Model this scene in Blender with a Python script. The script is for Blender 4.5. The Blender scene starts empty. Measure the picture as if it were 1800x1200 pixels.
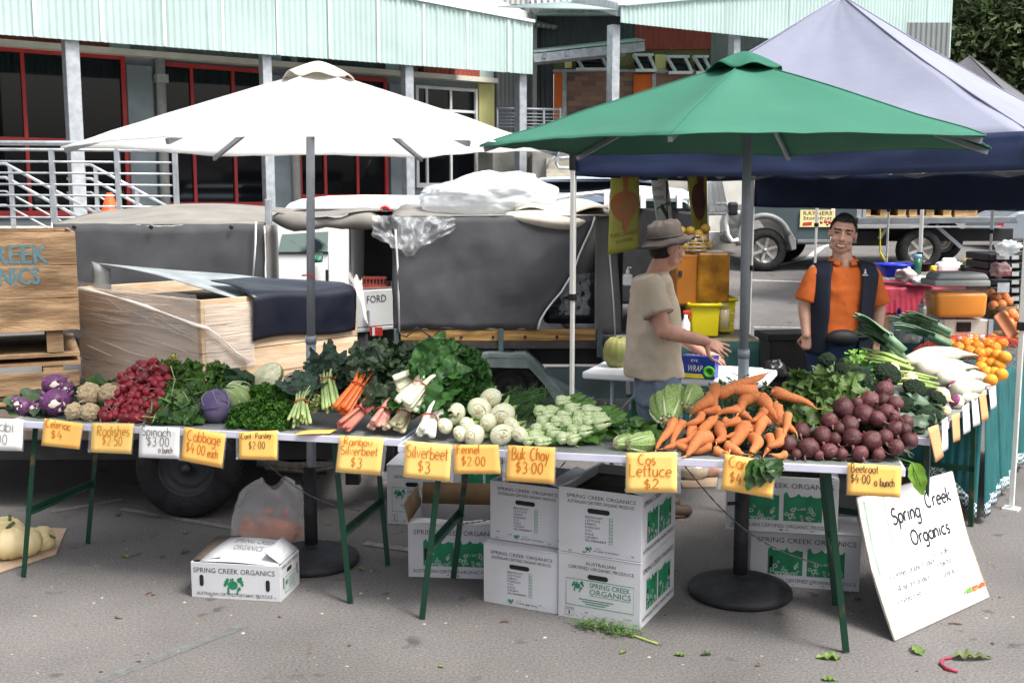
import bpy,bmesh,math,random
from math import sin,cos,pi,radians,sqrt,atan2,exp
from mathutils import Vector as V,Matrix,Euler,noise
random.seed(7)
SC=bpy.context.scene
COL=SC.collection
R=random.Random(11)
U=R.uniform
CH,FL,PT=1.85,1950.0,radians(7.45)
SP,CP=sin(PT),cos(PT)
cam_d=bpy.data.cameras.new('camera');cam=bpy.data.objects.new('camera',cam_d);COL.objects.link(cam)
cam_d.sensor_width=36;cam_d.lens=36*FL/1800;cam_d.clip_end=500;cam_d.clip_start=.05
cam.location=(0,0,CH);cam.rotation_euler=(pi/2-PT,0,0);SC.camera=cam
def ray(u,v):
 yv=(v-600)/FL
 return V(((u-900)/FL,CP-yv*SP,-(SP+yv*CP)))
def Zp(u,v,z):d=ray(u,v);return V((0,0,CH))+d*((z-CH)/d.z)
def Yp(u,v,y):d=ray(u,v);return V((0,0,CH))+d*(y/d.y)
def Tp(u,v,t):return V((0,0,CH))+ray(u,v)*t
def gz(y):
 if y<9:return 0.0
 if y<11:return .0175*(y-9)**2
 if y<22:return .07+.07*(y-11)
 return .84
def Gp(u,v):
 d=ray(u,v);t=-CH/d.z if d.z<0 else 60
 if t*d.y<9:return V((0,0,CH))+d*t
 t=5.0
 while t<60:
  p=V((0,0,CH))+d*t
  if p.z<=gz(p.y):return p
  t+=.02
 return p
SC.view_settings.view_transform='Standard';SC.view_settings.look='None'
SC.view_settings.exposure=1.2;SC.view_settings.gamma=1
W=bpy.data.worlds.new('World');SC.world=W;W.use_nodes=True
nt=W.node_tree;bg=nt.nodes['Background']
sky=nt.nodes.new('ShaderNodeTexSky');sky.sky_type='NISHITA';sky.sun_disc=False
SUN_EL,SUN_AZ=radians(58),radians(128)
sky.sun_elevation=SUN_EL;sky.sun_rotation=SUN_AZ
sky.air_density=1.0;sky.dust_density=6.0;sky.ozone_density=1.0
hs=nt.nodes.new('ShaderNodeHueSaturation');hs.inputs['Saturation'].default_value=.38
nt.links.new(sky.outputs[0],hs.inputs['Color']);nt.links.new(hs.outputs[0],bg.inputs['Color'])
bg.inputs['Strength'].default_value=.122
sd=bpy.data.lights.new('sun','SUN');so=bpy.data.objects.new('sun',sd);COL.objects.link(so)
sd.energy=2.0;sd.angle=radians(17);sd.color=(1,.965,.91)
sdir=V((sin(SUN_AZ)*cos(SUN_EL),cos(SUN_AZ)*cos(SUN_EL),sin(SUN_EL)))
so.rotation_euler=(-sdir).to_track_quat('-Z','Y').to_euler();so.location=sdir*40
try:
 SC.cycles.use_adaptive_sampling=True;SC.cycles.max_bounces=8;SC.cycles.transparent_max_bounces=16
 SC.cycles.use_denoising=True
except Exception:pass
MATS={}
def lin(h):
 h=h.lstrip('#');c=[int(h[i:i+2],16)/255 for i in(0,2,4)]
 return tuple(((x+.055)/1.055)**2.4 if x>.04045 else x/12.92 for x in c)
def mat(name,col,rough=.6,var=.18,scale=18,bump=0.0,bscale=None,spec=.35,metal=0,col2=None,transl=0,alpha=1.0,rand=.0,stretch=(1,1,1),coat=0,ior=None,trans=0,lo=.35,hi=.65,det=4,emit=None):
 if name in MATS:return MATS[name]
 m=bpy.data.materials.new(name);m.use_nodes=True;MATS[name]=m
 n=m.node_tree;b=n.nodes['Principled BSDF'];out=n.nodes['Material Output']
 b.inputs['Roughness'].default_value=rough;b.inputs['Specular IOR Level'].default_value=spec
 b.inputs['Metallic'].default_value=metal;b.inputs['Coat Weight'].default_value=coat
 if ior:b.inputs['IOR'].default_value=ior
 if trans:b.inputs['Transmission Weight'].default_value=trans
 if col2 is None:col2=tuple(max(0,c*(1-var))for c in col);col=tuple(min(.95,c*(1+var*.5))for c in col)
 tc=n.nodes.new('ShaderNodeTexCoord');mp=n.nodes.new('ShaderNodeMapping');mp.inputs['Scale'].default_value=stretch
 n.links.new(tc.outputs['Object'],mp.inputs['Vector'])
 nz=n.nodes.new('ShaderNodeTexNoise');nz.inputs['Scale'].default_value=scale;nz.inputs['Detail'].default_value=det
 n.links.new(mp.outputs[0],nz.inputs['Vector'])
 rp=n.nodes.new('ShaderNodeValToRGB');rp.color_ramp.elements[0].position=lo;rp.color_ramp.elements[1].position=hi
 rp.color_ramp.elements[0].color=(*col2,1);rp.color_ramp.elements[1].color=(*col,1)
 n.links.new(nz.outputs['Fac'],rp.inputs['Fac'])
 src=rp.outputs['Color']
 if rand:
  oi=n.nodes.new('ShaderNodeObjectInfo');mr=n.nodes.new('ShaderNodeMapRange')
  mr.inputs['To Min'].default_value=1-rand;mr.inputs['To Max'].default_value=1+rand
  n.links.new(oi.outputs['Random'],mr.inputs['Value'])
  hv=n.nodes.new('ShaderNodeHueSaturation');n.links.new(src,hv.inputs['Color']);n.links.new(mr.outputs[0],hv.inputs['Value'])
  src=hv.outputs['Color']
 n.links.new(src,b.inputs['Base Color'])
 if bump:
  bn=n.nodes.new('ShaderNodeTexNoise');bn.inputs['Scale'].default_value=bscale or scale*3;bn.inputs['Detail'].default_value=5
  n.links.new(mp.outputs[0],bn.inputs['Vector'])
  bp=n.nodes.new('ShaderNodeBump');bp.inputs['Strength'].default_value=bump;bp.inputs['Distance'].default_value=.02
  n.links.new(bn.outputs['Fac'],bp.inputs['Height']);n.links.new(bp.outputs[0],b.inputs['Normal'])
 sh=b.outputs[0]
 if transl:
  t=n.nodes.new('ShaderNodeBsdfTranslucent');n.links.new(src,t.inputs['Color'])
  mx=n.nodes.new('ShaderNodeMixShader');mx.inputs[0].default_value=transl
  n.links.new(sh,mx.inputs[1]);n.links.new(t.outputs[0],mx.inputs[2]);sh=mx.outputs[0]
 if alpha<1:
  t=n.nodes.new('ShaderNodeBsdfTransparent');mx=n.nodes.new('ShaderNodeMixShader');mx.inputs[0].default_value=alpha
  n.links.new(t.outputs[0],mx.inputs[1]);n.links.new(sh,mx.inputs[2]);sh=mx.outputs[0]
 if emit:b.inputs['Emission Color'].default_value=(*emit[:3],1);b.inputs['Emission Strength'].default_value=emit[3]
 n.links.new(sh,out.inputs['Surface'])
 return m
def corrug(name,col,pitch,axis='X',rough=.5,alpha=1,transl=0,depth=.5,metal=0,var=.1):
 m=mat(name,col,rough,var,2.5,alpha=alpha,transl=transl,metal=metal)
 n=m.node_tree;b=n.nodes['Principled BSDF']
 tc=n.nodes.new('ShaderNodeTexCoord');w=n.nodes.new('ShaderNodeTexWave');w.wave_type='BANDS'
 w.bands_direction=axis;w.inputs['Scale'].default_value=2*pi/20/pitch;w.wave_profile='SIN'
 n.links.new(tc.outputs['Object'],w.inputs['Vector'])
 bp=n.nodes.new('ShaderNodeBump');bp.inputs['Strength'].default_value=depth;bp.inputs['Distance'].default_value=pitch*.4
 n.links.new(w.outputs['Fac'],bp.inputs['Height']);n.links.new(bp.outputs[0],b.inputs['Normal'])
 return m
def bands(m,dark,pitch,axis='Z',width=.06,dist=1.0):
 """dark joints between planks"""
 n=m.node_tree;b=n.nodes['Principled BSDF'];l=b.inputs['Base Color'].links[0].from_socket
 tc=n.nodes.new('ShaderNodeTexCoord');w=n.nodes.new('ShaderNodeTexNoise');w.inputs['Scale'].default_value=3
 mp=n.nodes.new('ShaderNodeMapping');mp.inputs['Scale'].default_value={'Z':(1,1,9),'X':(9,1,1),'Y':(1,9,1)}[axis]
 n.links.new(tc.outputs['Object'],mp.inputs[0]);n.links.new(mp.outputs[0],w.inputs['Vector']);w.inputs['Detail'].default_value=8
 rp=n.nodes.new('ShaderNodeValToRGB');rp.color_ramp.elements[0].position=.38;rp.color_ramp.elements[1].position=.6
 rp.color_ramp.elements[0].color=(*dark,1);rp.color_ramp.elements[1].color=(1,1,1,1)
 n.links.new(w.outputs['Fac'],rp.inputs['Fac'])
 mx=n.nodes.new('ShaderNodeMix');mx.data_type='RGBA';mx.blend_type='MULTIPLY';mx.inputs[0].default_value=.8
 n.links.new(l,mx.inputs[6]);n.links.new(rp.outputs[0],mx.inputs[7]);n.links.new(mx.outputs[2],b.inputs['Base Color'])
 return m
def frame(d,up=V((0,0,1))):
 d=V(d).normalized();s=d.cross(V(up))
 if s.length<1e-4:s=d.cross(V((0,1,0)))
 s.normalize();return d,s,s.cross(d)
def rotz(a):return Matrix.Rotation(a,3,'Z')
def eul(x,y,z):return Euler((x,y,z)).to_matrix()
class MB:
 def __init__(s):s.v=[];s.f=[];s.m=[];s.sm=[];s.k=0;s.smooth=True
 def add(s,vs,fs,k=None,smooth=None):
  o=len(s.v);s.v+=[V(p)for p in vs]
  for f in fs:
   s.f.append([i+o for i in f]);s.m.append(s.k if k is None else k);s.sm.append(s.smooth if smooth is None else smooth)
  return s
 def box(s,c,d,rot=None,bev=0.0,k=None):
  c=V(c);x,y,z=d[0]/2,d[1]/2,d[2]/2
  if bev<=0:
   P=[V((a*x,b*y,e*z))for a in(-1,1)for b in(-1,1)for e in(-1,1)]
   F=[(0,1,3,2),(4,6,7,5),(0,4,5,1),(2,3,7,6),(0,2,6,4),(1,5,7,3)]
  else:
   bm=bmesh.new();bmesh.ops.create_cube(bm,size=1)
   for q in bm.verts:q.co=V((q.co.x*2*x,q.co.y*2*y,q.co.z*2*z))
   bmesh.ops.bevel(bm,geom=bm.edges[:],offset=min(bev,x*.95,y*.95,z*.95),segments=2,profile=.5,affect='EDGES')
   P=[q.co.copy()for q in bm.verts];F=[[q.index for q in f.verts]for f in bm.faces]if bm.verts.index_update()is None else[]
   bm.free()
  if rot is not None:P=[rot@p for p in P]
  return s.add([p+c for p in P],F,k,False)
 def beam(s,a,b,w,h,up=(0,0,1),k=None):
  a,b=V(a),V(b);d,sd_,u=frame(b-a,up)
  P=[q+sd_*(i*w/2)+u*(j*h/2)for q in(a,b)for i,j in((-1,-1),(1,-1),(1,1),(-1,1))]
  return s.add(P,[(0,1,2,3),(7,6,5,4)]+[(i,i+4,(i+1)%4+4,(i+1)%4)for i in range(4)],k,False)
 def angle(s,a,b,w,t=.004,up=(0,0,1)):
  a,b=V(a),V(b);d,sd_,u=frame(b-a,up)
  s.beam(a+sd_*w/2,b+sd_*w/2,w,t,u);s.beam(a+u*w/2,b+u*w/2,t,w,u);return s
 def tube(s,pts,r,n=10,k=None,caps=True,up=(0,0,1),flat=1.0):
  pts=[V(p)for p in pts];N=len(pts)
  rr=r if isinstance(r,(list,tuple))else[r]*N
  P=[];pu=V(up);pd=None
  for i,p in enumerate(pts):
   d=(pts[min(i+1,N-1)]-pts[max(i-1,0)])
   if d.length<1e-7:d=V((0,0,1))
   d,sd_,u=frame(d,pu if pd is None else pu)
   pu=u;pd=d
   for j in range(n):
    a=2*pi*j/n;P.append(p+(sd_*cos(a)*rr[i]+u*sin(a)*rr[i]*flat))
  F=[(i*n+j,i*n+(j+1)%n,(i+1)*n+(j+1)%n,(i+1)*n+j)for i in range(N-1)for j in range(n)]
  if caps:F+=[list(range(n))[::-1],[(N-1)*n+j for j in range(n)]]
  return s.add(P,F,k)
 def lathe(s,prof,c=(0,0,0),rot=None,n=20,k=None,wob=None):
  P=[];c=V(c)
  for(r,z)in prof:
   for j in range(n):
    a=2*pi*j/n;q=V((r*cos(a),r*sin(a),z))
    if wob:q=wob(q,a,z)
    P.append((rot@q if rot is not None else q)+c)
  N=len(prof)
  F=[(i*n+j,i*n+(j+1)%n,(i+1)*n+(j+1)%n,(i+1)*n+j)for i in range(N-1)for j in range(n)]
  if prof[0][0]>1e-5:F.append([j for j in range(n)][::-1])
  if prof[-1][0]>1e-5:F.append([(N-1)*n+j for j in range(n)])
  return s.add(P,F,k)
 def ball(s,c,r,n=12,m=8,rot=None,k=None,nz=0,sc=3.0,seed=0):
  rr=(r,r,r)if not hasattr(r,'__len__')else r
  P=[];c=V(c);off=V((seed*7.1,seed*3.3,seed))
  for i in range(m+1):
   th=pi*i/m
   for j in range(n):
    a=2*pi*j/n;q=V((sin(th)*cos(a),sin(th)*sin(a),-cos(th)))
    if nz:q*=1+nz*noise.noise(q*sc+off)
    q=V((q.x*rr[0],q.y*rr[1],q.z*rr[2]))
    P.append((rot@q if rot is not None else q)+c)
  F=[(i*n+j,i*n+(j+1)%n,(i+1)*n+(j+1)%n,(i+1)*n+j)for i in range(m)for j in range(n)]
  return s.add(P,F,k)
 def grid(s,fn,nu,nv,k=None,closed=False,smooth=None):
  P=[V(fn(i/nu,j/nv))for i in range(nu+1)for j in range(nv+1)]
  F=[(i*(nv+1)+j,(i+1)*(nv+1)+j,(i+1)*(nv+1)+j+1,i*(nv+1)+j+1)for i in range(nu)for j in range(nv)]
  return s.add(P,F,k,smooth)
 def sheet(s,fn,nu,nv,th=.002,k=None):
  """a sheet with real thickness"""
  A=[[V(fn(i/nu,j/nv))for j in range(nv+1)]for i in range(nu+1)]
  def nrm(i,j):
   a=A[min(i+1,nu)][j]-A[max(i-1,0)][j];b=A[i][min(j+1,nv)]-A[i][max(j-1,0)]
   q=a.cross(b);return q.normalized()if q.length>1e-9 else V((0,0,1))
  P=[A[i][j]+nrm(i,j)*th*e for e in(.5,-.5)for i in range(nu+1)for j in range(nv+1)]
  o=(nu+1)*(nv+1);w=nv+1;F=[]
  for i in range(nu):
   for j in range(nv):
    q=(i*w+j,(i+1)*w+j,(i+1)*w+j+1,i*w+j+1);F+=[q,tuple(x+o for x in q[::-1])]
  for i in range(nu):F+=[(i*w,i*w+o,(i+1)*w+o,(i+1)*w),((i+1)*w+nv,(i+1)*w+nv+o,i*w+nv+o,i*w+nv)]
  for j in range(nv):F+=[(j+1,j+1+o,j+o,j),(nu*w+j,nu*w+j+o,nu*w+j+1+o,nu*w+j+1)]
  return s.add(P,F,k)
 def prism(s,poly,o,ex,ey,en,th,k=None):
  """flat outline (2-D points) in frame o/ex/ey, thickness th along en"""
  o,ex,ey,en=V(o),V(ex),V(ey),V(en);n=len(poly)
  P=[o+ex*x+ey*y for x,y in poly]+[o+ex*x+ey*y+en*th for x,y in poly]
  F=[list(range(n))[::-1],list(range(n,2*n))]+[(i,(i+1)%n,(i+1)%n+n,i+n)for i in range(n)]
  return s.add(P,F,k,False)
 def leaf(s,base,d,up,L,Wd,bend=.3,cup=.2,ruf=.0,rf=5,seed=0,nu=5,nv=4,k=None,shape=.45,stem=0.0):
  d,sd_,u=frame(d,up);base=V(base);ph=seed*1.7
  if ruf>=.18:nu=max(nu,14);nv=max(nv,6)
  def fn(a,b):
   y=(b-.5)*2
   w=max(.03,sin(pi*min(1,a**.68 if a>0 else 0)))**.62*(1+(ruf*.75*sin(a*27+ph+y)+ruf*.4*sin(a*51+ph*2))if ruf>=.18 else 1)
   q=base+d*(L*a*(1-.15*bend*a))+sd_*(y*Wd*.5*w)
   h=-bend*L*a*a*.6+cup*Wd*.5*y*y*w
   if ruf:h+=ruf*Wd*sin(rf*a*2*pi+ph+y*1.3)*abs(y)**1.5*w+ruf*.4*Wd*sin(rf*4*a+ph*2)*w
   return q+u*h
  return s.grid(fn,nu,nv,k)
 def ribbon(s,pts2,w,o,ex,ey,en,lift=.001,k=None):
  n=len(pts2)
  if n<2:return s
  L_,R_=[],[]
  for i,(x,y)in enumerate(pts2):
   a=pts2[max(i-1,0)];b=pts2[min(i+1,n-1)]
   dx,dy=b[0]-a[0],b[1]-a[1];l=sqrt(dx*dx+dy*dy)or 1
   nx,ny=-dy/l*w/2,dx/l*w/2
   L_.append(o+ex*(x+nx)+ey*(y+ny)+en*lift);R_.append(o+ex*(x-nx)+ey*(y-ny)+en*lift)
  return s.add(L_+R_,[(i,i+1,n+i+1,n+i)for i in range(n-1)],k,False)
 def build(s,name,mats,parent=None,loc=None,doubles=False):
  me=bpy.data.meshes.new(name)
  off=V((0,0,0))
  if loc is not None:off=V(loc)
  elif parent is not None:off=parent_off(parent)
  me.from_pydata([p-off for p in s.v],[],s.f)
  for m in(mats if isinstance(mats,(list,tuple))else[mats]):me.materials.append(m)
  me.polygons.foreach_set('material_index',s.m);me.polygons.foreach_set('use_smooth',s.sm)
  me.update()
  o=bpy.data.objects.new(name,me);COL.objects.link(o)
  if parent is not None:o.parent=parent
  elif loc is not None:o.location=loc
  return o
OFF={}
def parent_off(p):
 o=V((0,0,0))
 while p is not None:o+=p.location;p=p.parent
 return o
def tag(o,label,cat,group=None,kind=None):
 if kind:o['kind']=kind
 if label:o['label']=label
 if cat:o['category']=cat
 if group:o['group']=group
 return o
def thing(name,label,cat,loc=(0,0,0),group=None):
 o=bpy.data.objects.new(name,None);o.empty_display_size=.1;COL.objects.link(o);o.location=loc
 return tag(o,label,cat,group)
def struct(o):o['kind']='structure';return o
def copy_tree(o,parent=None,chs=None):
 c=o.copy();COL.objects.link(c)
 if parent is not None:c.parent=parent
 for ch in list(o.children):copy_tree(ch,c)
 return c
def place(o,loc,rot=None,sc=1.0):
 o.location=loc
 if rot is not None:o.rotation_euler=rot.to_euler()if hasattr(rot,'to_euler')else rot
 o.scale=(sc,sc,sc)if not hasattr(sc,'__len__')else sc
 return o
def solid(o,th=.002,offset=0):
 m=o.modifiers.new('thickness','SOLIDIFY');m.thickness=th;m.offset=offset;return o
_tx={}
def text2d(s,align='CENTER'):
 if s in _tx:return _tx[s]
 cu=bpy.data.curves.new('lettering','FONT');cu.body=s;cu.size=1;cu.resolution_u=2
 o=bpy.data.objects.new('lettering',cu);COL.objects.link(o)
 dg=bpy.context.evaluated_depsgraph_get();me=o.evaluated_get(dg).to_mesh()
 vs=[(q.co.x,q.co.y)for q in me.vertices];fs=[list(p.vertices)for p in me.polygons]
 o.evaluated_get(dg).to_mesh_clear();bpy.data.objects.remove(o);bpy.data.curves.remove(cu)
 x0=min(a for a,b in vs);x1=max(a for a,b in vs);y0=min(b for a,b in vs);y1=max(b for a,b in vs)
 _tx[s]=([((a-x0)/(x1-x0),(b-y0)/(y1-y0))for a,b in vs],fs,(x1-x0)/(y1-y0))
 return _tx[s]
def print_text(mb,s,o,ex,ey,en,x0,x1,y0,y1,k=None,lift=.0012,shear=0):
 """print s filling the rectangle x0..x1, y0..y1 of a face"""
 vs,fs,_=text2d(s)
 mb.add([V(o)+V(ex)*(x0+(x1-x0)*a+shear*b*(y1-y0))+V(ey)*(y0+(y1-y0)*b)+V(en)*lift for a,b in vs],fs,k,False)
def A(cx,cy,rx,ry,a0,a1,n=9):
 return[(cx+rx*cos(radians(a0+(a1-a0)*i/n)),cy+ry*sin(radians(a0+(a1-a0)*i/n)))for i in range(n+1)]
GL={'a':(.8,[A(.4,.5,.38,.5,60,400),[(.76,1),(.78,.2),(.9,0)]]),'b':(.75,[[(.05,1.7),(.07,0)],A(.38,.48,.34,.48,150,-150)]),'c':(.7,[A(.42,.5,.38,.5,50,310)]),'d':(.8,[A(.38,.48,.34,.48,40,330),[(.74,1.7),(.74,0)]]),'e':(.75,[[(.06,.52),(.7,.56)]+A(.4,.5,.34,.5,15,310)]),'f':(.5,[A(.42,1.35,.22,.35,60,180)+[(.2,0)],[(0,.95),(.45,1)]]),'g':(.8,[A(.38,.5,.34,.5,50,380),[(.72,1)]+[(.72,-.3)]+A(.4,-.35,.32,.35,0,-150)]),'h':(.75,[[(.06,1.7),(.06,0)],[(.08,.5)]+A(.36,.6,.28,.4,150,0)+[(.64,0)]]),'i':(.28,[[(.12,1),(.14,0)],[(.12,1.35),(.16,1.42)]]),'k':(.7,[[(.06,1.7),(.06,0)],[(.6,1),(.1,.5),(.66,0)]]),'l':(.28,[[(.12,1.7),(.14,0)]]),'m':(1.1,[[(.06,1),(.06,0)],A(.3,.6,.22,.4,150,0)+[(.52,0)],A(.76,.6,.22,.4,170,0)+[(.98,0)]]),'n':(.75,[[(.06,1),(.06,0)],[(.08,.5)]+A(.36,.6,.28,.4,150,0)+[(.64,0)]]),'o':(.8,[A(.4,.5,.36,.5,90,450,12)]),'p':(.75,[[(.08,1),(.06,-.7)],A(.38,.5,.33,.5,150,-150)]),'r':(.55,[[(.08,1),(.08,0)],A(.34,.6,.26,.4,170,50)]),'s':(.62,[A(.32,.75,.24,.25,50,260,6)+A(.32,.24,.26,.26,80,-140,6)]),'t':(.5,[[(.22,1.55),(.22,.15),(.42,0)],[(0,1),(.46,1.03)]]),'u':(.75,[[(.06,1),(.06,.4)]+A(.34,.4,.28,.4,190,350)+[(.64,1)],[(.64,.6),(.66,0)]]),'v':(.7,[[(.03,1),(.33,0),(.64,1)]]),'w':(1.0,[[(.03,1),(.25,0),(.48,.9),(.7,0),(.94,1)]]),'x':(.7,[[(.05,1),(.62,0)],[(.6,1),(.05,0)]]),'y':(.7,[[(.05,1),(.33,.1)],[(.64,1),(.3,-.1),(.05,-.7)]]),'B':(1.0,[[(.1,1.7),(.1,0)],[(.1,1.68)]+A(.4,1.3,.38,.39,80,-90)+A(.42,.46,.46,.46,85,-90)+[(.1,0)]]),'C':(1.1,[A(.58,.85,.5,.85,55,305,12)]),'F':(.85,[[(.1,1.7),(.1,0)],[(.1,1.68),(.8,1.7)],[(.1,.95),(.65,.97)]]),'K':(.9,[[(.08,1.7),(.08,0)],[(.8,1.7),(.1,.8),(.84,0)]]),'L':(.85,[[(.1,1.7),(.1,.02),(.75,.02)]]),'A':(1.0,[[(.03,0),(.48,1.7),(.93,0)],[(.2,.6),(.78,.6)]]),'G':(1.1,[A(.55,.85,.47,.85,55,345,12)+[(.6,.72)]]),'O':(1.2,[A(.6,.85,.52,.85,90,450,14)]),'P':(.95,[[(.1,1.7),(.1,0)],[(.1,1.68)]+A(.4,1.25,.42,.44,80,-90)+[(.1,.8)]]),'R':(1.0,[[(.1,1.7),(.1,0)],[(.1,1.68)]+A(.4,1.28,.42,.41,80,-90)+[(.12,.86),(.85,0)]]),'S':(.9,[A(.46,1.27,.36,.42,40,260,8)+A(.46,.43,.38,.43,80,-150,8)]),'$':(.9,[A(.42,1.2,.3,.3,40,260,7)+A(.42,.6,.32,.32,80,-150,7),[(.43,1.75),(.4,0)]]),'0':(.85,[A(.42,.8,.34,.75,90,450,12)]),'2':(.85,[A(.4,1.15,.32,.4,150,-20)+[(.06,.06),(.76,.08)]]),'3':(.8,[A(.34,1.2,.32,.36,140,-80)+A(.36,.42,.36,.42,80,-140)]),'4':(.85,[[(.35,1.6),(.06,.62),(.8,.64)],[(.56,1.1),(.54,0)]]),'5':(.8,[[(.7,1.6),(.15,1.58),(.12,.95)]+A(.36,.5,.36,.5,110,-140)]),'.':(.35,[[(.12,.75),(.2,.8)]]),"'":(.3,[[(.15,1.7),(.1,1.4)]]),' ':(.7,[]),'*':(.6,[[(.1,.2),(.5,.8)],[(.1,.8),(.5,.2)],[(.3,.1),(.3,.9)]])}
def hand(mb,s,o,ex,ey,en,x0,y0,h,w=None,pen=.006,k=None,tilt=0,jit=.04,fit=None,lift=.0012,rr=R):
 """handwriting: h = x-height; fit = total width"""
 tot=sum(GL[c][0]+.12 for c in s);sx=(fit/tot)if fit else h
 x=0;o,ex,ey,en=V(o),V(ex),V(ey),V(en);q=0
 for c in s:
  g=GL[c];dy=rr.uniform(-jit,jit)
  for st in g[1]:
   q+=1
   mb.ribbon([(x0+(x+px)*sx,y0+(py+dy)*h+tilt*(x+px)*sx)for px,py in st],pen,o,ex,ey,en,lift+.00012*(q%6),k)
  x+=g[0]+.12
# ================================================================ materials of the place
asph=mat('asphalt',(.148,.142,.1385),.92,.24,.8,bump=.35,bscale=260,spec=.2)
_n=asph.node_tree;_b=_n.nodes['Principled BSDF'];_l=_b.inputs['Base Color'].links[0].from_socket
_tc=_n.nodes.new('ShaderNodeTexCoord');_v=_n.nodes.new('ShaderNodeTexNoise');_v.inputs['Scale'].default_value=85;_v.inputs['Detail'].default_value=8;_v.inputs['Roughness'].default_value=.75
_n.links.new(_tc.outputs['Object'],_v.inputs['Vector'])
_r=_n.nodes.new('ShaderNodeValToRGB');_r.color_ramp.elements[0].position=.36;_r.color_ramp.elements[1].position=.70
_r.color_ramp.elements[0].color=(.58,.58,.58,1);_r.color_ramp.elements[1].color=(1.5,1.48,1.46,1)
_x=_n.nodes.new('ShaderNodeMix');_x.data_type='RGBA';_x.blend_type='MULTIPLY';_x.inputs[0].default_value=1
_n.links.new(_v.outputs['Fac'],_r.inputs[0]);_n.links.new(_l,_x.inputs[6]);_n.links.new(_r.outputs[0],_x.inputs[7])
_s=_n.nodes.new('ShaderNodeTexNoise');_s.inputs['Scale'].default_value=5.5;_s.inputs['Detail'].default_value=2
_n.links.new(_tc.outputs['Object'],_s.inputs['Vector']);_r2=_n.nodes.new('ShaderNodeValToRGB')
_r2.color_ramp.elements[0].position=.66;_r2.color_ramp.elements[1].position=.73
_r2.color_ramp.elements[0].color=(1,1,1,1);_r2.color_ramp.elements[1].color=(.55,.55,.56,1)
_y=_n.nodes.new('ShaderNodeMix');_y.data_type='RGBA';_y.blend_type='MULTIPLY';_y.inputs[0].default_value=1
_n.links.new(_s.outputs['Fac'],_r2.inputs[0]);_n.links.new(_x.outputs[2],_y.inputs[6]);_n.links.new(_r2.outputs[0],_y.inputs[7])
_n.links.new(_y.outputs[2],_b.inputs['Base Color'])
galv=mat('galvanised',(.42,.45,.48),.45,.2,9,metal=.55)
steelg=mat('pole_grey',(.30,.33,.37),.45,.1,6,metal=.3)
wpaint=mat('white_paint',(.78,.79,.80),.35,.06,3,spec=.5)
cream=mat('cream_paint',(.62,.60,.52),.5,.1,4)
redfr=mat('red_frame',(.42,.035,.035),.4,.15,5)
glassd=mat('dark_pane',(.004,.005,.007),.05,.3,.6,spec=.28)
concr=mat('concrete',(.36,.35,.32),.85,.3,2.2,bump=.2,bscale=30)
greyw=mat('grey_wall',(.30,.34,.36),.7,.15,2)
poly=mat('teal_polycarbonate',(.60,.745,.72),.35,.08,1.2,transl=.35,spec=.5)
roofm=corrug('roof_metal',(.50,.51,.50),.14,'X',.45)
redclad=corrug('red_cladding',(.30,.065,.045),.11,'X',.6)
dkclad=corrug('dark_cladding',(.055,.064,.07),.11,'X',.5)
grclad=corrug('grey_cladding',(.20,.22,.22),.11,'X',.55)
yel=mat('yellow_wall',(.72,.68,.30),.7,.08,3)
orangep=mat('orange_panel',(.75,.16,.02),.5,.1,3)
brick=bpy.data.materials.new('brick');brick.use_nodes=True;MATS['brick']=brick
_n=brick.node_tree;_bt=_n.nodes.new('ShaderNodeTexBrick');_tc=_n.nodes.new('ShaderNodeTexCoord');_mp=_n.nodes.new('ShaderNodeMapping')
_mp.inputs['Rotation'].default_value=(pi/2,0,0);_n.links.new(_tc.outputs['Object'],_mp.inputs[0]);_n.links.new(_mp.outputs[0],_bt.inputs[0])
_bt.inputs['Scale'].default_value=1.0;_bt.inputs['Brick Width'].default_value=.30;_bt.inputs['Row Height'].default_value=.105
_bt.inputs['Mortar Size'].default_value=.008;_bt.inputs['Color1'].default_value=(.38,.21,.15,1);_bt.inputs['Color2'].default_value=(.17,.11,.095,1)
_bt.inputs['Mortar'].default_value=(.20,.17,.15,1);_n.links.new(_bt.outputs[0],_n.nodes['Principled BSDF'].inputs['Base Color']);_n.nodes['Principled BSDF'].inputs['Roughness'].default_value=.85
rubber=mat('tyre_rubber',(.022,.022,.024),.8,.3,14,bump=.25,bscale=60,spec=.2)
blackp=mat('black_plastic',(.012,.012,.015),.5,.2,8)
alloy=mat('alloy',(.48,.47,.44),.35,.15,10,metal=.6)
chassis=mat('chassis_black',(.016,.016,.018),.6,.4,6)
# ================================================================ ground
mb=MB();xs=[-60+i*3 for i in range(41)];ys=[-6,0,3,6,8]+[9+.5*i for i in range(28)]+[24,30,45,70,120]
for y in ys:
 for x in xs:mb.v.append(V((x,y,gz(y))))
nx=len(xs)
for j in range(len(ys)-1):
 for i in range(nx-1):
  mb.f.append((j*nx+i,j*nx+i+1,(j+1)*nx+i+1,(j+1)*nx+i));mb.m.append(0);mb.sm.append(True)
struct(mb.build('ground',asph))
def ground_line(a,b,w,m,name='painted_line'):
 mb=MB();n=14;d=V((b.x-a.x,b.y-a.y,0));q=V((-d.y,d.x,0)).normalized()*w/2
 def fn(i,j):
  p=V((a.x,a.y,0))+d*i+q*(j*2-1)*(1+.12*noise.noise(V((i*9,j*3,a.x))));return V((p.x,p.y,gz(p.y)+.004))
 mb.grid(fn,n,2);struct(mb.build(name,m))
lblue=mat('worn_teal_line',(.20,.262,.255),.9,.45,22,det=10,alpha=.45,lo=.40,hi=.72,col2=(.155,.150,.147))
lwhite=mat('worn_white_line',(.50,.54,.54),.9,.4,25)
lyell=mat('yellow_line',(.62,.50,.14),.9,.3,25)
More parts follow.
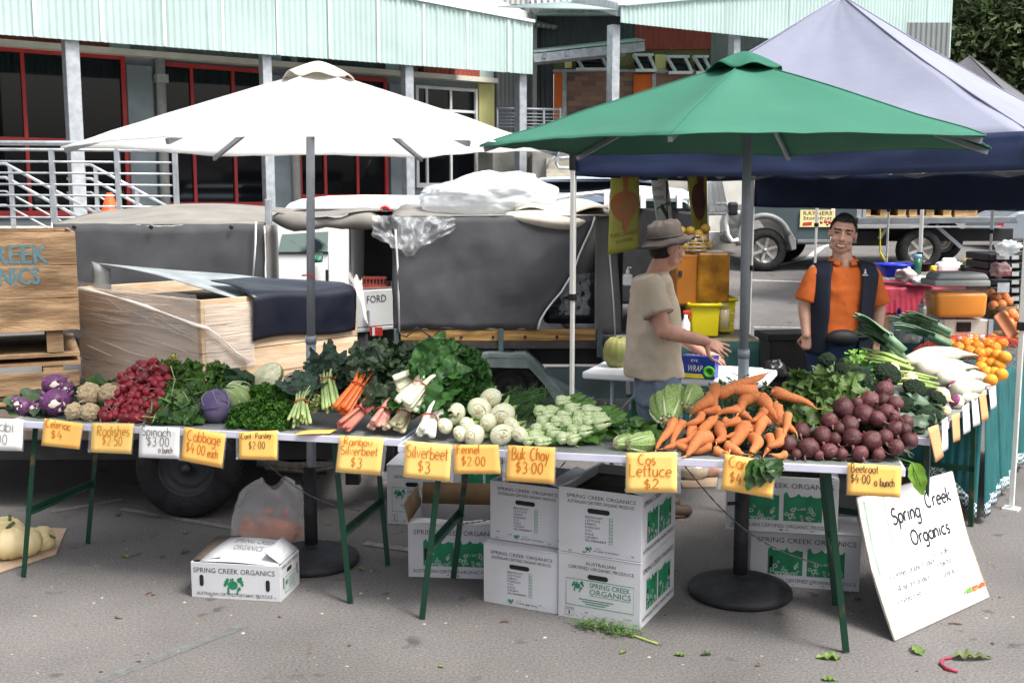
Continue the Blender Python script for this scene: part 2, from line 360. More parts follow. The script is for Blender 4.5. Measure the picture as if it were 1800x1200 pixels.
lfaint=mat('faint_line',(.21,.20,.195),.9,.4,30,lo=.4,hi=.6,col2=(.15,.14,.135))
ground_line(Gp(175,1198),Gp(435,1098),.05,lblue)
ground_line(Gp(90,900),Gp(215,878),.05,lfaint);ground_line(Gp(215,895),Gp(420,930),.05,lfaint);ground_line(Gp(640,955),Gp(730,968),.06,lfaint)
for a,b,m,w in(((1312,478),(1420,455),lwhite,.1),((1320,493),(1560,500),lwhite,.08),((1325,575),(1420,577),lwhite,.03),((1335,613),(1420,616),lyell,.05),((1380,668),(1430,671),lyell,.05),((1560,465),(1660,468),lwhite,.1),((1420,455),(1460,430),lwhite,.12)):
 ground_line(Gp(*a),Gp(*b),w,m)
ground_line(Gp(1245,437),Gp(1300,436),.5,lyell)
# ================================================================ long wing with red windows
WD=V((.796,.606,0)).normalized();WN=V((WD.y,-WD.x,0));W0=V((-8.24,18,0));WR=rotz(atan2(WD.y,WD.x))
def onW(u,v,off=0.0):
 d=ray(u,v);o=V((0,0,CH));P=W0+WN*off
 t=(P-o).dot(WN)/d.dot(WN);q=o+d*t
 return(q-P).dot(WD),q.z
def wbox(mb,s0,s1,z0,z1,d0,d1,bev=0,k=None):
 c=W0+WD*((s0+s1)/2)+WN*((d0+d1)/2)+V((0,0,(z0+z1)/2));mb.box(c,(abs(s1-s0),abs(d1-d0),abs(z1-z0)),WR,bev,k);return mb
BL=W0+V((0,0,.8))
bld=thing('school_building','long grey school wing with red framed dark windows behind the stalls','building',BL)
def wpart(name,m,parent=None):
 def fin(mb):
  o=MB.build(mb,name,m,parent or bld);return o
 return fin
def wobj(mb,name,m,parent=None):
 """geometry kept in the wall's own axes so that corrugations run true"""
 o=mb.build(name,m,parent if parent is not None else bld);return o
def rotfix(o):
 q=WR.to_4x4();o.data.transform(q.inverted());o.rotation_euler=(0,0,atan2(WD.y,WD.x));return o
s_end,_=onW(940,250);FZ=1.45
mb=MB();wbox(mb,-6,s_end,.3,5.4,-.4,0);rotfix(wobj(mb,'wall',greyw))
def win(u1,u2,vt,vb,mull,trans,frm,name='window',w=.07,uref=None):
 um=uref if uref is not None else u1
 s1,zt=onW(u1,vt);s2,_=onW(u2,vt+(345-vt)*(u2-u1)*.000287);_,zb=onW(um,vb);s1b,_=onW(u1,(vt+vb)/2)
 s2b,_=onW(u2,(vt+vb)/2);s1,s2=s1b,s2b
 mb=MB();wbox(mb,s1,s2,zt-w,zt,.0,.09);wbox(mb,s1,s2,zb,zb+w*1.6,.0,.09)
 wbox(mb,s1,s1+w,zb+w*1.6,zt-w,0,.09);wbox(mb,s2-w,s2,zb+w*1.6,zt-w,0,.09)
 for u in mull:
  sm,_=onW(u,(vt+vb)/2);wbox(mb,sm-w*.4,sm+w*.4,zb+w*1.6,zt-w,.001,.075)
 for v in trans:
  _,z=onW(um,v);wbox(mb,s1+w,s2-w,z-w*.45,z+w*.45,.002,.07)
 f=rotfix(mb.build(name,frm,bld))
 p=MB();wbox(p,s1+.01,s2-.01,zb+.02,zt-.02,.012,.03);o=p.build('pane',glassd)
 o.data.transform(Matrix.Translation(-parent_off(f)));o.data.transform(WR.to_4x4().inverted());o.parent=f
 return s1,s2,zb,zt
win(-170,222,70,382,(-60,44,),(247,),redfr,uref=100)
win(285,466,110,366,(338,410),(252,),redfr,uref=400)
win(520,678,128,352,(568,625),(255,),redfr,uref=600)
win(728,836,150,330,(748,790),(192,),wpaint,w=.06,uref=730)
mb=MB()
for u1,u2 in((224,268),(468,512),(681,722)):
 s1,_=onW(u1,250);s2,_=onW(u2,250);wbox(mb,s1,s2,.5,4.05,.001,.13)
rotfix(wobj(mb,'pier',mat('pier_panel',(.24,.285,.31),.7,.25,1.5)))
for u in(281,512,940):
 s1,_=onW(u,250);mb=MB();p=W0+WD*s1+WN*.16
 mb.tube([p+V((0,0,.5)),p+V((0,0,4.6))],.085,10);wbox(mb,s1-.1,s1+.1,3.78,3.92,.05,.27)
 wobj(mb,'downpipe',mat('downpipe',(.36,.37,.36),.5,.1))
_,zc=onW(0,84)
for u1,u2,m,nm in((-200,186,redclad,'red_cladding'),(224,470,grclad,'grey_cladding'),(488,668,dkclad,'dark_cladding'),(694,702,redclad,'red_cladding'),(735,833,redclad,'red_cladding')):
 s1,_=onW(u1,100);s2,_=onW(u2,100);mb=MB();wbox(mb,s1,s2,zc+.1,5.38,.002,.2);rotfix(wobj(mb,nm,m))
for u1,u2 in((187,223),(471,487),(669,693),(834,858)):
 s1,_=onW(u1,100);s2,_=onW(u2,100);mb=MB();wbox(mb,s1,s2,zc+.1,5.38,.002,.19);rotfix(wobj(mb,'translucent_panel',poly))
mb=MB();s2,_=onW(860,120);wbox(mb,-6,s2,zc,zc+.098,.001,.32);rotfix(wobj(mb,'soffit',cream))
mb=MB();s1,_=onW(836,180);s2,_=onW(864,180);wbox(mb,s1+.02,s2,.9,zc-.01,.001,.10);rotfix(wobj(mb,'yellow_panel',yel))
mb=MB();s1,_=onW(868,180);s2,_=onW(934,180);wbox(mb,s1,s2,.5,5.38,.001,.10);rotfix(wobj(mb,'grey_cladding',grclad))
mb=MB();s1,_=onW(722,285);s2,_=onW(936,285);_,z1=onW(830,264);wbox(mb,s1+1.4,s2,.3,z1,.4,.9);rotfix(wobj(mb,'concrete_plinth',concr))
VO=2.6
ver=thing('veranda','pale teal corrugated veranda fascia on galvanised posts along the wing','veranda',BL+WN*VO)
s1,zb=onW(0,61,VO);s2,zb2=onW(937,131,VO);sA,_=onW(720,1,VO);_,zt2=onW(937,41,VO);s0=-5.0
def zbot(s):return zb+(zb2-zb)*(s-s1)/(s2-s1)
zt1=onW(720,0,VO)[1]
def ztop(s):return zt2+(zt1-zt2)*(s-s2)/(sA-s2)
def corr_sheet(fr,s0,s1,zb_,zt_,off,pitch=.10,amp=.014):
 n=int((s1-s0)/pitch*6);mb=MB()
 def fn(a,b):
  s=s0+(s1-s0)*a;lap=.012 if(s%.84)<.1 else 0
  return fr(s,zb_(s)+(zt_(s)-zb_(s))*b,off+amp*sin(2*pi*s/pitch)+lap)
 mb.grid(fn,n,3,smooth=False);return mb
wfr=lambda s,z,d:W0+WD*s+WN*d+V((0,0,z))
f=solid(corr_sheet(wfr,s0,s2,zbot,ztop,VO).build('fascia',poly,ver),.006)
lapm=mat('lap_strip',(.70,.82,.79),.35,.06,2,transl=.3)
for k in range(int((s2-s0)/.92)):
 s_=s0+.4+k*.92;mb=MB();mb.beam(wfr(s_,zbot(s_)+.01,VO+.024),wfr(s_,ztop(s_)-.02,VO+.024),.05,.006,WN);wobj(mb,'lap_joint',lapm,ver)
mb=MB();mb.beam(wfr(s0,ztop(s0)+.03,VO),wfr(s2,ztop(s2)+.03,VO),.12,.05);wobj(mb,'capping',mat('white_capping',(.75,.8,.79),.4),ver)
mb=MB();mb.grid(lambda a,b:wfr(s0+(s2-s0)*a,ztop(s0+(s2-s0)*a)*(1-b)+(5.9+0.0)*b-.02,VO-.06-b*4.4),40,2);solid(wobj(mb,'roof_sheet',roofm,ver),.02)
for u,w in((132,.2),(470,.16),(717,.17),(915,.17)):
 su,_=onW(u,250,VO-.2);mb=MB();p=W0+WD*su+WN*(VO-.2);mb.box(p+V((0,0,2.45)),(w,w,4.3),WR,.01);mb.box(p+V((0,0,.86)),(w*1.9,w*1.9,.03),WR);wobj(mb,'post',galv,ver)
 mb=MB();mb.beam(p+V((0,0,4.35)),p-WN*(VO-.3)+V((0,0,4.6)),.08,.16);wobj(mb,'beam',galv,ver)
mb=MB();a,_=onW(735,125,VO-.5);b,_=onW(860,128,VO-.5);mb.beam(wfr(a,4.25,VO-.4),wfr(b+.4,4.42,VO-.4),.09,.14);wobj(mb,'brace',galv,ver)
mb=MB()
mb.grid(lambda a,b:wfr(-6+(s_end+6.3)*a,5.42+b*1.9,.5-b*5),4,2);solid(rotfix(wobj(mb,'roof',roofm)),.08)
mb=MB();q=Yp(931,4,26);mb.tube([q-V((0,0,.9)),q+V((0,0,.25))],.11,12);wobj(mb,'flue',galv)
# ================================================================ brick wing to the right, face on
BY=24.4
bw=thing('brick_building','brick school wing with dark and red cladding and orange panels','building',(3,BY,.84))
def fbox(mb,u1,v1,u2,v2,y0,y1=None,bev=0):
 """box with its front face at y0 filling the measured rectangle"""
 a=Yp(u1,v1,y0);b=Yp(u2,v2,y0);y1=y1 if y1 is not None else y0+.3
 mb.box(((a.x+b.x)/2,(y0+y1)/2,(a.z+b.z)/2),(abs(b.x-a.x),abs(y1-y0),abs(a.z-b.z)),None,bev);return mb
def fpart(name,m,parent,*rects,bev=0):
 for r in rects:mb=MB();fbox(mb,*r,bev=bev);o=mb.build(name,m,parent)
 return o
fpart('dark_cladding',dkclad,bw,(944,26,1116,90,BY-.02),(944,90,972,300,BY-.02));fpart('red_cladding',redclad,bw,(1116.5,38,1250,87,BY-.02))
fpart('grey_cladding',grclad,bw,(1250.5,40,1660,260,BY-.02));fpart('wall',mat('olive_wall',(.20,.19,.08),.7,.2),bw,(972.5,88,1250,128,BY+.05))
fpart('brick_wall',brick,bw,(988,128,1250,330,BY+.0))
for u1,u2,v1 in((974,988,124),(1114,1146,131)):fpart('orange_panel',orangep,bw,(u1,v1,u2,260,BY-.06,BY-.001))
fpart('yellow_panel',yel,bw,(993,104,1005,120,BY-.04,BY-.0),(1152,96,1170,128,BY-.04,BY-.0))
for u1,u2,v1,v2 in((1012,1068,97,122),(1116,1152,95,124),(1174,1216,98,128),(1222,1250,98,128)):
 a=Yp(u1,v1,BY-.25);b=Yp(u2,v2,BY-.42);mb=MB()
 mb.beam((a.x,a.y+.2,a.z),(b.x,a.y+.2,a.z),.06,.06);mb.beam((a.x,b.y,b.z),(b.x,b.y,b.z),.06,.06)
 mb.beam((a.x,a.y+.2,a.z),(a.x+.15,b.y,b.z),.06,.06);mb.beam((b.x-.1,a.y+.2,a.z),(b.x,b.y,b.z),.06,.06)
 w=mb.build('hopper_window',wpaint,bw)
 p=MB();p.grid(lambda i,j:(a.x+(b.x-a.x)*i,a.y+.22+(b.y-a.y-.2)*j,a.z+(b.z-a.z)*j),1,1);solid(p.build('pane',glassd,w),.01)
fpart('window_sill',galv,bw,(972,122,1250,127,BY-.09,BY-.0));fpart('door_frame',galv,bw,(988.5,124,995,300,BY-.08,BY-.0),(1146.5,130,1151,260,BY-.08,BY-.0))
mb=MB();mb.grid(lambda a,b:(Yp(935,25,BY).x+a*7.0,BY-.25+b*5,Yp(935,25,BY).z+.03+b*1.5),3,2);solid(mb.build('roof',roofm,bw),.12)
fpart('gutter',mat('gutter',(.40,.46,.44),.5),bw,(940,22,1100,27,BY-.4,BY-.26));fpart('downpipe',mat('downpipe',(.3,.3,.3)),bw,(936.5,26,943,300,BY-.25,BY-.12))
fpart('upper_roof',roofm,bw,(760,-40,1090,8,BY+6,BY+9))
aw=thing('walkway_awning','sloping galvanised awning over the walkway beside the dark cladding','awning',Yp(1035,110,BY-2))
a0=Yp(938,92,BY-2.4);b0=Yp(1133,71,BY-2.4);mb=MB()
mb.grid(lambda i,j:(a0+(b0-a0)*i)+V((0,1.6*j,.25*j)),6,2);solid(mb.build('roof_sheet',poly,aw),.03)
mb=MB();mb.beam(a0-V((0,0,.12)),b0-V((0,0,.12)),.1,.16);mb.beam(Yp(940,108,BY-2),Yp(1100,92,BY-2),.1,.14);mb.build('beam',galv,aw)
mb=MB()
for i in range(5):q=a0+(b0-a0)*(.1+.2*i);mb.beam(q-V((0,.1,.1)),q+V((0,1.6,.18)),.07,.1)
mb.build('rafter',galv,aw)
cv=thing('entrance_canopy','tall translucent teal canopy fascia rising to the right behind the gazebo','canopy',Yp(1300,300,23))
CA=Yp(1090,40,20.2);CB=Yp(1669,102,25.2);CD=(CB-CA);CD.z=0;CLn=CD.length;CD.normalize();CN=V((CD.y,-CD.x,0))
ZT0=Yp(1090,11,20.2).z;ZT1=Yp(1669,-38,25.2).z
cfr=lambda s,z,d:V((CA.x,CA.y,0))+CD*s+CN*d+V((0,0,z))
solid(corr_sheet(cfr,0,CLn,lambda s:CA.z+(CB.z-CA.z)*s/CLn,lambda s:ZT0+(ZT1-ZT0)*s/CLn,0).build('fascia',poly,cv),.006)
mb=MB();mb.beam(cfr(-.1,ZT0+.02,.02),cfr(CLn,ZT1+.02,.02),.1,.05);mb.build('capping',MATS['white_capping'],cv)
for s in(0.05,3.0,CLn-2.9,CLn-.1):
 mb=MB();q=cfr(s,0,-.25);mb.box(q+V((0,0,(.84+ZT0+(ZT1-ZT0)*s/CLn-.3)/2)),(.17,.17,ZT0+(ZT1-ZT0)*s/CLn-.3-.84),rotz(atan2(CD.y,CD.x)),.008);mb.build('post',galv,cv)
mb=MB();mb.grid(lambda a,b:cfr(CLn*a,ZT0+(ZT1-ZT0)*a-.05+b*.6,-.1-b*4),8,2);solid(mb.build('roof_sheet',poly,cv),.02)
mb=MB();mb.beam(Yp(1010,-6,24),Yp(1092,18,20.3),.12,.22);mb.build('beam',galv,cv)
# ================================================================ stairs, landing, railings on the left
lp=Yp(0,392,14.6)
ld=thing('stair_landing','pale concrete landing and steps behind the galvanised railings','stairs',(-5.5,16,.4))
mb=MB();mb.box((-7.2,15.9,.85),(7.6,2.6,1.1),None,.02);mb.box((-6.2,14.55,.8),(5,.1,1.0));mb.build('slab',mat('landing_concrete',(.55,.54,.50),.8,.15,3),ld)
mb=MB()
for i in range(6):mb.box((-3.25+i*.3,15.6,1.29-i*.16-.35),(.298,1.9,.16+.7))
mb.build('steps',MATS['landing_concrete'],ld)
rl=thing('railing','galvanised multi bar railing along the landing at the left','railing',(-5,14.4,1.4),None)
def RP(u,v,y=14.4):return Yp(u,v,y)
mb=MB()
for i,v in enumerate((263,284,304,324,343,362,382)):
 mb.tube([RP(-250,v-2),RP(304,v+2)],.016 if i else .022,6)
mb.build('rails',galv,rl)
for u in(-60,90,205,307):
 mb=MB();q=RP(u,262);mb.box((q.x,q.y,(q.z+.9)/2),(.06,.06,q.z-.9),None,.004);mb.build('post',galv,rl)
mb=MB();mb.tube([RP(-250,250,14.7),RP(150,252,14.7),RP(168,256,14.7)],.032,8);mb.build('handrail',galv,rl)
for k,(u0,v0,yy,lab)in enumerate(((0,288,15.3,'galvanised stair handrail descending to the right, left hand flight'),(150,290,16.4,'galvanised stair handrail with looped end, right hand flight'))):
 t=thing('stair_rail',lab,'railing',Yp(u0,390,yy),'stair handrails')
 for j in range(4):
  a=Yp(u0+10,v0+j*24,yy);b=Yp(u0+172,v0+88+j*24,yy);mb=MB()
  pts=[a-V((.35,0,0)),a,b]if j else[Yp(u0-18,v0+22,yy),Yp(u0-25,v0+10,yy),Yp(u0-12,v0-1,yy),a-V((.1,0,0)),a,b]
  mb.tube(pts,.024 if j<2 else .014,6);mb.build('rail',galv,t)
 for f_ in(.05,.5,.97):
  a=Yp(u0+10+162*f_,v0+88*f_,yy);mb=MB();mb.box((a.x,a.y,(a.z+.7)/2),(.05,.05,a.z-.7));mb.build('post',galv,t)
cn=thing('traffic_cone','orange traffic cone standing on the landing behind the railing','traffic cone',Yp(194,376,14.9))
mb=MB();q=Yp(194,376,14.9);h=Yp(194,339,14.9).z-q.z;mb.lathe([(.13,.02),(.12,.03),(.035,h),(0,h)],q,n=14);mb.build('cone',mat('cone_orange',(.85,.10,.02),.5,.05),cn)
mb=MB();mb.box(q+V((0,0,.012)),(.32,.32,.024),None,.008);mb.build('base',MATS['cone_orange'],cn)
tr=thing('terrace','grey concrete terrace and steps below the brick wing','terrace',(2,21.6,.84))
mb=MB();a=Yp(935,268,21.6);b=Yp(1320,300,21.6);mb.box(((a.x+b.x)/2,22.6,(a.z+.4)/2),(b.x-a.x,2,a.z-.4),None,.02);mb.build('slab',concr,tr)
mb=MB()
for i in range(6):
 a=Yp(960,277+i*7,21.5-i*.28);b=Yp(1012,277,21.5-i*.28);mb.box(((a.x+b.x)/2,21.5-i*.28,(a.z+.5)/2),(b.x-a.x,.28,a.z-.5))
mb.build('steps',mat('step_concrete',(.42,.40,.33),.8,.2,6),tr)
rw=thing('retaining_wall','low pale concrete wall behind the bull bar of the ute','wall',(4.4,20.6,.7))
fpart('lower_wall',mat('pale_concrete',(.52,.51,.47),.8,.15,3),rw,(1228,375,1312,415,20.8,21.1));fpart('upper_wall',MATS['pale_concrete'],rw,(1212,318,1312,374,21.15,21.4))
fpart('kerb',MATS['pale_concrete'],rw,(1225,408,1312,428,20.2,20.7))
def hoop(name,label,pts,r,y,cat='railing'):
 mb=MB();mb.tube([Yp(u,v,y)for u,v in pts],r,8);o=mb.build(name,galv,None,Yp(*pts[0],y));tag(o,label,cat)
hoop('railing_hoop','galvanised hoop rail beside the low concrete wall',[(1243,425),(1243,362),(1247,358),(1275,358),(1281,364),(1281,371),(1275,375),(1243,376)],.03,19.8)
hoop('railing_hoop','looped steel handrail end by the terrace steps',[(960,300),(968,283),(985,266),(992,266)],.03,20.6)
hoop('railing_hoop','small hoop rail on the upper steps right of the terrace',[(1003,277),(982,278),(978,287),(982,295),(1003,296)],.03,20.3)
gr=thing('terrace_railing','grey balustrade on the terrace in front of the grey cladding','railing',Yp(930,225,21.8))
for k,v in enumerate((192,200,206,212,218,224)):
 mb=MB();mb.tube([Yp(872,v-1,21.8),Yp(986,v+1,21.8)],.028 if k==0 else .012,6);mb.build('rail',steelg,gr)
for u in(874,923,956,985):mb=MB();mb.tube([Yp(u,190,21.8),Yp(u,268,21.8)],.028,6);mb.build('post',steelg,gr)
# ================================================================ trees at the right
leafm=mat('tree_leaf',(.085,.12,.05),.6,.5,.8,transl=.35,rand=0)
bark=mat('bark',(.09,.07,.05),.9,.4,6,bump=.5)
def tree(name,label,base,clumps,n,size,seed):
 rr=random.Random(seed);t=thing(name,label,'tree',base,'trees behind the canopy')
 mb=MB();top=clumps[0][0];mb.tube([base,base+V((.1,0,2)),V((base.x+.2,base.y,top.z))],[.28,.22,.05],9)
 for c,r in clumps:mb.tube([V((base.x+.1,base.y,c.z-r*.8-.6)),c],[.1,.02],6)
 mb.build('trunk',bark,t);mb=MB()
 for c,r in clumps:
  for _ in range(int(n*r*r)):
   d=V((rr.gauss(0,1),rr.gauss(0,1),rr.gauss(0,1))).normalized();q=c+V((d.x*r,d.y*r,d.z*r*.75))*rr.uniform(.55,1.02)*(1+.3*noise.noise(d*2+c))
   for _k in range(4):
    dd=(d+V((rr.uniform(-1,1),rr.uniform(-1,1),rr.uniform(-1.1,.5)))).normalized();L=size*rr.uniform(.6,1.2)
    _,s_,u_=frame(dd,V((rr.uniform(-1,1),rr.uniform(-1,1),1)));p=q+V((rr.uniform(-.2,.2),rr.uniform(-.2,.2),rr.uniform(-.15,.15)))
    mb.add([p,p+dd*L*.5+s_*L*.16,p+dd*L,p+dd*L*.5-s_*L*.16],[(0,1,2,3)],None,False)
 mb.build('crown',leafm,t)
b1=Yp(1850,300,27);c=lambda u,v,y:Yp(u,v,y)
tree('broad_tree','dark green narrow leaved tree rising behind the grey gazebos',V((b1.x,27,.84)),[(c(1770,60,27),1.5),(c(1710,95,26.6),.75),(c(1745,140,26.4),.8),(c(1830,120,26.5),1.5),(c(1790,10,27.2),1.2),(c(1690,82,26.4),.45),(c(1870,20,27),1.6),(c(1730,40,27),.8),(c(1780,170,26.6),.7)],330,.30,3)
b2=Yp(1740,300,31)
tree('broad_tree','deep shaded tree filling the gap left of the leafy one',V((b2.x,31.5,.84)),[(c(1690,20,31),1.0),(c(1720,-20,31.5),1.4),(c(1700,70,31),1.0),(c(1760,30,31.6),1.5),(c(1800,-60,31),2.2),(c(1730,130,31),1.6),(c(1830,130,31),2.2)],200,.34,5)
# ================================================================ vehicles and trailers
def arc(cu,cv,r,a0,a1,n=10):return[(cu+r*cos(radians(a0+(a1-a0)*i/n)),cv-r*sin(radians(a0+(a1-a0)*i/n)))for i in range(n+1)]
def slab(name,px,y,depth,m,parent,bev=.02):
 pts=[Yp(u,v,y)for u,v in px];mb=MB()
 mb.prism([(p.x,p.z)for p in pts],(0,y,0),(1,0,0),(0,0,1),(0,1,0),depth)
 bm=bmesh.new();vs=[bm.verts.new(p)for p in mb.v]
 for f in mb.f:bm.faces.new([vs[i]for i in f])
 bmesh.ops.recalc_face_normals(bm,faces=bm.faces[:])
 if bev:bmesh.ops.bevel(bm,geom=[e for e in bm.edges if e.calc_face_angle(0)>.5],offset=bev,segments=2,profile=.5,affect='EDGES',clamp_overlap=True)
 bm.verts.index_update();q=MB();q.smooth=False
 q.add([v.co.copy()for v in bm.verts],[[v.index for v in f.verts]for f in bm.faces]);bm.free()
 return q.build(name,m,parent)
def wheel(parent,c,r,w,hub=None,name='wheel',ax=None,spokes=0,rimk=.56,rim=None):
 """axis along Y (facing the viewer, -Y) unless ax (rotation about Z)"""
 rot=Matrix.Rotation(pi/2,3,'X');rot=(rotz(ax)@rot)if ax else rot
 mb=MB();h=w/2
 mb.lathe([(r*rimk,-h*.8),(r*.7,-h),(r*.93,-h*.92),(r*.99,-h*.7),(r,-h*.3),(r,h*.3),(r*.99,h*.7),(r*.93,h*.92),(r*.7,h),(r*rimk,h*.8),(r*rimk,-h*.8)],c,rot,40)
 nT=44
 for i in range(nT):
  a=2*pi*i/nT
  for zz in(-h*.6,h*.05):
   p=rot@V((cos(a)*r*1.0,sin(a)*r*1.0,zz+h*.25));mb.box(V(c)+p,(r*.085,r*.03,h*.45),rot@Matrix.Rotation(a+pi/2,3,'Z'))
 t=mb.build(name,rubber,parent)
 rm=MB();s=1
 rm.lathe([(0,s*h*.30),(r*.10,s*h*.34),(r*.12,s*h*.1),(r*.34,s*h*.02),(r*.40,s*h*.25),(r*.44,s*h*.1),(r*(rimk-.03),s*h*.55),(r*(rimk+.02),s*h*.82),(r*rimk,s*h*.6),(r*rimk,-h*.7),(0,-h*.7)],c,rot,36)
 rm.lathe([(0,h*1.0),(r*.09,h*.95),(r*.1,h*.3)],c,rot,14)
 if spokes:
  for i in range(spokes):
   a=2*pi*i/spokes+.3;p0=rot@V((cos(a)*r*.1,sin(a)*r*.1,h*.6));p1=rot@V((cos(a)*r*rimk,sin(a)*r*rimk,h*.72))
   rm.beam(V(c)+p0,V(c)+p1,r*.13,h*.2,rot@V((0,0,1)))
 o=rm.build('rim',hub or chassis,parent);o.data.transform(Matrix.Translation(parent_off(parent)-parent_off(t)));o.parent=t
 return t
UY=18.55
utep=mat('ute_green_grey',(.060,.085,.093),.38,.25,1.5,spec=.5,coat=.3)
flare=mat('flare_grey',(.20,.21,.21),.45,.2,4)
ug=Gp(1480,461)
ute=thing('tray_ute','dark green grey tray ute with alloy wheels and a fruit sign on its door','ute',(ug.x,UY+.9,gz(UY+.9)))
slab('body',[(1298,428),(1297,395),(1304,374),(1320,362),(1400,352),(1428,318),(1448,292),(1502,290),(1506,360),(1506,428),(1388,430)]+arc(1343,424,44,-4,184,12),UY,1.65,utep,ute,.03)
slab('side_window',[(1424,350),(1440,312),(1470,300),(1470,350)],UY-.012,.02,glassd,ute,0);slab('side_window',[(1475,350),(1475,300),(1498,300),(1500,350)],UY-.012,.02,glassd,ute,0)
for u0,u1,v0,v1,nm,m in((1313,1321,366,371,'indicator',mat('amber_lens',(.8,.2,.04),.3)),(1402,1480,421,427,'sill',MATS['flare_grey'])):
 fpart(nm,m,ute,(u0,v0,u1,v1,UY-.03,UY+.02),bev=.006)
mb=MB();mb.tube([Yp(u,v,UY-.02)for u,v in arc(1343,424,45,15,178,14)]+[Yp(1298,432,UY-.02)],.05,8);mb.build('wheel_arch',flare,ute)
slab('mudflap',[(1383,396),(1390,405),(1399,420),(1400,438),(1392,441),(1386,420)],UY-.06,.25,flare,ute,.015)
for u,far in((1343,0),(1615,0),(1380,1),(1655,1)):
 p=Yp(u,425 if u<1500 else 424,UY+.12+far*1.45);p.z=gz(UY)+.36 if not far else gz(UY+1.5)+.36;wheel(ute,p,.36,.25,alloy,spokes=0 if far else 6,rimk=.58)
slab('tray',[(1508,383),(1786,381),(1790,392),(1508,394)],UY-.05,1.85,mat('tray_steel',(.17,.19,.21),.5,.2,6,metal=.3),ute,.01)
fpart('side_rail',galv,ute,(1508,397,1760,400,UY-.06,UY-.03));fpart('headboard',galv,ute,(1508,330,1516,382.5,UY-.0,UY+1.7),(1516.5,330,1522,382.5,UY,UY+.08))
fpart('chassis_rail',chassis,ute,(1480,402,1780,424,UY+.5,UY+.62));fpart('door_strip',wpaint,ute,(1462,352,1466,428,UY-.02,UY-.0))
mb=MB()
for a,b in(((1560,398),(1545,420)),((1645,396),(1690,435))):mb.beam(Yp(*a,UY+.1),Yp(*b,UY+.1),.03,.06)
mb.build('mudguard_stay',steelg,ute)
fpart('tool_box',chassis,ute,(1500,405,1560,432,UY+.2,UY+.8),bev=.02)
mb=MB();mb.tube([Yp(u,v,UY-.1)for u,v in((1298,421),(1287,424),(1279,412),(1276,390),(1280,376),(1290,372),(1300,374))],.035,8);mb.build('bull_bar',wpaint,ute)
mb=MB();mb.box(Yp(1288,367,UY-.15),(.16,.14,.22),None,.04);mb.build('wing_mirror',blackp,ute)
mb=MB();mb.beam(Yp(1547,402,UY-.07),Yp(1547,445,UY-.07),.05,.01,(1,0,0));mb.beam(Yp(1547,445,UY-.075),Yp(1562,468,UY-.3),.05,.01,(1,0,0));mb.build('ratchet_strap',mat('strap_yellow',(.75,.62,.03),.6),ute)
sg=fpart('door_sign',mat('sign_cream',(.80,.70,.36),.5,.25,2,col2=(.72,.50,.20)),ute,(1407,369,1466,399,UY-.030,UY-.0205))
o_=Yp(1407,399,UY-.0315);sw=Yp(1466,399,UY-.03).x-o_.x;sh=Yp(1407,369,UY-.03).z-o_.z
mb=MB();mb.k=0
print_text(mb,'RAYNERS',o_,(1,0,0),(0,0,1),(0,-1,0),sw*.08,sw*.93,sh*.70,sh*.93);print_text(mb,'Stonefruit',o_,(1,0,0),(0,0,1),(0,-1,0),sw*.08,sw*.93,sh*.42,sh*.64)
o=mb.build('lettering',mat('black_ink',(.02,.02,.02),.6),ute)
mb=MB()
for i,(x,y,r)in enumerate(((.62,.25,.09),(.75,.3,.1),(.88,.25,.1),(.8,.12,.07))):mb.lathe([(r*sw*.6,0),(0,.001)],o_+V((sw*x,0,sh*y+.01)),Matrix.Rotation(pi/2,3,'X'),10)
mb.build('fruit_picture',mat('fruit_print',(.72,.16,.10),.5,.5,12),ute)
mb=MB();mb.prism([(.06,.06),(.33,.1),(.34,.3),(.07,.26)],o_,V((sw,0,0)),V((0,0,sh)),V((0,-1,0)),.001);mb.build('red_panel',mat('sign_red',(.5,.05,.04),.5),ute)
palw=mat('pallet_wood',(.55,.38,.19),.8,.4,4,stretch=(1,6,6),bump=.2)
for k,(u0,u1)in enumerate(((1516,1596),(1598,1676),(1678,1722))):
 a=Yp(u0,383,UY+.02);b=Yp(u1,363,UY+.02);t=thing('pallet','timber pallet on the tray of the ute, %s'%('nearest the headboard','in the middle of the row','at the tail end')[k],'pallet',a,'pallets on the ute')
 mb=MB()
 for j in range(5):mb.box(((a.x+b.x)/2,UY+.08+j*.28,b.z-.015),(b.x-a.x-.02,.12,.025))
 mb.box(((a.x+b.x)/2,UY+.08,a.z+.025),(b.x-a.x-.02,.1,.022));mb.build('boards',palw,t)
 for j in range(3):
  w=(b.x-a.x-.02);mb=MB();mb.box((a.x+.08+j*(w-.14)/2,UY+.66,(a.z+b.z)/2+.003),(.13,1.2,b.z-a.z-.066));mb.build('bearer',palw,t)
crg=mat('crate_grey',(.12,.13,.15),.5,.2,5)
for k,(u0,u1)in enumerate(((1518,1600),(1606,1690))):
 a=Yp(u0,362,UY+.04);b=Yp(u1,340,UY+.04);mb=MB();X0,X1=a.x,b.x;z0,z1=Yp(u0,363,UY+.02).z+.003,b.z
 for yy in(UY+.05,UY+1.2):mb.box(((X0+X1)/2,yy,(z0+z1)/2),(X1-X0,.03,z1-z0))
 for xx in(X0+.015,X1-.015):mb.box((xx,UY+.62,(z0+z1)/2),(.03,1.1,z1-z0))
 mb.box(((X0+X1)/2,UY+.05,z1-.02),(X1-X0+.04,.06,.04));mb.box(((X0+X1)/2,UY+.62,z0+.012),(X1-X0-.06,1.1,.02))
 tag(mb.build('plastic_crate',crg,None,(X0,UY,z0)),'grey plastic crate on the pallet %s'%('behind the headboard','in the middle of the ute tray')[k],'crate','crates on the ute')
cg=thing('parked_car','silver grey car beyond the tail of the ute','car',(10.2,22,.84))
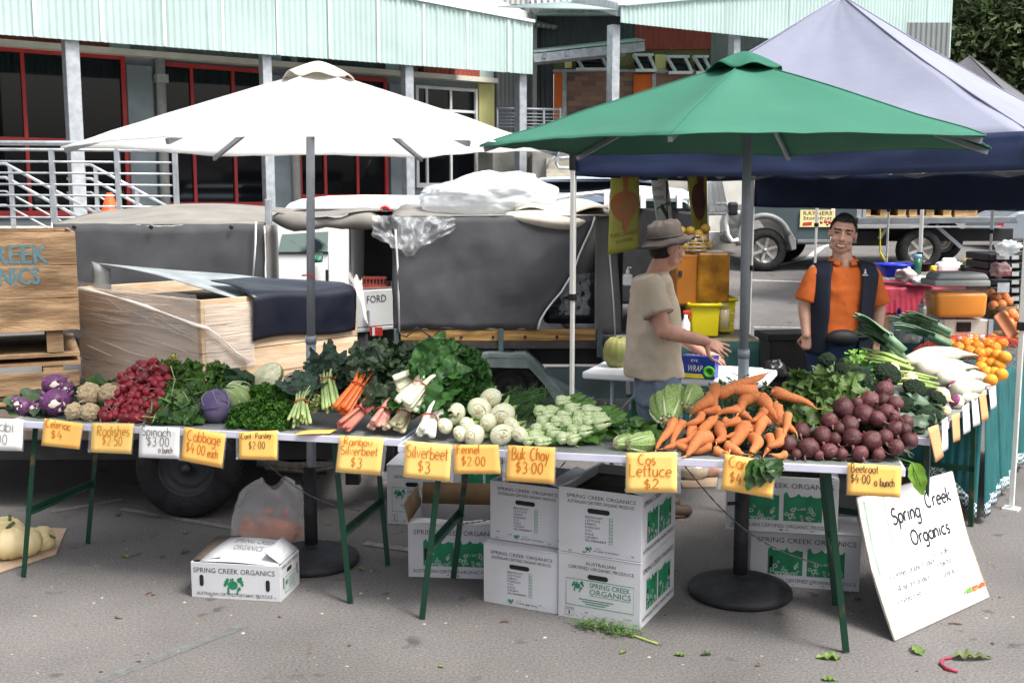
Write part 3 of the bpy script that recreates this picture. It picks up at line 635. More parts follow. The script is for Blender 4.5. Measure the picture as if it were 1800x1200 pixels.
slab('body',[(1752,408),(1756,388),(1790,372),(1860,366),(1960,372),(1962,420),(1760,424)],21.5,1.6,mat('car_silver',(.26,.29,.33),.3,.1,2,metal=.3,coat=.3),cg,.05)
slab('cabin',[(1785,371),(1810,340),(1900,338),(1930,371)],21.65,1.3,glassd,cg,.05)
for u in(1790,1920):p=Yp(u,425,21.6);p.z=gz(21.6)+.3;wheel(cg,p,.30,.2,alloy,spokes=5)
slab('tail_light',[(1754,398),(1758,386),(1768,383),(1764,397)],21.48,.03,mat('tail_red',(.45,.02,.02),.25),cg,0)
VY=12.6
van=thing('white_van','white van with its side door open behind the canvas trailers','van',(-2.0,VY+.8,gz(VY+.8)))
vw=mat('van_white',(.80,.81,.82),.25,.04,2,spec=.5,coat=.4)
slab('cab',[(455,560),(452,470),(470,420),(496,372),(612,370),(611,560)],VY,1.7,vw,van,.03)
slab('roof',[(496,371.5),(506,358),(528,350),(575,344.5),(640,342.5),(770,344),(773,371.5)],VY-.01,1.72,vw,van,.03)
slab('rear_side',[(690,372),(773,372),(773,560),(690,560)],VY,1.7,vw,van,.03);slab('interior',[(611.5,372),(689.5,372),(689.5,556),(611.5,556)],VY+1.4,.05,chassis,van,0)
slab('floor',[(611.5,509),(689.5,509),(689.5,560),(611.5,560)],VY+.02,1.36,vw,van,.0)
slab('side_window',[(489,443),(496,412),(577,407),(576,442)],VY-.012,.02,mat('van_glass_reflect',(.20,.27,.25),.1,.6,3,col2=(.02,.03,.035),lo=.42,hi=.5),van,0)  # green patches in the glass colour stand in for reflections
fpart('window_rubber',chassis,van,(488,443,577,446,VY-.02,VY-.001));fpart('gutter',chassis,van,(500,368,690,369.5,VY-.03,VY-.012))
fpart('door_gap',mat('seam',(.25,.25,.26),.6),van,(577.5,446,579,520,VY-.006,VY+.002));fpart('door_handle',chassis,van,(572,474,577,496,VY-.03,VY-.001),bev=.008)
fpart('door_runner',chassis,van,(614,376,617,500,VY+.1,VY+.16))
for u in(500,745):p=Yp(u,560,VY+.1);p.z=gz(VY)+.3;wheel(van,p,.3,.2,alloy)
cr=thing('red_crate','dark red slotted crate inside the open van door','crate',Yp(658,508,VY+.3));red=mat('crate_red',(.20,.035,.025),.5,.2)
fpart('base',red,cr,(637,500,679,508.5,VY+.1,VY+.6));fpart('rail',red,cr,(637,486,679,491,VY+.1,VY+.13));fpart('slat',red,cr,*[(637+i*6,491.2,639+i*6,499.8,VY+.1,VY+.13)for i in range(7)])
sp=thing('pump_sprayer','white garden sprayer with dark green pump top by the van door','sprayer',Yp(560,505,VY-.9))
def sprayer(t,u,vb,vt,y,w):
 b=Yp(u,vb,y);h=Yp(u,vt,y).z-b.z;r=w/1950*y/2;mb=MB()
 mb.lathe([(r*.95,0),(r,.02),(r,h*.62),(r*.85,h*.72),(r*.4,h*.76)],b,n=18);mb.build('tank',mat('milky_plastic',(.66,.67,.64),.4,.1,4,transl=.2),t)
 mb=MB();mb.lathe([(r*.42,h*.74),(r*.7,h*.78),(r*.65,h*.86),(r*.25,h*.88),(r*.2,h*.96)],b,n=14);mb.tube([b+V((-r*.6,0,h*.86)),b+V((-r*.6,0,h)),b+V((r*.6,0,h)),b+V((r*.6,0,h*.86))],r*.1,6);mb.build('pump',mat('sprayer_green',(.01,.13,.06),.4),t)
sprayer(sp,560,506,446,VY-.9,25)
fy=10.9
ft=thing('tray_trailer','white drop side tray with black lettering between the bin and the canvas trailer','tray',Yp(640,600,fy+.4))
slab('tailgate',[(560,515),(712,507),(712,568),(560,582)],fy,.05,mat('tray_white',(.60,.62,.62),.45,.15,3),ft,.006);slab('floor',[(560,572),(712,562),(712,569),(560,580)],fy+.06,1.5,chassis,ft,0)
slab('far_side',[(600,508),(712,503),(712,560),(600,560)],fy+1.5,.04,mat('tray_dark',(.18,.12,.11),.6),ft,.004)
slab('bottom_rail',[(560,584),(712,570),(712,576),(560,592)],fy-.02,.08,mat('tray_edge',(.52,.54,.54),.45,.15,3),ft,.006)
mb=MB();q=Yp(645,533,fy-.002);q2=Yp(678,530,fy-.002);ex=(q2-q).normalized();L=(q2-q).length
print_text(mb,'FORD',q,ex,(0,0,1),(0,-1,0),0,L*1.03,0,.072);mb.build('lettering',MATS['black_ink'],ft)
fpart('latch',steelg,ft,(645,544,650,575,fy-.05,fy-.003),bev=.01);fpart('reflector',mat('reflect_red',(.5,.04,.03),.3),ft,(650,575,672,590,fy-.03,fy-.0));fpart('reflector',MATS['white_paint'],ft,(654,575,659,590,fy-.036,fy-.031))
fpart('leg',mat('grey_post',(.30,.31,.31),.6),ft,(622,588,645,680,fy+.05,fy+.2),bev=.01);slab('under_rail',[(560,600),(640,586),(640,592),(560,606)],fy-.0,.05,chassis,ft,0)
bc=thing('parked_car','pale blue wagon with roof rails behind the plastic bundle','car',(1.4,17,gz(17)))
by=16
slab('body',[(905,490),(905,350),(930,338),(1190,342),(1212,356),(1212,490)],by,1.6,mat('car_blue',(.30,.38,.50),.3,.1,2,metal=.3,coat=.4),bc,.04)
slab('cabin',[(932,337.5),(950,318),(1100,316),(1160,322),(1188,341)],by+.1,1.4,glassd,bc,.04);slab('roof',[(938,320),(950,312),(1060,309),(1150,315),(1162,324),(1100,318),(960,320)],by+.05,1.5,mat('car_blue_roof',(.50,.57,.68),.25,.1,2,metal=.2,coat=.5),bc,.03)
for u in(960,1160):p=Yp(u,400,by+.1);p.z=gz(by)+.3;wheel(bc,p,.3,.2,alloy)
wc=thing('parked_car','white ute with dark side glass half hidden by the hanging banners','ute',(1.8,13.5,gz(13.5)));wy=13
slab('body',[(985,535),(985,365),(1130,362),(1225,372),(1228,535)],wy,1.6,chassis,wc,.04)
slab('bonnet',[(962,348),(1000,340),(1070,334),(1120,326),(1200,332),(1226,345),(1226,353),(1120,352),(1060,342),(966,356)],wy-.05,1.7,vw,wc,.03)
slab('cabin',[(1000,364.5),(1002,357),(1120,353.5),(1205,355),(1222,371)],wy+.05,1.5,mat('green_glass',(.05,.08,.075),.1,.3,2),wc,.03)
mb=MB()
for u in(1005,1066,1130,1194):mb.beam(Yp(u,342,wy-.06),Yp(u,366,wy-.06),.08,.06)
mb.build('pillar',vw,wc)
for u in(1025,1150):p=Yp(u,540,wy+.1);p.z=gz(wy)+.3;wheel(wc,p,.3,.2)
# ================================================================ canvas topped trailers
canv=mat('canvas_grey',(.066,.068,.074),.85,.14,5,bump=.25,bscale=300)
canvt=mat('canvas_tan',(.22,.21,.19),.85,.2,3,bump=.2,bscale=300)
canvc=mat('canvas_cream',(.62,.57,.47),.85,.15,5,bump=.2,bscale=200)
def wr(p,a=.012,s=3):return a*noise.noise(p*s)+a*.9*(.3-abs(noise.noise(p*s*1.6+V((5,1,2)))))+a*.35*(.3-abs(noise.noise(p*s*4+V((1,8,2)))))
def canvas(name,fn,nu,nv,m,parent,a=.015,s=3,th=.004):
 mb=MB()
 def g(i,j):p=V(fn(i,j));return p+V((wr(p+V((9,0,0)),a*.5,s),wr(p,a,s),wr(p+V((0,7,0)),a*.4,s)))
 mb.grid(g,nu,nv);return solid(mb.build(name,m,parent),th)
TY1=9.25
t1=thing('canvas_trailer','grey canvas covered box trailer behind the wooden bins at the left','trailer',(-2.9,TY1+.8,gz(TY1)))
L,Rr=Yp(92,395,TY1),Yp(463,392,TY1);zt,zb_=L.z,.62;dp=1.9
canvas('side_cover',lambda a,b:(L.x+(Rr.x-L.x)*a,TY1-.03*sin(pi*a)*sin(pi*b),zb_+(zt-zb_)*b+(.012*sin(a*9)if b>.9 else 0)),36,14,canv,t1,.022)
canvas('roof_cover',lambda a,b:(L.x+(Rr.x-L.x)*a,TY1+.002+dp*b,zt+.004-.05*sin(pi*a)*0+.16*sin(pi*min(1,b*.62))*(.6+.4*sin(pi*a))),24,12,canvt,t1,.012)
canvas('end_cover',lambda a,b:(L.x-.004,TY1+.06+(dp-.1)*a,zb_+(zt-zb_)*b),10,8,canv,t1,.015)
a1,a2=Yp(466,392,TY1-.05),Yp(489,394,TY1-.05);canvas('corner_flap',lambda a,b:(a1.x+(a2.x-a1.x)*a+.02*b*0,TY1-.05+.03*sin(a*5),.75+(zt-.75)*b),8,12,mat('canvas_mid',(.18,.178,.17),.85,.2,3,bump=.2,bscale=300),t1,.012)
for u in(131,266,407):
 p=Yp(u,399,TY1-.03);mb=MB();mb.lathe([(.018,0),(.018,.01),(.006,.012)],p,Matrix.Rotation(pi/2,3,'X'),10);mb.build('eyelet',blackp,t1)
mb=MB();mb.tube([Yp(91,392,TY1-.03),Yp(93,410,TY1-.03),Yp(90,430,TY1-.03)],.006,5);mb.tube([Yp(450,390,TY1-.04),Yp(449,430,TY1-.05),Yp(444,500,TY1-.04)],.008,5);mb.build('lacing',wpaint,t1)
mb=MB();mb.box((.5*(L.x+Rr.x),TY1+dp/2,.56),(Rr.x-L.x,dp,.09));mb.build('deck',chassis,t1)
for x in(L.x+.5,Rr.x-.5):wheel(t1,(x,TY1+.1,.29+gz(TY1)),.29,.18)
mb=MB();q=Yp(470,368,TY1+.0);mb.box((q.x,TY1-.0+.04,1.3),(.05,.05,2*(Yp(470,350,TY1).z-1.3)),None,.006);mb.build('post',galv,t1)
aw2=thing('rolled_awning','rolled grey canvas awning slung in front of the white van','awning',Yp(570,390,TY1+.3))
p0,p1=Yp(478,384,TY1+.25),Yp(668,385,TY1+.25);mb=MB()
mb.tube([p0+(p1-p0)*(i/14)+V((0,0,-.035*sin(pi*i/14)+.02*noise.noise(V((i*.5,0,0)))))for i in range(15)],[.02]+[.062+.018*sin(i*.7)for i in range(13)]+[.03],14,flat=1.0);mb.build('roll',canvt,aw2)
canvas('sheet',lambda a,b:p0+(p1-p0)*a+V((0,-.06+.3*b,.07-.02*sin(a*6)-.05*(1-b)*sin(pi*a))),20,5,canvt,aw2,.02)
TY2=8.98
t2=thing('canvas_trailer','grey canvas covered trailer with timber rail and its front corner unzipped','trailer',(0,TY2+.6,0))
def X2(u,v):return Yp(u,v,TY2)
lx=X2(690,480).x;rx=X2(1086,480).x;zt=X2(850,381).z;zb2_=X2(850,577).z;dep=1.3
def edge2(b):
 k=[(0,944),(.06,946),(.2,962),(.33,985),(.5,1005),(.7,1019),(.9,1038),(1,1044)]
 for(b0,u0),(b1,u1)in zip(k,k[1:]):
  if b<=b1:return u0+(u1-u0)*(b-b0)/(b1-b0)
 return k[-1][1]
def f2(a,b):
 z=zb2_+(zt-zb2_)*b;ue=edge2(b);xe=X2(ue,577-196*b).x;x=lx+(xe-lx)*a
 return(x,TY2-.035*sin(pi*b)*sin(pi*a)-.02*sin(a*7+b*4)*sin(pi*b)-(.06*max(0,a-.85)/.15*max(0,.4-b)),z-(.012*abs(sin(a*14))if b<.05 else 0))
canvas('side_cover',f2,40,18,canv,t2,.018,4)
canvas('corner_flap',lambda a,b:(X2(1046+(50-14*b)*a,480).x,TY2+.02+.02*sin(a*6)+.05*a,zb2_-.06+(zt-zb2_+.06)*b),8,14,mat('canvas_mid',(0,0,0)),t2,.015)
canvas('roof_cover',lambda a,b:(lx+(rx-lx)*a,TY2+.002+dep*b,zt+.006+.08*sin(pi*min(1,b*.6))),20,8,canvt,t2,.012)
canvas('end_cover',lambda a,b:(lx-.003,TY2+.03+(dep-.05)*a,zb2_+(zt-zb2_)*b),8,8,canv,t2,.012);canvas('end_cover',lambda a,b:(rx+.05,TY2+.1+(dep-.12)*a,zb2_+(zt-zb2_)*b),8,8,canv,t2,.012)
canvas('back_cover',lambda a,b:(lx+(rx-lx)*a,TY2+dep,zb2_+(zt-zb2_)*b),8,8,canv,t2,.012)
mb=MB();mb.tube([V((X2(edge2(b/12),577-196*b/12).x+.006,TY2-.025-.07*max(0,.4-b/12),zb2_+(zt-zb2_)*b/12))for b in range(13)],.008,6)
mb.tube([V((lx+.05,TY2-.012,zb2_-.03)),V((lx+.045,TY2-.02,zb2_+.5)),V((lx+.03,TY2-.012,zt-.1))],.009,6);mb.tube([X2(1071,440),X2(1078,530)-V((0,.02,0)),X2(1081,588)-V((0,.02,0))],.006,6);mb.build('zip',wpaint,t2)
mb=MB();mb.sheet(lambda a,b:(X2(888+a*158,400).x,TY2-.10*sin(pi*b)*sin(pi*a)**.6+.05,zt+.03-.19*b*sin(pi*min(1,a*.9+.08))**.7*(.7+.3*a)+.02*sin(a*5)),24,8,.006);mb.build('rolled_flap',canvc,t2)
mb=MB();mb.sheet(lambda a,b:(X2(905+a*165,400).x,TY2+.05+.5*b,zt+.045+.07*sin(pi*b)+.03*sin(a*9+b*4)),20,8,.006);mb.build('folded_canvas',canvc,t2)
timber=bands(mat('timber_rail',(.46,.28,.10),.7,.35,4,stretch=(.5,3,9),bump=.2),(.4,.3,.22),.1)
fpart('timber_rail',timber,t2,(704,579,1047,599,TY2+.01,TY2+.05),bev=.004)
fpart('tray_edge',mat('tray_brown',(.05,.045,.04),.6,.3),t2,(702,599.6,1100,612,TY2+.0,TY2+.06));fpart('tray_side',mat('trailer_teal',(.095,.135,.14),.5,.3,3),t2,(960,646,1100,700,TY2+.15,TY2+.2));fpart('chassis_rail',chassis,t2,(705,613,1100,640,TY2+.2,TY2+1.1))
tt=MATS['trailer_teal']
for u in(697,881,1055):fpart('stake',tt,t2,(u-5,578,u+4,628,TY2-.02,TY2+.008),bev=.004)
mb=MB()
for i in range(5):p=X2(960+i*0+(720-960)*(i/4.0)+0,590);mb.lathe([(.012,0),(.012,.012),(0,.014)],V((X2(865+i*56-110,590).x,TY2+.008,X2(800,592).z)),Matrix.Rotation(pi/2,3,'X'),8)
mb.build('bolt',chassis,t2)
mb=MB();mb.tube([X2(u,v)-V((0,.03,0))for u,v in((700,575),(705,588),(715,591),(733,575),(760,592),(778,575),(800,578))],.007,6);mb.build('cord',blackp,t2)
mb=MB();g=[(838,640),(846,622),(862,620),(925,621),(1003,702)]
gp=[X2(u,v)for u,v in g]
for a,b in zip(gp,gp[1:]):mb.beam(V((a.x,TY2+.02,a.z)),V((b.x,TY2+.02,b.z)),.36,.03,(0,0,1)if abs(b.z-a.z)<.1 else(1,0,1))
mb.prism([(p.x,p.z)for p in[X2(u,v)for u,v in((846,624),(862,621),(925,622),(1003,704),(985,716),(957,672),(930,642),(846,640))]],(0,TY2-.155,0),(1,0,0),(0,0,1),(0,1,0),.015)
mb.prism([(p.x,p.z)for p in[X2(u,v)for u,v in((960,655),(1042,700),(1003,704))]],(0,TY2-.10,0),(1,0,0),(0,0,1),(0,1,0),.1)
mb.build('mudguard',mat('mudguard_teal',(.15,.19,.19),.55,.35,5),t2)
wheel(t2,(X2(893,700).x,TY2+.02,.30),.30,.2);mb=MB();mb.tube([X2(1000,645),X2(1105,648)],.012,6);mb.build('tie_rod',tt,t2)
mb=MB();mb.beam(X2(1055,605)-V((0,.03,0)),X2(1068,660)-V((0,.03,0)),.05,.03);mb.build('stay',tt,t2)
clear=mat('clear_plastic',(.75,.78,.8),.12,.05,8,alpha=.30,spec=.8,bump=.8,bscale=9)
film=mat('white_film',(.84,.88,.90),.25,.05,8,alpha=.60,spec=.6,transl=.3,bump=.5,bscale=7)
gd=thing('wrapped_goods','dark plastic wrapped goods inside the unzipped trailer','goods',X2(1020,570)+V((0,.5,0)))
mb=MB();mb.box(X2(1015,560)+V((0,.55,.12)),(.55,.5,.4),None,.05);mb.build('load',mat('navy_bag',(.012,.016,.03),.25,.3,9,bump=.6,bscale=14),gd)
mb=MB();mb.sheet(lambda a,b:X2(985+a*55,560)+V((.04*noise.noise(V((a*5,b*5,0))),.28+.08*noise.noise(V((a*7,b*7,3))),.0+.35*b)),12,12,.002);mb.build('plastic_wrap',clear,gd)
pb=thing('plastic_bundle','bundle of crumpled clear white plastic lying over the trailer roof','plastic sheet',X2(850,380)+V((0,.4,0)))
mb=MB();cc=X2(850,345)+V((.02,.45,0))
def bun(a,b):
 th=pi*b;ph=2*pi*a;d=V((cos(ph)*sin(th),sin(ph)*sin(th),cos(th)));k=1+.14*noise.noise(d*2.2)+.12*abs(noise.noise(d*3.5+V((3,0,0))))+.05*abs(noise.noise(d*8))+.02*abs(noise.noise(d*16))
 f=.75+.25*d.x;return cc+V((d.x*.54*k,d.y*.40*k,max(-.16,d.z*.25*k*(f if d.z>0 else 1))))
mb.grid(bun,130,64);mb.build('bundle',film,pb)
def drape(u0,u1,v0,v1,seed,lo):
 mb=MB()
 def fn(a,b):
  u=u0+(u1-u0)*a;dv=lo(a)*b;p=X2(u,v0+dv)
  n1=noise.noise(V((a*6+seed,b*2.5,seed)));n2=noise.noise(V((a*15+seed,b*5,1)))
  return p+V((.03*n1*b+.02*n2,-.06-.05*n1-.035*n2+.02*sin(a*25+b*3),.012*n2))
 mb.grid(fn,50,22);return mb
drape(656,800,379,420,2.0,lambda a:15+48*sin(pi*(a*.8+.12))*(1 if a<.5 else .8)).build('hanging_sheet',clear,pb)
drape(700,762,382,455,5.0,lambda a:68*sin(pi*(a*.7+.25))).build('hanging_sheet',clear,pb)
hk=thing('red_hook','small red clip hooked on the van roof edge','clip',Yp(677,368,VY-.05));mb=MB();mb.tube([Yp(u,v,VY-.05)for u,v in arc(677,372,8,0,180,8)],.02,6);mb.build('clip',mat('clip_red',(.55,.02,.02),.4),hk)
# ================================================================ flat trailer carrying the wooden bins
fl=thing('flat_trailer','black flat trailer under the wooden bins with a muddy wheel in front','trailer',(-2.4,7.2,0))
mb=MB();mb.box((-2.55,7.35,.47),(3.3,2.0,.07),None,.01);mb.build('deck',mat('deck_wood',(.10,.085,.07),.8,.4,5),fl)
mb=MB()
for y in(6.42,8.2):mb.box((-2.35,y,.375),(3.3,.07,.12))
for x in(-3.2,-2.5,-1.5,-.75):mb.box((x,7.3,.38),(.06,1.7,.1))
mb.build('chassis_rail',chassis,fl)
mb=MB();mb.box((-.95,6.48,.3),(.08,.1,.3));mb.box((-1.28,6.47,.25),(.35,.05,.08));mb.box((-.62,6.7,.30),(.34,.3,.2),None,.01);mb.build('bracket',chassis,fl)
wp=Gp(318,916);wheel(fl,(-1.88,6.32,.293),.293,.2,mat('muddy_rim',(.035,.036,.042),.5,.8,5,col2=(.11,.085,.06),lo=.30,hi=.40));wheel(fl,(-1.88,8.1,.293),.293,.2)
mb=MB();mb.tube([V((-1.5,6.4,.30)),V((-1.3,6.38,.27)),V((-1.05,6.4,.275)),V((-.9,6.42,.31))],.03,8);mb.tube([V((-1.45,6.36,.27)),V((-1.2,6.36,.245)),V((-.95,6.38,.28))],.012,6);mb.build('hanging_rope',mat('rope',(.09,.08,.07),.9,.3,30,bump=.5),fl)
binw=bands(mat('bin_wood',(.64,.49,.34),.75,.25,3,stretch=(1,1,6),bump=.15,bscale=20),(.80,.71,.63),.1)
binold=bands(mat('bin_wood_old',(.31,.205,.115),.85,.4,2.5,stretch=(1,1,4),bump=.3,bscale=25),(.40,.33,.27),.1)
def bin_thing(t,o,ex,ey,Lx,Ly,z0,z1,m,rows=4,th=.022,post=.07):
 ex,ey=V(ex),V(ey);o=V(o);rows_=rows;h=(z1-z0)/rows_
 for(a,d,L_,nrm)in((o,ex,Lx,-ey),(o,ey,Ly,-ex),(o+ey*Ly,ex,Lx,ey),(o+ex*Lx,ey,Ly,ex)):
  for r in range(rows_):
   mb=MB();c=a+d*(L_/2)+nrm*(th/2)+V((0,0,z0-o.z+h*(r+.5)))
   mb.box(c,(L_+(th*2 if d==ex else 0),th-.001*r,h-.005),rotz(atan2(d.y,d.x)),.003)
   mb.build('plank',m,t)
 mb=MB()
 for i,j in((0,0),(1,0),(0,1),(1,1)):
  c=o+ex*(post*.55 if i==0 else Lx-post*.55)+ey*(post*.55 if j==0 else Ly-post*.55);mb.box(c+V((0,0,(z0+z1)/2-o.z-.005)),(post,post,z1-z0-.02),rotz(atan2(ex.y,ex.x)))
 mb.build('corner_post',m,t);mb=MB();mb.box(o+ex*Lx/2+ey*Ly/2+V((0,0,z0-o.z+.03)),(Lx-.02,Ly-.02,.03),rotz(atan2(ex.y,ex.x)));mb.build('floor',m,t)
bcn=V((-1.93,6.87,.51));bex=V((.66,.75,0)).normalized();bey=V((-.80,.60,0)).normalized();bey=V((-bex.y,bex.x,0));bey=(bey+V((-.12,-.05,0))).normalized();bey=V((-bex.y,bex.x,0))
bn=thing('wooden_bin','pale wooden produce bin wrapped in stretch film under a navy board','bin',bcn)
bin_thing(bn,bcn,bex,bey,1.22,1.50,.53,1.215,binw)
sf=mat('stretch_film',(.85,.82,.80),.25,.05,20,alpha=.34,spec=.7,stretch=(1,1,14),bump=.6,bscale=6)
_n=sf.node_tree
mb=MB()
def filmf(a,b):
 s=1.52*(1-a)
 p=bcn+bey*s-bex*.032
 return V((p.x,p.y,.68+.575*b-.13*(1-b)*(1-a)+.035*a*sin(b*6)))-bex*(.004+.006*noise.noise(V((a*4,b*12,0))))
mb.grid(filmf,30,24);mb.grid(lambda a,b:V((0,0,.76+.42*b))+V((bcn.x,bcn.y,0))+bex*(.36*a)-bey*(.032+.006*noise.noise(V((a*4,b*12,4)))),12,18);mb.build('stretch_wrap',sf,bn)
mb=MB();rr=random.Random(5);m2=mat('film_fold',(.80,.76,.73),.3,.1,20,alpha=.55,spec=.7)
for i in range(46):
 z=1.21-abs(rr.gauss(0,.2));sl=rr.uniform(-.12,.05)if rr.random()<.7 else rr.uniform(-.3,.1);s0_,s1_=sorted((rr.uniform(0,1.5),rr.uniform(0,1.5)))
 pts=[bcn+bey*(1.5-s_)-bex*.042+V((0,0,z-.51+sl*(s_-.65)+.006*sin(s_*9+i)))for s_ in[s0_+(s1_-s0_)*q/6 for q in range(7)]]
 if max(p.z for p in pts)<1.235 and min(p.z for p in pts)>.62:mb.tube(pts,[.001]+[rr.uniform(.0015,.005)]*5+[.001],5,flat=.5)
tw=[bcn+bey*(1.47*(1-q/8))-bex*.05+V((0,0,.70-.15*(q/8)**1.5))for q in range(9)]+[bcn+bex*(.1*i)-bey*.05+V((0,0,.53-.07*i-.03*(i>1)))for i in range(4)]
mb.tube(tw,[.014+.008*sin(i*1.7)for i in range(len(tw))],7,flat=.6)
mb.build('twisted_film',m2,bn)
mb=MB();mb.sheet(lambda a,b:bcn+bex*(1.15+.10*a)+bey*(-.08+.06*b-.05*a)+V((0,0,.80-.03*a-.35*(1-b)*a+.02*sin(a*14+b*5))),14,12,.002);mb.build('loose_film',sf,bn)
navy=mat('navy_board',(.007,.009,.018),.30,.4,5,spec=.35,col2=(.016,.018,.028))
nv=thing('navy_board','folded navy waxed card lid hanging over the front of the bin','card lid',bcn+V((.3,.3,.8)))
def nb(a,b):
 s=.34+.86*a
 if b<.42:return bcn+bex*s-bey*(.045+.02*sin(b*4))+V((0,0,.715-.30+.30*b/.42+.015*sin(a*6)))
 q=(b-.42)/.58;return bcn+bex*(s-.02)+bey*(-.04+.42*q)+V((0,0,.715+.03*sin(min(1,q*1.2)*pi*.5)+.05*q*(1-a)+.01*sin(a*7+q*5)))
mb=MB();mb.sheet(nb,22,26,.006);mb.build('lid',navy,nv)
gl=mat('card_sheen_grey',(.27,.30,.31),.5,.25,6)  # pale grey painted for the sheen on top of the navy card
cl=thing('card_liner','raised cardboard liner, painted grey white for its sheen, leaning out of the open bin','cardboard',bcn+bey*.8+V((0,0,.8)))
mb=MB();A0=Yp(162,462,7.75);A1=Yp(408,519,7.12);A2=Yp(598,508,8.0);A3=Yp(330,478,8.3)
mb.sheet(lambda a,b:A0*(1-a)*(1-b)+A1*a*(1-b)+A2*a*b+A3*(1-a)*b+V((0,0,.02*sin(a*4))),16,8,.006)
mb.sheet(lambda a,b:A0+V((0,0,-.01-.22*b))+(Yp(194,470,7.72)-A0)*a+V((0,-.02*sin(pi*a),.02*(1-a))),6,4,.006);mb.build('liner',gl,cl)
mb=MB();mb.box(bcn+bex*.61+bey*.75+V((0,0,.60)),(1.14,1.42,.05),rotz(atan2(bex.y,bex.x)));mb.build('inner_board',mat('bin_shade_brown',(.05,.045,.025),.8,.2,6),cl)  # dark board added, its colour standing in for shade inside the bin
ob=thing('wooden_bin','weathered wooden bin with blue stencilled capitals on its boards','bin',(-3.6,7.3,.99))
oc=Yp(133,560,7.15);oex=V((.915,.40,0)).normalized();oey=V((-oex.y,oex.x,0));oo=V((oc.x,oc.y,.99))-oex*1.25
zt_=Yp(133,407,7.15).z;bin_thing(ob,oo+V((0,0,0)),oex,oey,1.25,1.1,.99,zt_,binold,3)
sten=mat('stencil_blue',(.06,.14,.17),.85,.4,30,col2=(.16,.16,.13),lo=.3,hi=.5)
mb=MB();fo=V((oo.x,oo.y,0))-oey*.0225;lz=lambda v:Yp(60,v,7.1).z
def lx_(u):return(Yp(u,450,7.12)-V((oo.x,oo.y,0))).dot(oex)
for s,u0,u1,v0,v1 in(('SPRING CREEK',-195,84,462,430),('ORGANICS',-98,67,498,469)):
 [print_text(mb,s,fo,oex,(0,0,1),-oey,lx_(u0)+q_,lx_(u1)+q_,lz(v0)-abs(q_)*.5,lz(v1)+abs(q_)*.5,lift=.0012+.02*abs(q_)+.0002*(q_>0))for q_ in(-.004,-.002,0,.002,.004)]
mb.build('stencil',sten,ob)
mb=MB()
for k in range(3):mb.box(oo+oex*(.12+k*.5)+oey*.55+V((0,0,-.07)),(.1,1.1,.135),rotz(atan2(oex.y,oex.x)))
mb.build('runner',binold,ob)
ub=thing('timber_pallet','dark timber pallet base beneath the stencilled bin','pallet',oo+V((.6,.5,-.45)))
mb=MB()
for z in(.78,.835):mb.box(oo+oex*.625+oey*.55+V((0,0,z-.99)),(1.28,1.12,.022),rotz(atan2(oex.y,oex.x)))
for k in range(3):mb.box(oo+oex*(.14+k*.48)+oey*.55+V((0,0,.66-.99)),(.12,1.1,.215),rotz(atan2(oex.y,oex.x)))
mb.box(oo+oex*.625-oey*.02+V((0,0,.66-.99)),(1.26,.02,.14),rotz(atan2(oex.y,oex.x)));mb.box(oo+oex*.625+oey*.55+V((0,0,.535-.99)),(1.28,1.12,.03),rotz(atan2(oex.y,oex.x)))
mb.build('boards',binold,ub)
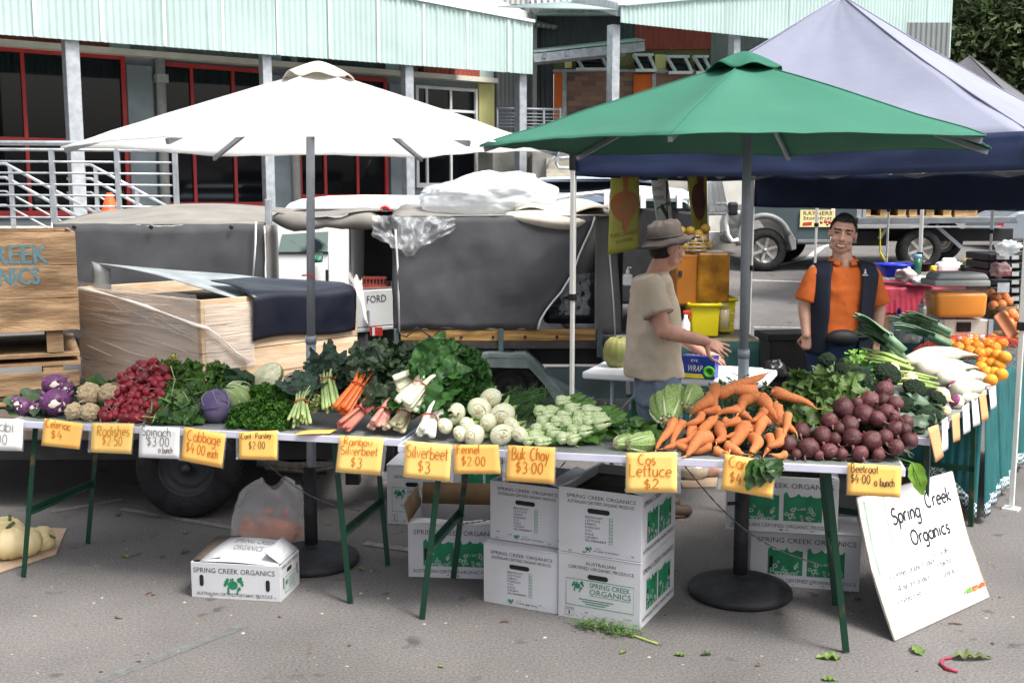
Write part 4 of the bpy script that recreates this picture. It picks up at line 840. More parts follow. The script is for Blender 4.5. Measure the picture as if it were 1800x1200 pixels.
# ================================================================ umbrellas
def hexcanopy(cx,cy,zr,za,r,rot,sag=.035,droop=.02):
 """six ribs, panels stretched between them"""
 def fn(a,b):
  th=rot+2*pi*a;k=(a*6)%1.0;w=cos(pi/6)/cos((k-.5)*pi/3)
  R_=r*b*(w*(1-.035*sin(pi*k)*b));z=za-(za-zr)*(b**1.06)
  z+=-sag*sin(pi*b)*sin(pi*k)+.012*b**6*sin(pi*k)+.009*noise.noise(V((a*40,b*6,cx)))*b
  return V((cx+R_*cos(th),cy+R_*sin(th),z))
 return fn
def umbrella(name,label,base,cz,zr,za,r,rot,fab,cap,polem,tubem,poletop):
 t=thing(name,label,'umbrella',V((base.x,base.y,0)));cx,cy=cz
 fn=hexcanopy(cx,cy,zr,za,r,rot);mb=MB();mb.grid(fn,72,16);solid(mb.build('canopy',fab,t),.003)
 mb=MB()
 for i in range(6):mb.tube([fn((i/6)%1,b)+V((0,0,.003))for b in[j/16 for j in range(1,17)]],.0028,5)
 mb.tube([fn(i/72%1,1)for i in range(73)],.0032,5);mb.build('seam',fab,t)
 mb=MB()
 def cp(a,b):
  th=rot+2*pi*a;k=(a*6)%1;q=.172*b*(1-.06*sin(pi*k));return V((cx+q*cos(th),cy+q*sin(th),za+.045-.085*b**1.5+.022*b*b*sin(pi*k)**2*(1+.4*sin(th*2))))
 mb.grid(cp,60,8);solid(mb.build('vent_cap',cap,t),.003)
 for i in range(6):
  th=rot+i*pi/3;mb=MB();d=V((cos(th),sin(th),0))
  mb.beam(V((cx,cy,za-.03))+d*.05,V((cx,cy,zr-.015))+d*(r*.985),.016,.022);mb.beam(V((cx,cy,za-.27))+d*.03,V((cx,cy,zr+(za-zr)*.60-.03))+d*(r*.36),.012,.016);mb.build('rib',polem,t)
 mb=MB();top=V((cx*.55+base.x*.45,cy,za-.02));b0=V((base.x,base.y,.05));mid=b0+(top-b0)*.46
 mb.tube([b0+(top-b0)*.12,mid],.0245,14);mb.tube([mid-V((0,0,.01)),top],.0205,14);mb.lathe([(.027,-.02),(.028,0),(.027,.02)],mid,n=14);mb.lathe([(.032,-.03),(.035,0),(.03,.04)],V((cx,cy,za-.27)),n=14);mb.build('pole',polem,t)
 mb=MB();mb.tube([V((base.x,base.y,.04)),V((base.x,base.y,poletop))],.034,16);mb.tube([V((base.x-.03,base.y-.01,poletop-.08)),V((base.x-.07,base.y-.02,poletop-.08))],.009,8);mb.lathe([(.05,.045),(.04,.07),(.034,.08)],V((base.x,base.y,.02)),n=16);mb.build('socket',tubem,t)
 mb=MB();mb.lathe([(.232,.0),(.243,.012),(.241,.03),(.226,.045),(.18,.062),(.12,.082),(.05,.092),(0,.092)],V((base.x,base.y,.0)),n=48);mb.build('base',tubem,t)
 return t
wfab=mat('umbrella_white',(.94,.935,.92),.8,.02,4,transl=.62,bump=.1,bscale=300);wcap=mat('umbrella_cap',(.74,.70,.60),.8,.05,4,transl=.25)
gfab=mat('umbrella_green',(.030,.148,.096),.75,.08,3,transl=.05,bump=.1,bscale=300);gcap=mat('umbrella_green_cap',(.018,.125,.08),.75,.08,3,transl=.07)
ubase=mat('umbrella_base',(.018,.019,.022),.65,.5,12,bump=.2)
wb=Gp(548,988);umbrella('market_umbrella','open white market umbrella over the left half of the vegetable stall',wb,(wb.x+.09,wb.y),2.075,2.448,1.195,radians(10),wfab,wcap,steelg,ubase,.50)
gb=Gp(1300,1043);umbrella('market_umbrella','open green market umbrella over the carrots and beetroot',gb,(gb.x-.045,gb.y),2.065,2.437,1.17,radians(6),gfab,gcap,steelg,ubase,.52)
mb=MB();q=Yp(540,484,wb.y-.03);mb.tube([q+V((-.025,0,0)),q+V((0,-.012,.002)),q+V((.03,0,0)),q+V((.035,-.01,-.015))],.004,5);tag(mb.build('red_twine',mat('twine_red',(.5,.05,.04),.8),None,q),'scrap of red twine tied round the white umbrella pole','twine')
# ================================================================ gazebos
def gazebo(t,A_,th,side,ze,zp,fab,dark,valz,polem,sagk=.10,poles=(0,1,2,3),frame=True,legz=None,vals=(0,1,2,3),shift=(0,0,0)):
 e1=V((cos(th),sin(th),0));e2=V((-sin(th),cos(th),0));A_=V((A_.x,A_.y,0));cs=[A_,A_+e1*side,A_+(e1+e2)*side,A_+e2*side];cen=A_+(e1+e2)*side/2+V(shift)
 for k in range(4):
  a,b=cs[k],cs[(k+1)%4];mb=MB()
  def fn(i,j,a=a,b=b):
   p=a*(1-i)+b*i;q=p*(1-j)+cen*j;h=ze+(zp-ze)*(j**1.0);hump=-sagk*sin(pi*j)*(.35+.65*sin(pi*i))
   return V((q.x,q.y,h+hump+.018*noise.noise(V((i*5,j*6,k)))*(1-j)+.01*sin(i*30+j*9)*j*(1-j)))
  mb.grid(fn,30,16);solid(mb.build('roof_panel',fab,t),.003)
  if k in vals:
   mb=MB();nrm=(e2*-1,e1,e2,e1*-1)[k]
   mb.grid(lambda i,j,a=a,b=b:(a*(1-i)+b*i)+nrm*(.006+.02*sin(pi*i)*(1-j)+.012*noise.noise(V((i*9,j*3,k+2))))+V((0,0,valz[k][0]+(valz[k][1]-valz[k][0])*j-.02*sin(pi*i)+.008*noise.noise(V((i*7,j,k))))),40,6)
   solid(mb.build('valance',dark,t),.003)
  if frame:
   mb=MB();z=ze-.03;n=4
   for i in range(n):
    A2_,B2_=a+(cen-a)*.035,b+(cen-b)*.035;p,q=A2_*(1-i/n)+B2_*(i/n),A2_*(1-(i+1)/n)+B2_*((i+1)/n);mb.beam(p+V((0,0,z)),q+V((0,0,z-.15)),.015,.03);mb.beam(p+V((0,0,z-.15)),q+V((0,0,z)),.015,.03)
   mb.build('truss',galv,t)
 mb=MB()
 for k in range(4):mb.tube([V((*(cs[k]*(1-j/8)+cen*(j/8)).xy,ze+(zp-ze)*j/8-sagk*.35*sin(pi*j/8)+.004))for j in range(9)],.007,5)
 mb.build('seam',fab,t)
 for k in poles:
  p=cs[k];g=gz(p.y);zl=(legz or g+1.1);mb=MB();r=rotz(th)
  mb.box(V((p.x,p.y,(zl+ze)/2)),(.036,.036,ze-zl),r,.004);mb.box(V((p.x,p.y,(g+.02+zl)/2)),(.028,.028,zl-g-.02),r,.003);mb.box(V((p.x,p.y,g+.006)),(.09,.09,.012),r);o=mb.build('pole',polem,t)
  mb=MB();mb.box(V((p.x,p.y,zl)),(.052,.052,.05),r,.006);mb.box(V((p.x,p.y,ze-.1)),(.05,.05,.12),r,.006);mb.build('clamp',blackp,t)
 return cs,cen
tent=mat('gazebo_blue',(.25,.265,.345),.62,.08,2,transl=.08,bump=.3,bscale=6);tdark=mat('gazebo_navy',(.020,.032,.085),.6,.2,3,bump=.15,bscale=12)
polew=mat('pole_white',(.66,.66,.62),.4,.08,4)
GA=V((.455,8.3,0));GTH=radians(-36.6)
gz1=thing('gazebo','large blue pop up gazebo with pale roof and navy valance','gazebo',V((2.55,8.6,0)))
GCS,GCEN=gazebo(gz1,GA,GTH,3.14,2.2,3.345,tent,tdark,((2.0,2.22),(1.98,2.22),(1.75,2.06),(2.0,2.21)),polew,shift=(-.17,0,0))
tgrey=mat('gazebo_grey',(.105,.105,.118),.7,.1,3)
for lab,A_,zp,pl in(('dark grey gazebo with its peak just right of the blue roof',V((4.15,15.2,0)),3.74,(0,1,2,3)),('dark grey gazebo at the right edge in front of the tree',V((4.37,11.9,0)),3.22,(0,1,2,3))):
 g=thing('gazebo',lab,'gazebo',V((A_.x+2,A_.y,gz(A_.y))),'grey gazebos');e_=2.15+gz(A_.y);gazebo(g,A_,GTH,3.0,e_,zp,tgrey,tgrey,((e_-.2,e_),)*4,polew,frame=False)
yb=mat('banner_lime',(.36,.34,.06),.55,.25,3);
def banner(label,c,y0,picm,extra=None,m=yb,lean=0):
 P=[Yp(u,v,y0)for u,v in c];t=thing('hanging_banner',label,'banner',(P[0]+P[1])/2,'banners hung from the gazebo')
 f=lambda a,b:P[0]*(1-a)*(1-b)+P[1]*a*(1-b)+P[2]*a*b+P[3]*(1-a)*b+V((0,.015*sin(b*5+a*2),0))
 mb=MB();mb.sheet(f,8,14,.004);mb.build('sheet',m,t)
 if extra:extra(t,f)
 return t
fr2=mat('banner_fruit',(.42,.12,.05),.55,.6,9,col2=(.30,.16,.05));br=mat('banner_text',(.16,.13,.03),.6);wh=mat('banner_white',(.55,.56,.53),.5,.1)
def fpoly(f,pts,lift=.006):
 return[f(a,b)+V((0,-lift,0))for a,b in pts]
def ex1(t,f):
 mb=MB();mb.add(fpoly(f,[(.5+.42*cos(x)*(1.1-.3*sin(x)),.42+.20*sin(x))for x in[i*.45 for i in range(14)]]),[list(range(14))],None,False);mb.add(fpoly(f,[(.42,.0),(.62,.0),(.6,.3),(.46,.3)],.008),[(0,1,2,3)],None,False);mb.add(fpoly(f,[(.42,.5),(.8,.5),(.55,.76),(.45,.7)],.009),[(0,1,2,3)],None,False);mb.build('fruit_picture',fr2,t)
 mb=MB();o=f(0,1)+V((0,-.024,0));ex=f(1,1)-f(0,1);ey=f(0,0)-f(0,1);L_,H_=ex.length,ey.length;ex.normalize();ey.normalize()
 print_text(mb,'PURE ORANGE',o,ex,ey,V((0,-1,0)),L_*.06,L_*.94,H_*.20,H_*.255);print_text(mb,'JUICE POWER',o,ex,ey,V((0,-1,0)),L_*.24,L_*.78,H_*.11,H_*.165);mb.build('lettering',br,t)
banner('lime green juice banner with red fruit picture beside the canvas trailer',[(1074,306),(1124,304),(1123,438),(1068,448)],8.86,None,ex1)
def ex2(t,f):
 mb=MB();o=f(0,1)+V((0,-.024,0));ex=f(1,1)-f(0,1);ey=f(0,0)-f(0,1);L_,H_=ex.length,ey.length;ex.normalize();ey.normalize()
 print_text(mb,"farmers'",o,ex,ey,V((0,-1,0)),L_*.0,L_*.70,H_*.70,H_*.80);print_text(mb,'market',o,ex,ey,V((0,-1,0)),L_*.0,L_*.68,H_*.55,H_*.64);mb.build('lettering',br,t)
 g=MB();g.add(fpoly(f,[(0,0),(1,0),(1,.11),(0,.11)]),[(0,1,2,3)],None,False);g.add(fpoly(f,[(.1,.58),(.95,.48),(.95,.86),(.2,.86)]),[(0,1,2,3)],None,False);g.build('green_print',mat('banner_green',(.10,.22,.03),.5),t)
 g=MB();g.add(fpoly(f,[(.32,.56),(.5,.5),(.68,.66),(.86,.14),(.98,.14),(.72,.82)],.009),[(0,1,2,5),(2,3,4,5)],None,False);g.build('tick',mat('tick_dark',(.03,.05,.03),.5),t)
banner("white and green farmers' market banner with a tick",[(1143,304),(1173,303),(1184,408),(1156,410)],9.35,None,ex2,wh)
def ex3(t,f):
 mb=MB();mb.add(fpoly(f,[(.5+.38*cos(x),.38+.24*sin(x))for x in[i*.45 for i in range(14)]]),[list(range(14))],None,False);mb.add(fpoly(f,[(.5,0),(.85,0),(.8,.3),(.5,.3)],.009),[(0,1,2,3)],None,False);mb.build('fruit_picture',mat('banner_plum',(.13,.045,.03),.5,.5,9),t)
 mb=MB();mb.add(fpoly(f,[(.5,.6),(.68,.6),(.6,.98),(.5,.98)],.008),[(0,1,2,3)],None,False);mb.build('amber_stripe',mat('banner_amber',(.45,.22,.03),.5,.3,9),t)
banner('narrow lime banner with dark plum picture above the orange basket',[(1207,303),(1243,303),(1243,440),(1222,440)],9.75,None,ex3)
pc=thing('plastic_curtain','clear crinkled plastic curtain hanging behind the gazebo rail','plastic sheet',Yp(1255,318,10.4))
mb=MB();mb.sheet(lambda a,b:Yp(1244+(1270-1244)*a+12*a*b,316+58*b,10.4)+V((0,.03*sin(a*20),0)),20,8,.002);mb.build('sheet',film,pc)
# ================================================================ stall tables
TZ=.79;green=mat('leg_green',(.006,.040,.022),.45,.5,9,col2=(.10,.06,.03),lo=.30,hi=.38)
ttop=mat('table_top',(.20,.215,.205),.7,.3,3,bump=.15);tedge=mat('table_edge',(.60,.60,.72),.45,.1,5)
F0,F1,F1b,F2=Zp(14,738,TZ),Zp(705,771,TZ),Zp(699,781,TZ),Zp(1592,823,TZ)
class Table:pass
def trestle(label,a,b,depth,legs,group='trestle tables',swing=1):
 d=(b-a);d.z=0;L_=d.length;d.normalize();n=V((-d.y,d.x,0));T=Table();T.a,T.d,T.n,T.L,T.depth=V((a.x,a.y,0)),d,n,L_,depth
 t=thing('trestle_table',label,'table',T.a+d*L_/2+n*depth/2,group);T.t=t
 c=T.a+d*L_/2+n*depth/2;r=rotz(atan2(d.y,d.x))
 mb=MB();mb.box(c+V((0,0,TZ-.010)),(L_-.01,depth-.01,.014),r,.002);mb.build('table_top',ttop,t)
 mb=MB();mb.box(c-n*(depth/2-.004)+V((0,0,TZ-.018)),(L_,.012,.032),r,.003);mb.box(c+n*(depth/2-.004)+V((0,0,TZ-.018)),(L_,.012,.032),r,.003)
 for e in(-1,1):mb.box(c+d*(e*(L_/2-.004))+V((0,0,TZ-.018)),(.010,depth-.02,.032),r,.003)
 mb.box(c+V((0,0,TZ-.026)),(L_-.04,depth-.04,.012),r);mb.build('edging',tedge,t)
 for s_,sp in legs:
  top=T.a+d*s_;f=T.a+d*(s_+sp);feet=[]
  for k in(0,1):
   mb=MB();p0=f+n*(.03+k*(depth-.12));p1=top+n*(.05+k*(depth-.12))+V((0,0,TZ-.03));mb.angle(p0+V((0,0,.003)),p1,.025,.004,d);o=mb.build('leg',green,t);feet.append((p0,p1))
  mb=MB();k_=.42;mb.angle(feet[0][0].lerp(feet[0][1],k_),feet[1][0].lerp(feet[1][1],k_),.03,.004);mb.build('crossbar',green,t)
 return T
def sat(T,u,v):
 p=Zp(u,v,TZ);return(V((p.x,p.y,0))-T.a).dot(T.d)
T1=trestle('long trestle table with green angle legs carrying kohlrabi to rainbow silverbeet',F0,F1,.66,((.10,-.10),(1.62,.07)))
T2=trestle('long trestle table with green angle legs carrying silverbeet to beetroot',F1b,F2,.66,((.17,-.09),(1.78,.10)))
E0=Zp(1634,770,TZ);ED=V((.529,.848,0)).normalized();EN=V((-ED.y,ED.x,0))
T3=trestle('trestle table at right angles carrying broccoli, leeks and white radish',E0,E0+ED*1.62,.74,((1.47,.0),(.25,0)))
mb=MB()
def chain(a,b,name,label):
 mb=MB();n=int((b-a).length/.018)
 for i in range(n):
  p=a.lerp(b,i/n)+V((0,0,-.10*sin(pi*i/n)));q=a.lerp(b,(i+1.15)/n)+V((0,0,-.10*sin(pi*(i+1.15)/n)));mb.beam(p,q,.006 if i%2 else .002,.002 if i%2 else .006)
 tag(mb.build(name,mat('chain_steel',(.10,.11,.11),.5,.2,metal=.5),None,a),label,'chain')
p=T2.a+T2.d*.17;chain(p+T2.n*.40+V((0,0,.33)),T2.a+T2.d*.75+T2.n*.30+V((0,0,TZ-.03)),'chain','thin chain stay running up in front of the open boxes')
p=T1.a+T1.d*1.62;chain(p+T1.n*.4+V((0,0,.33)),T1.a+T1.d*1.0+T1.n*.3+V((0,0,TZ-.03)),'chain','thin chain stay under the left table beside the trailer')
p=T2.a+T2.d*1.78;chain(p+T2.n*.05+V((0,0,.36)),T2.a+T2.d*1.15+T2.n*.3+V((0,0,TZ-.03)),'chain','thin chain stay beneath the carrots and the green umbrella')
cardo=mat('card_orange',(.95,.51,.13),.55,.06,6);cardy=mat('card_amber',(.95,.59,.18),.55,.06,6);cardw=mat('card_paper',(.74,.74,.73),.55,.05,6)
sleeve=mat('plastic_sleeve',(.70,.74,.78),.15,.05,6,alpha=.12,spec=.8)
inko=mat('marker_orange',(.54,.17,.015),.6);inkk=mat('marker_dark',(.075,.05,.035),.6);inkg=mat('marker_grey',(.16,.15,.14),.6);inkf=mat('marker_faded',(.60,.27,.02),.6)
def card(label,c4,lines,m,ink,T=None,group=None,pen=.0055,strip='L',n_=None,y=None):
 """c4 measured corners TL, TR, BR, BL; hangs from the front edge of the table"""
 tl=V(c4[0]);tr_=V(c4[1]);br_=V(c4[2]);bl=V(c4[3])
 n=(tr_-tl).cross(bl-tl).normalized()
 if n.y>0:n=-n
 t=thing('price_card',label,'price card',(tl+tr_)/2,group or 'price cards along the tables')
 ex=(tr_-tl).normalized();W_=(tr_-tl).length;up=(tl-bl);H_=up.length;up.normalize()
 mb=MB();mb.sheet(lambda a,b:(bl*(1-a)+br_*a)*(1-b)+(tl*(1-a)+tr_*a)*b+n*(.002*sin(pi*a)*(1-b)),8,6,.0012);mb.build('card',m,t)
 mb=MB();w=.016 if strip else .004
 def sl(a,b):aa=(-w/W_)+a*(1+w/W_+.006/W_)if strip=='L' else-.004/W_+a*(1+(w+.004)/W_);return(bl*(1-aa)+br_*aa)*(1-b)+(tl*(1-aa)+tr_*aa)*b-up*(.004*(1-b))+n*(.002*sin(pi*a)*(1-b)-.0022)
 mb.sheet(sl,8,4,.0006);mb.build('sleeve',sleeve,t)
 mb=MB()
 for s,x,yy,h,fit in lines:hand(mb,s,bl,ex,up,n,x*W_,yy*H_,h*H_,None,pen*.78,fit=fit*W_,lift=.0042,jit=.06)
 if mb.v:mb.build('handwriting',ink,t)
 return t
def hang(T,tl,tr_,br_,bl,off=.016):
 """drop measured corners onto the plane just in front of a table's edge, bottom swung a little outwards"""
 P=T.a-T.n*off;N=T.n
 def hit(u,v,o2):d=ray(u,v);Q=P-N*o2;c=V((0,0,CH));return c+d*((Q-c).dot(N)/d.dot(N))
 return hit(*tl,0),hit(*tr_,0),hit(*br_,.012),hit(*bl,.012)
CARDS=[('white card ending in rabi 2.00, cut by the left edge',T1,[(-52,733),(41,737),(39,792),(-54,790)],[('Kohlrabi',.05,.62,.20,.80),('$2.00',.22,.22,.2,.52)],cardw,inkg,'L',.0042),('orange Celeriac $4 card below the celeriac roots',T1,[(78,735),(146,744),(139,789),(73,782)],[('Celeriac',.06,.70,.17,.66),('$4',.22,.30,.2,.32)],cardo,inko,None,.0055),('orange Radishes $2.50 card with faded writing',T1,[(162,743),(235,744),(230,797),(159,794)],[('Radishes',.14,.58,.2,.80),('$2.50',.28,.24,.2,.50)],cardy,inkf,'L',.0055),('white Spinach $3.00 a bunch card',T1,[(246,748),(316,751),(315,806),(244,803)],[('Spinach',.05,.70,.17,.76),('$3.00',.20,.38,.18,.58),('a bunch',.50,.18,.11,.36)],cardw,inkg,None,.0045),('tilted orange Cabbage $4.00 each card',T1,[(324,750),(397,762),(390,822),(318,808)],[('Cabbage',.10,.64,.18,.82),('$4.00',.10,.26,.19,.48),('each',.62,.24,.15,.26)],cardo,inko,'L',.0055),('small orange Cont. Parsley $2.00 card',T1,[(420,759),(488,756),(487,808),(420,806)],[('Cont. Parsley',.06,.74,.12,.80),('$2.00',.26,.34,.18,.44)],cardo,inkk,'L',.004),('orange Rainbow Silverbeet $3 card',T1,[(597,765),(675,769),(668,835),(590,829)],[('Rainbow',.12,.76,.13,.66),('Silverbeet',.06,.50,.14,.86),('$3',.32,.16,.17,.28)],cardy,inko,'R',.0052),('large orange Silverbeet $3 card',T2,[(713,774),(794,781),(790,846),(709,838)],[('Silverbeet',.04,.56,.20,.92),('$3',.30,.18,.2,.30)],cardy,inko,'R',.0055),('orange Fennel $2.00 card',T2,[(797,781),(876,781),(880,832),(798,832)],[('Fennel',.08,.70,.18,.52),('$2.00',.18,.28,.2,.55)],cardo,inko,None,.0052),('orange Buk Choy $3.00 card with a corrected figure',T2,[(893,782),(976,786),(974,850),(889,844)],[('Buk Choy',.10,.62,.2,.80),('$3.00',.20,.24,.2,.60)],cardo,inko,'L',.006),('orange Cos Lettuce $2 card on three lines',T2,[(1101,795),(1190,794),(1190,865),(1100,865)],[('Cos',.24,.70,.15,.36),('Lettuce',.06,.40,.18,.86),('$2',.36,.08,.16,.32)],cardy,inko,'R',.006),('tilted orange Carrots $4.00 card under a hanging leaf',T2,[(1274,797),(1364,812),(1357,875),(1268,859)],[('Carrots',.10,.66,.18,.72),('$4.00',.14,.22,.19,.56)],cardo,inko,'L',.006),('orange Beetroot $4.00 a bunch card at the table corner',T2,[(1490,813),(1585,819),(1582,874),(1489,869)],[('Beetroot',.06,.72,.16,.52),('$4.00',.06,.38,.18,.38),('a bunch',.50,.34,.15,.38)],cardo,inkk,None,.0045)]
for lab,T,c4,lines,m,ink,st,pen in CARDS:card(lab,hang(T,*c4),lines,m,ink,strip=st,pen=pen)
p=Zp(515,766,TZ+.004);q=Zp(580,762,TZ+.004);mb=MB();mb.sheet(lambda a,b:p.lerp(q,a)+(T1.n*.09)*b+V((0,0,.004+.002*sin(a*5))),6,4,.0012);o=thing('price_card','orange card lying flat on the table before the kale','price card',p,'price cards along the tables');mb.build('card',cardo,o)
SC_=[((1631,752),(1649,745),(1659,801),(1645,812),0),((1656,739),(1665,732),(1667,788),(1656,795),1),((1673,730),(1686,724),(1688,772),(1676,777),2),((1692,715),(1703,707),(1706,757),(1694,763),3),((1708,702),(1718,695),(1723,745),(1711,750),3),((1721,694),(1732,686),(1738,735),(1726,741),2),((1738,684),(1750,673),(1752,714),(1742,720),3)]
slab_={0:'peach card nearest the corner, hanging from the side table',1:'white card tucked between the two nearest peach cards'}
mo=mat('card_peach',(.82,.36,.16),.55,.08,6)
names_=['peach card nearest the corner of the side table','white card second from the corner on the side table','peach card third from the corner on the side table','white card fourth along the side table edge','white card fifth along, left of a peach card','peach card sixth along, the farthest peach one','white card farthest along the side table edge']
for i,(a,b,c,d,k)in enumerate(SC_):
 T=T3;P=T.a-(-EN)*0;
 def hit(u,v,o2):dd=ray(u,v);Q=T3.a-EN*(.012+o2);cc=V((0,0,CH));return cc+dd*((Q-cc).dot(EN)/dd.dot(EN))
 tl,tr_,br_,bl=hit(*a,0),hit(*b,0),hit(*c,.015),hit(*d,.015)
 card(names_[i],(tl,tr_,br_,bl),[],mo if k in(0,2)else cardw,inkg,group='cards on the side table',strip=None)
# ================================================================ cartons
cardb=mat('carton_white',(.50,.51,.535),.6,.12,3,bump=.05,bscale=80,col2=(.44,.44,.455));carti=mat('carton_brown',(.22,.14,.075),.8,.25,6)
gink=mat('carton_green',(.012,.17,.075),.6,.2,20);kink=mat('carton_black',(.045,.045,.05),.6);kink2=mat('carton_grey_print',(.12,.12,.13),.6);dirt=mat('carton_dirt',(.20,.12,.06),.9,.3,30,alpha=.45)
def veg_logo(mb,o,ex,ey,en,cx,cy,s,lift=.0015):
 pt=lambda pts:mb.add([V(o)+V(ex)*(cx+x*s)+V(ey)*(cy+y*s)+V(en)*lift for x,y in pts],[list(range(len(pts)))],None,False)
 pt([(.32*cos(a),.28*sin(a)-.03)for a in[i*2*pi/18 for i in range(18)]])
 for x,y,r in((.40,.30,.13),(.56,.18,.12),(.52,.40,.10),(.62,.02,.09),(-.42,.12,.13),(-.34,.28,.11),(-.50,-.02,.10),(.42,-.24,.10),(.0,.34,.07),(-.13,.32,.06)):lift+=.0001;pt([(x+r*cos(a),y+r*sin(a)*1.2)for a in[i*2*pi/9 for i in range(9)]])
 pt([(-.36,-.15),(-.24,-.22),(-.22,-.62),(-.36,-.55)]);pt([(.30,-.2),(.38,-.3),(.30,-.66),(.20,-.6)])
def mountains(mb,o,ex,ey,en,x0,x1,y0,y1,seed,lift=.0014):
 rr=random.Random(seed);n=13;top=[(x0,y1*1.0)]
 for i in range(n+1):top.append((x0+(x1-x0)*i/n,y0+(y1-y0)*(.80+.2*rr.random()*(1 if i%2 else .35)+(.06 if i in(0,n)else 0))))
 top=top[1:]
 for i in range(n):
  a,b=top[i],top[i+1];mb.add([V(o)+V(ex)*x+V(ey)*y+V(en)*lift for x,y in((a[0],y0),(b[0],y0),b,a)],[(0,1,2,3)],None,False)
 return rr
def blobs(mb,o,ex,ey,en,x0,x1,y0,y1,rr,n=26,lift=.0022):
 for _ in range(n):
  cx,cy=rr.uniform(x0+.01,x1-.01),y0+(y1-y0)*(.04+.55*rr.random()**1.7);r=rr.uniform(.003,.009)
  pts=[(cx+r*(1+.3*rr.random())*cos(a),cy+r*(1+.3*rr.random())*sin(a))for a in[i*2*pi/7 for i in range(7)]]
  inn=[(cx+(x-cx)*.62,cy+(y-cy)*.62)for x,y in pts]
  mb.add([V(o)+V(ex)*x+V(ey)*y+V(en)*lift for x,y in pts+inn],[(i,(i+1)%7,(i+1)%7+7,i+7)for i in range(7)],None,False)
def slot(mb,o,ex,ey,en,cx,cy,w,h,lift=.0018):
 r=h/2;pts=[(cx-w/2+r+r*cos(a),cy+r*sin(a))for a in[pi/2+i*pi/6 for i in range(7)]]+[(cx+w/2-r+r*cos(a),cy+r*sin(a))for a in[-pi/2+i*pi/6 for i in range(7)]]
 mb.add([V(o)+V(ex)*x+V(ey)*y+V(en)*lift for x,y in pts],[list(range(len(pts)))],None,False)
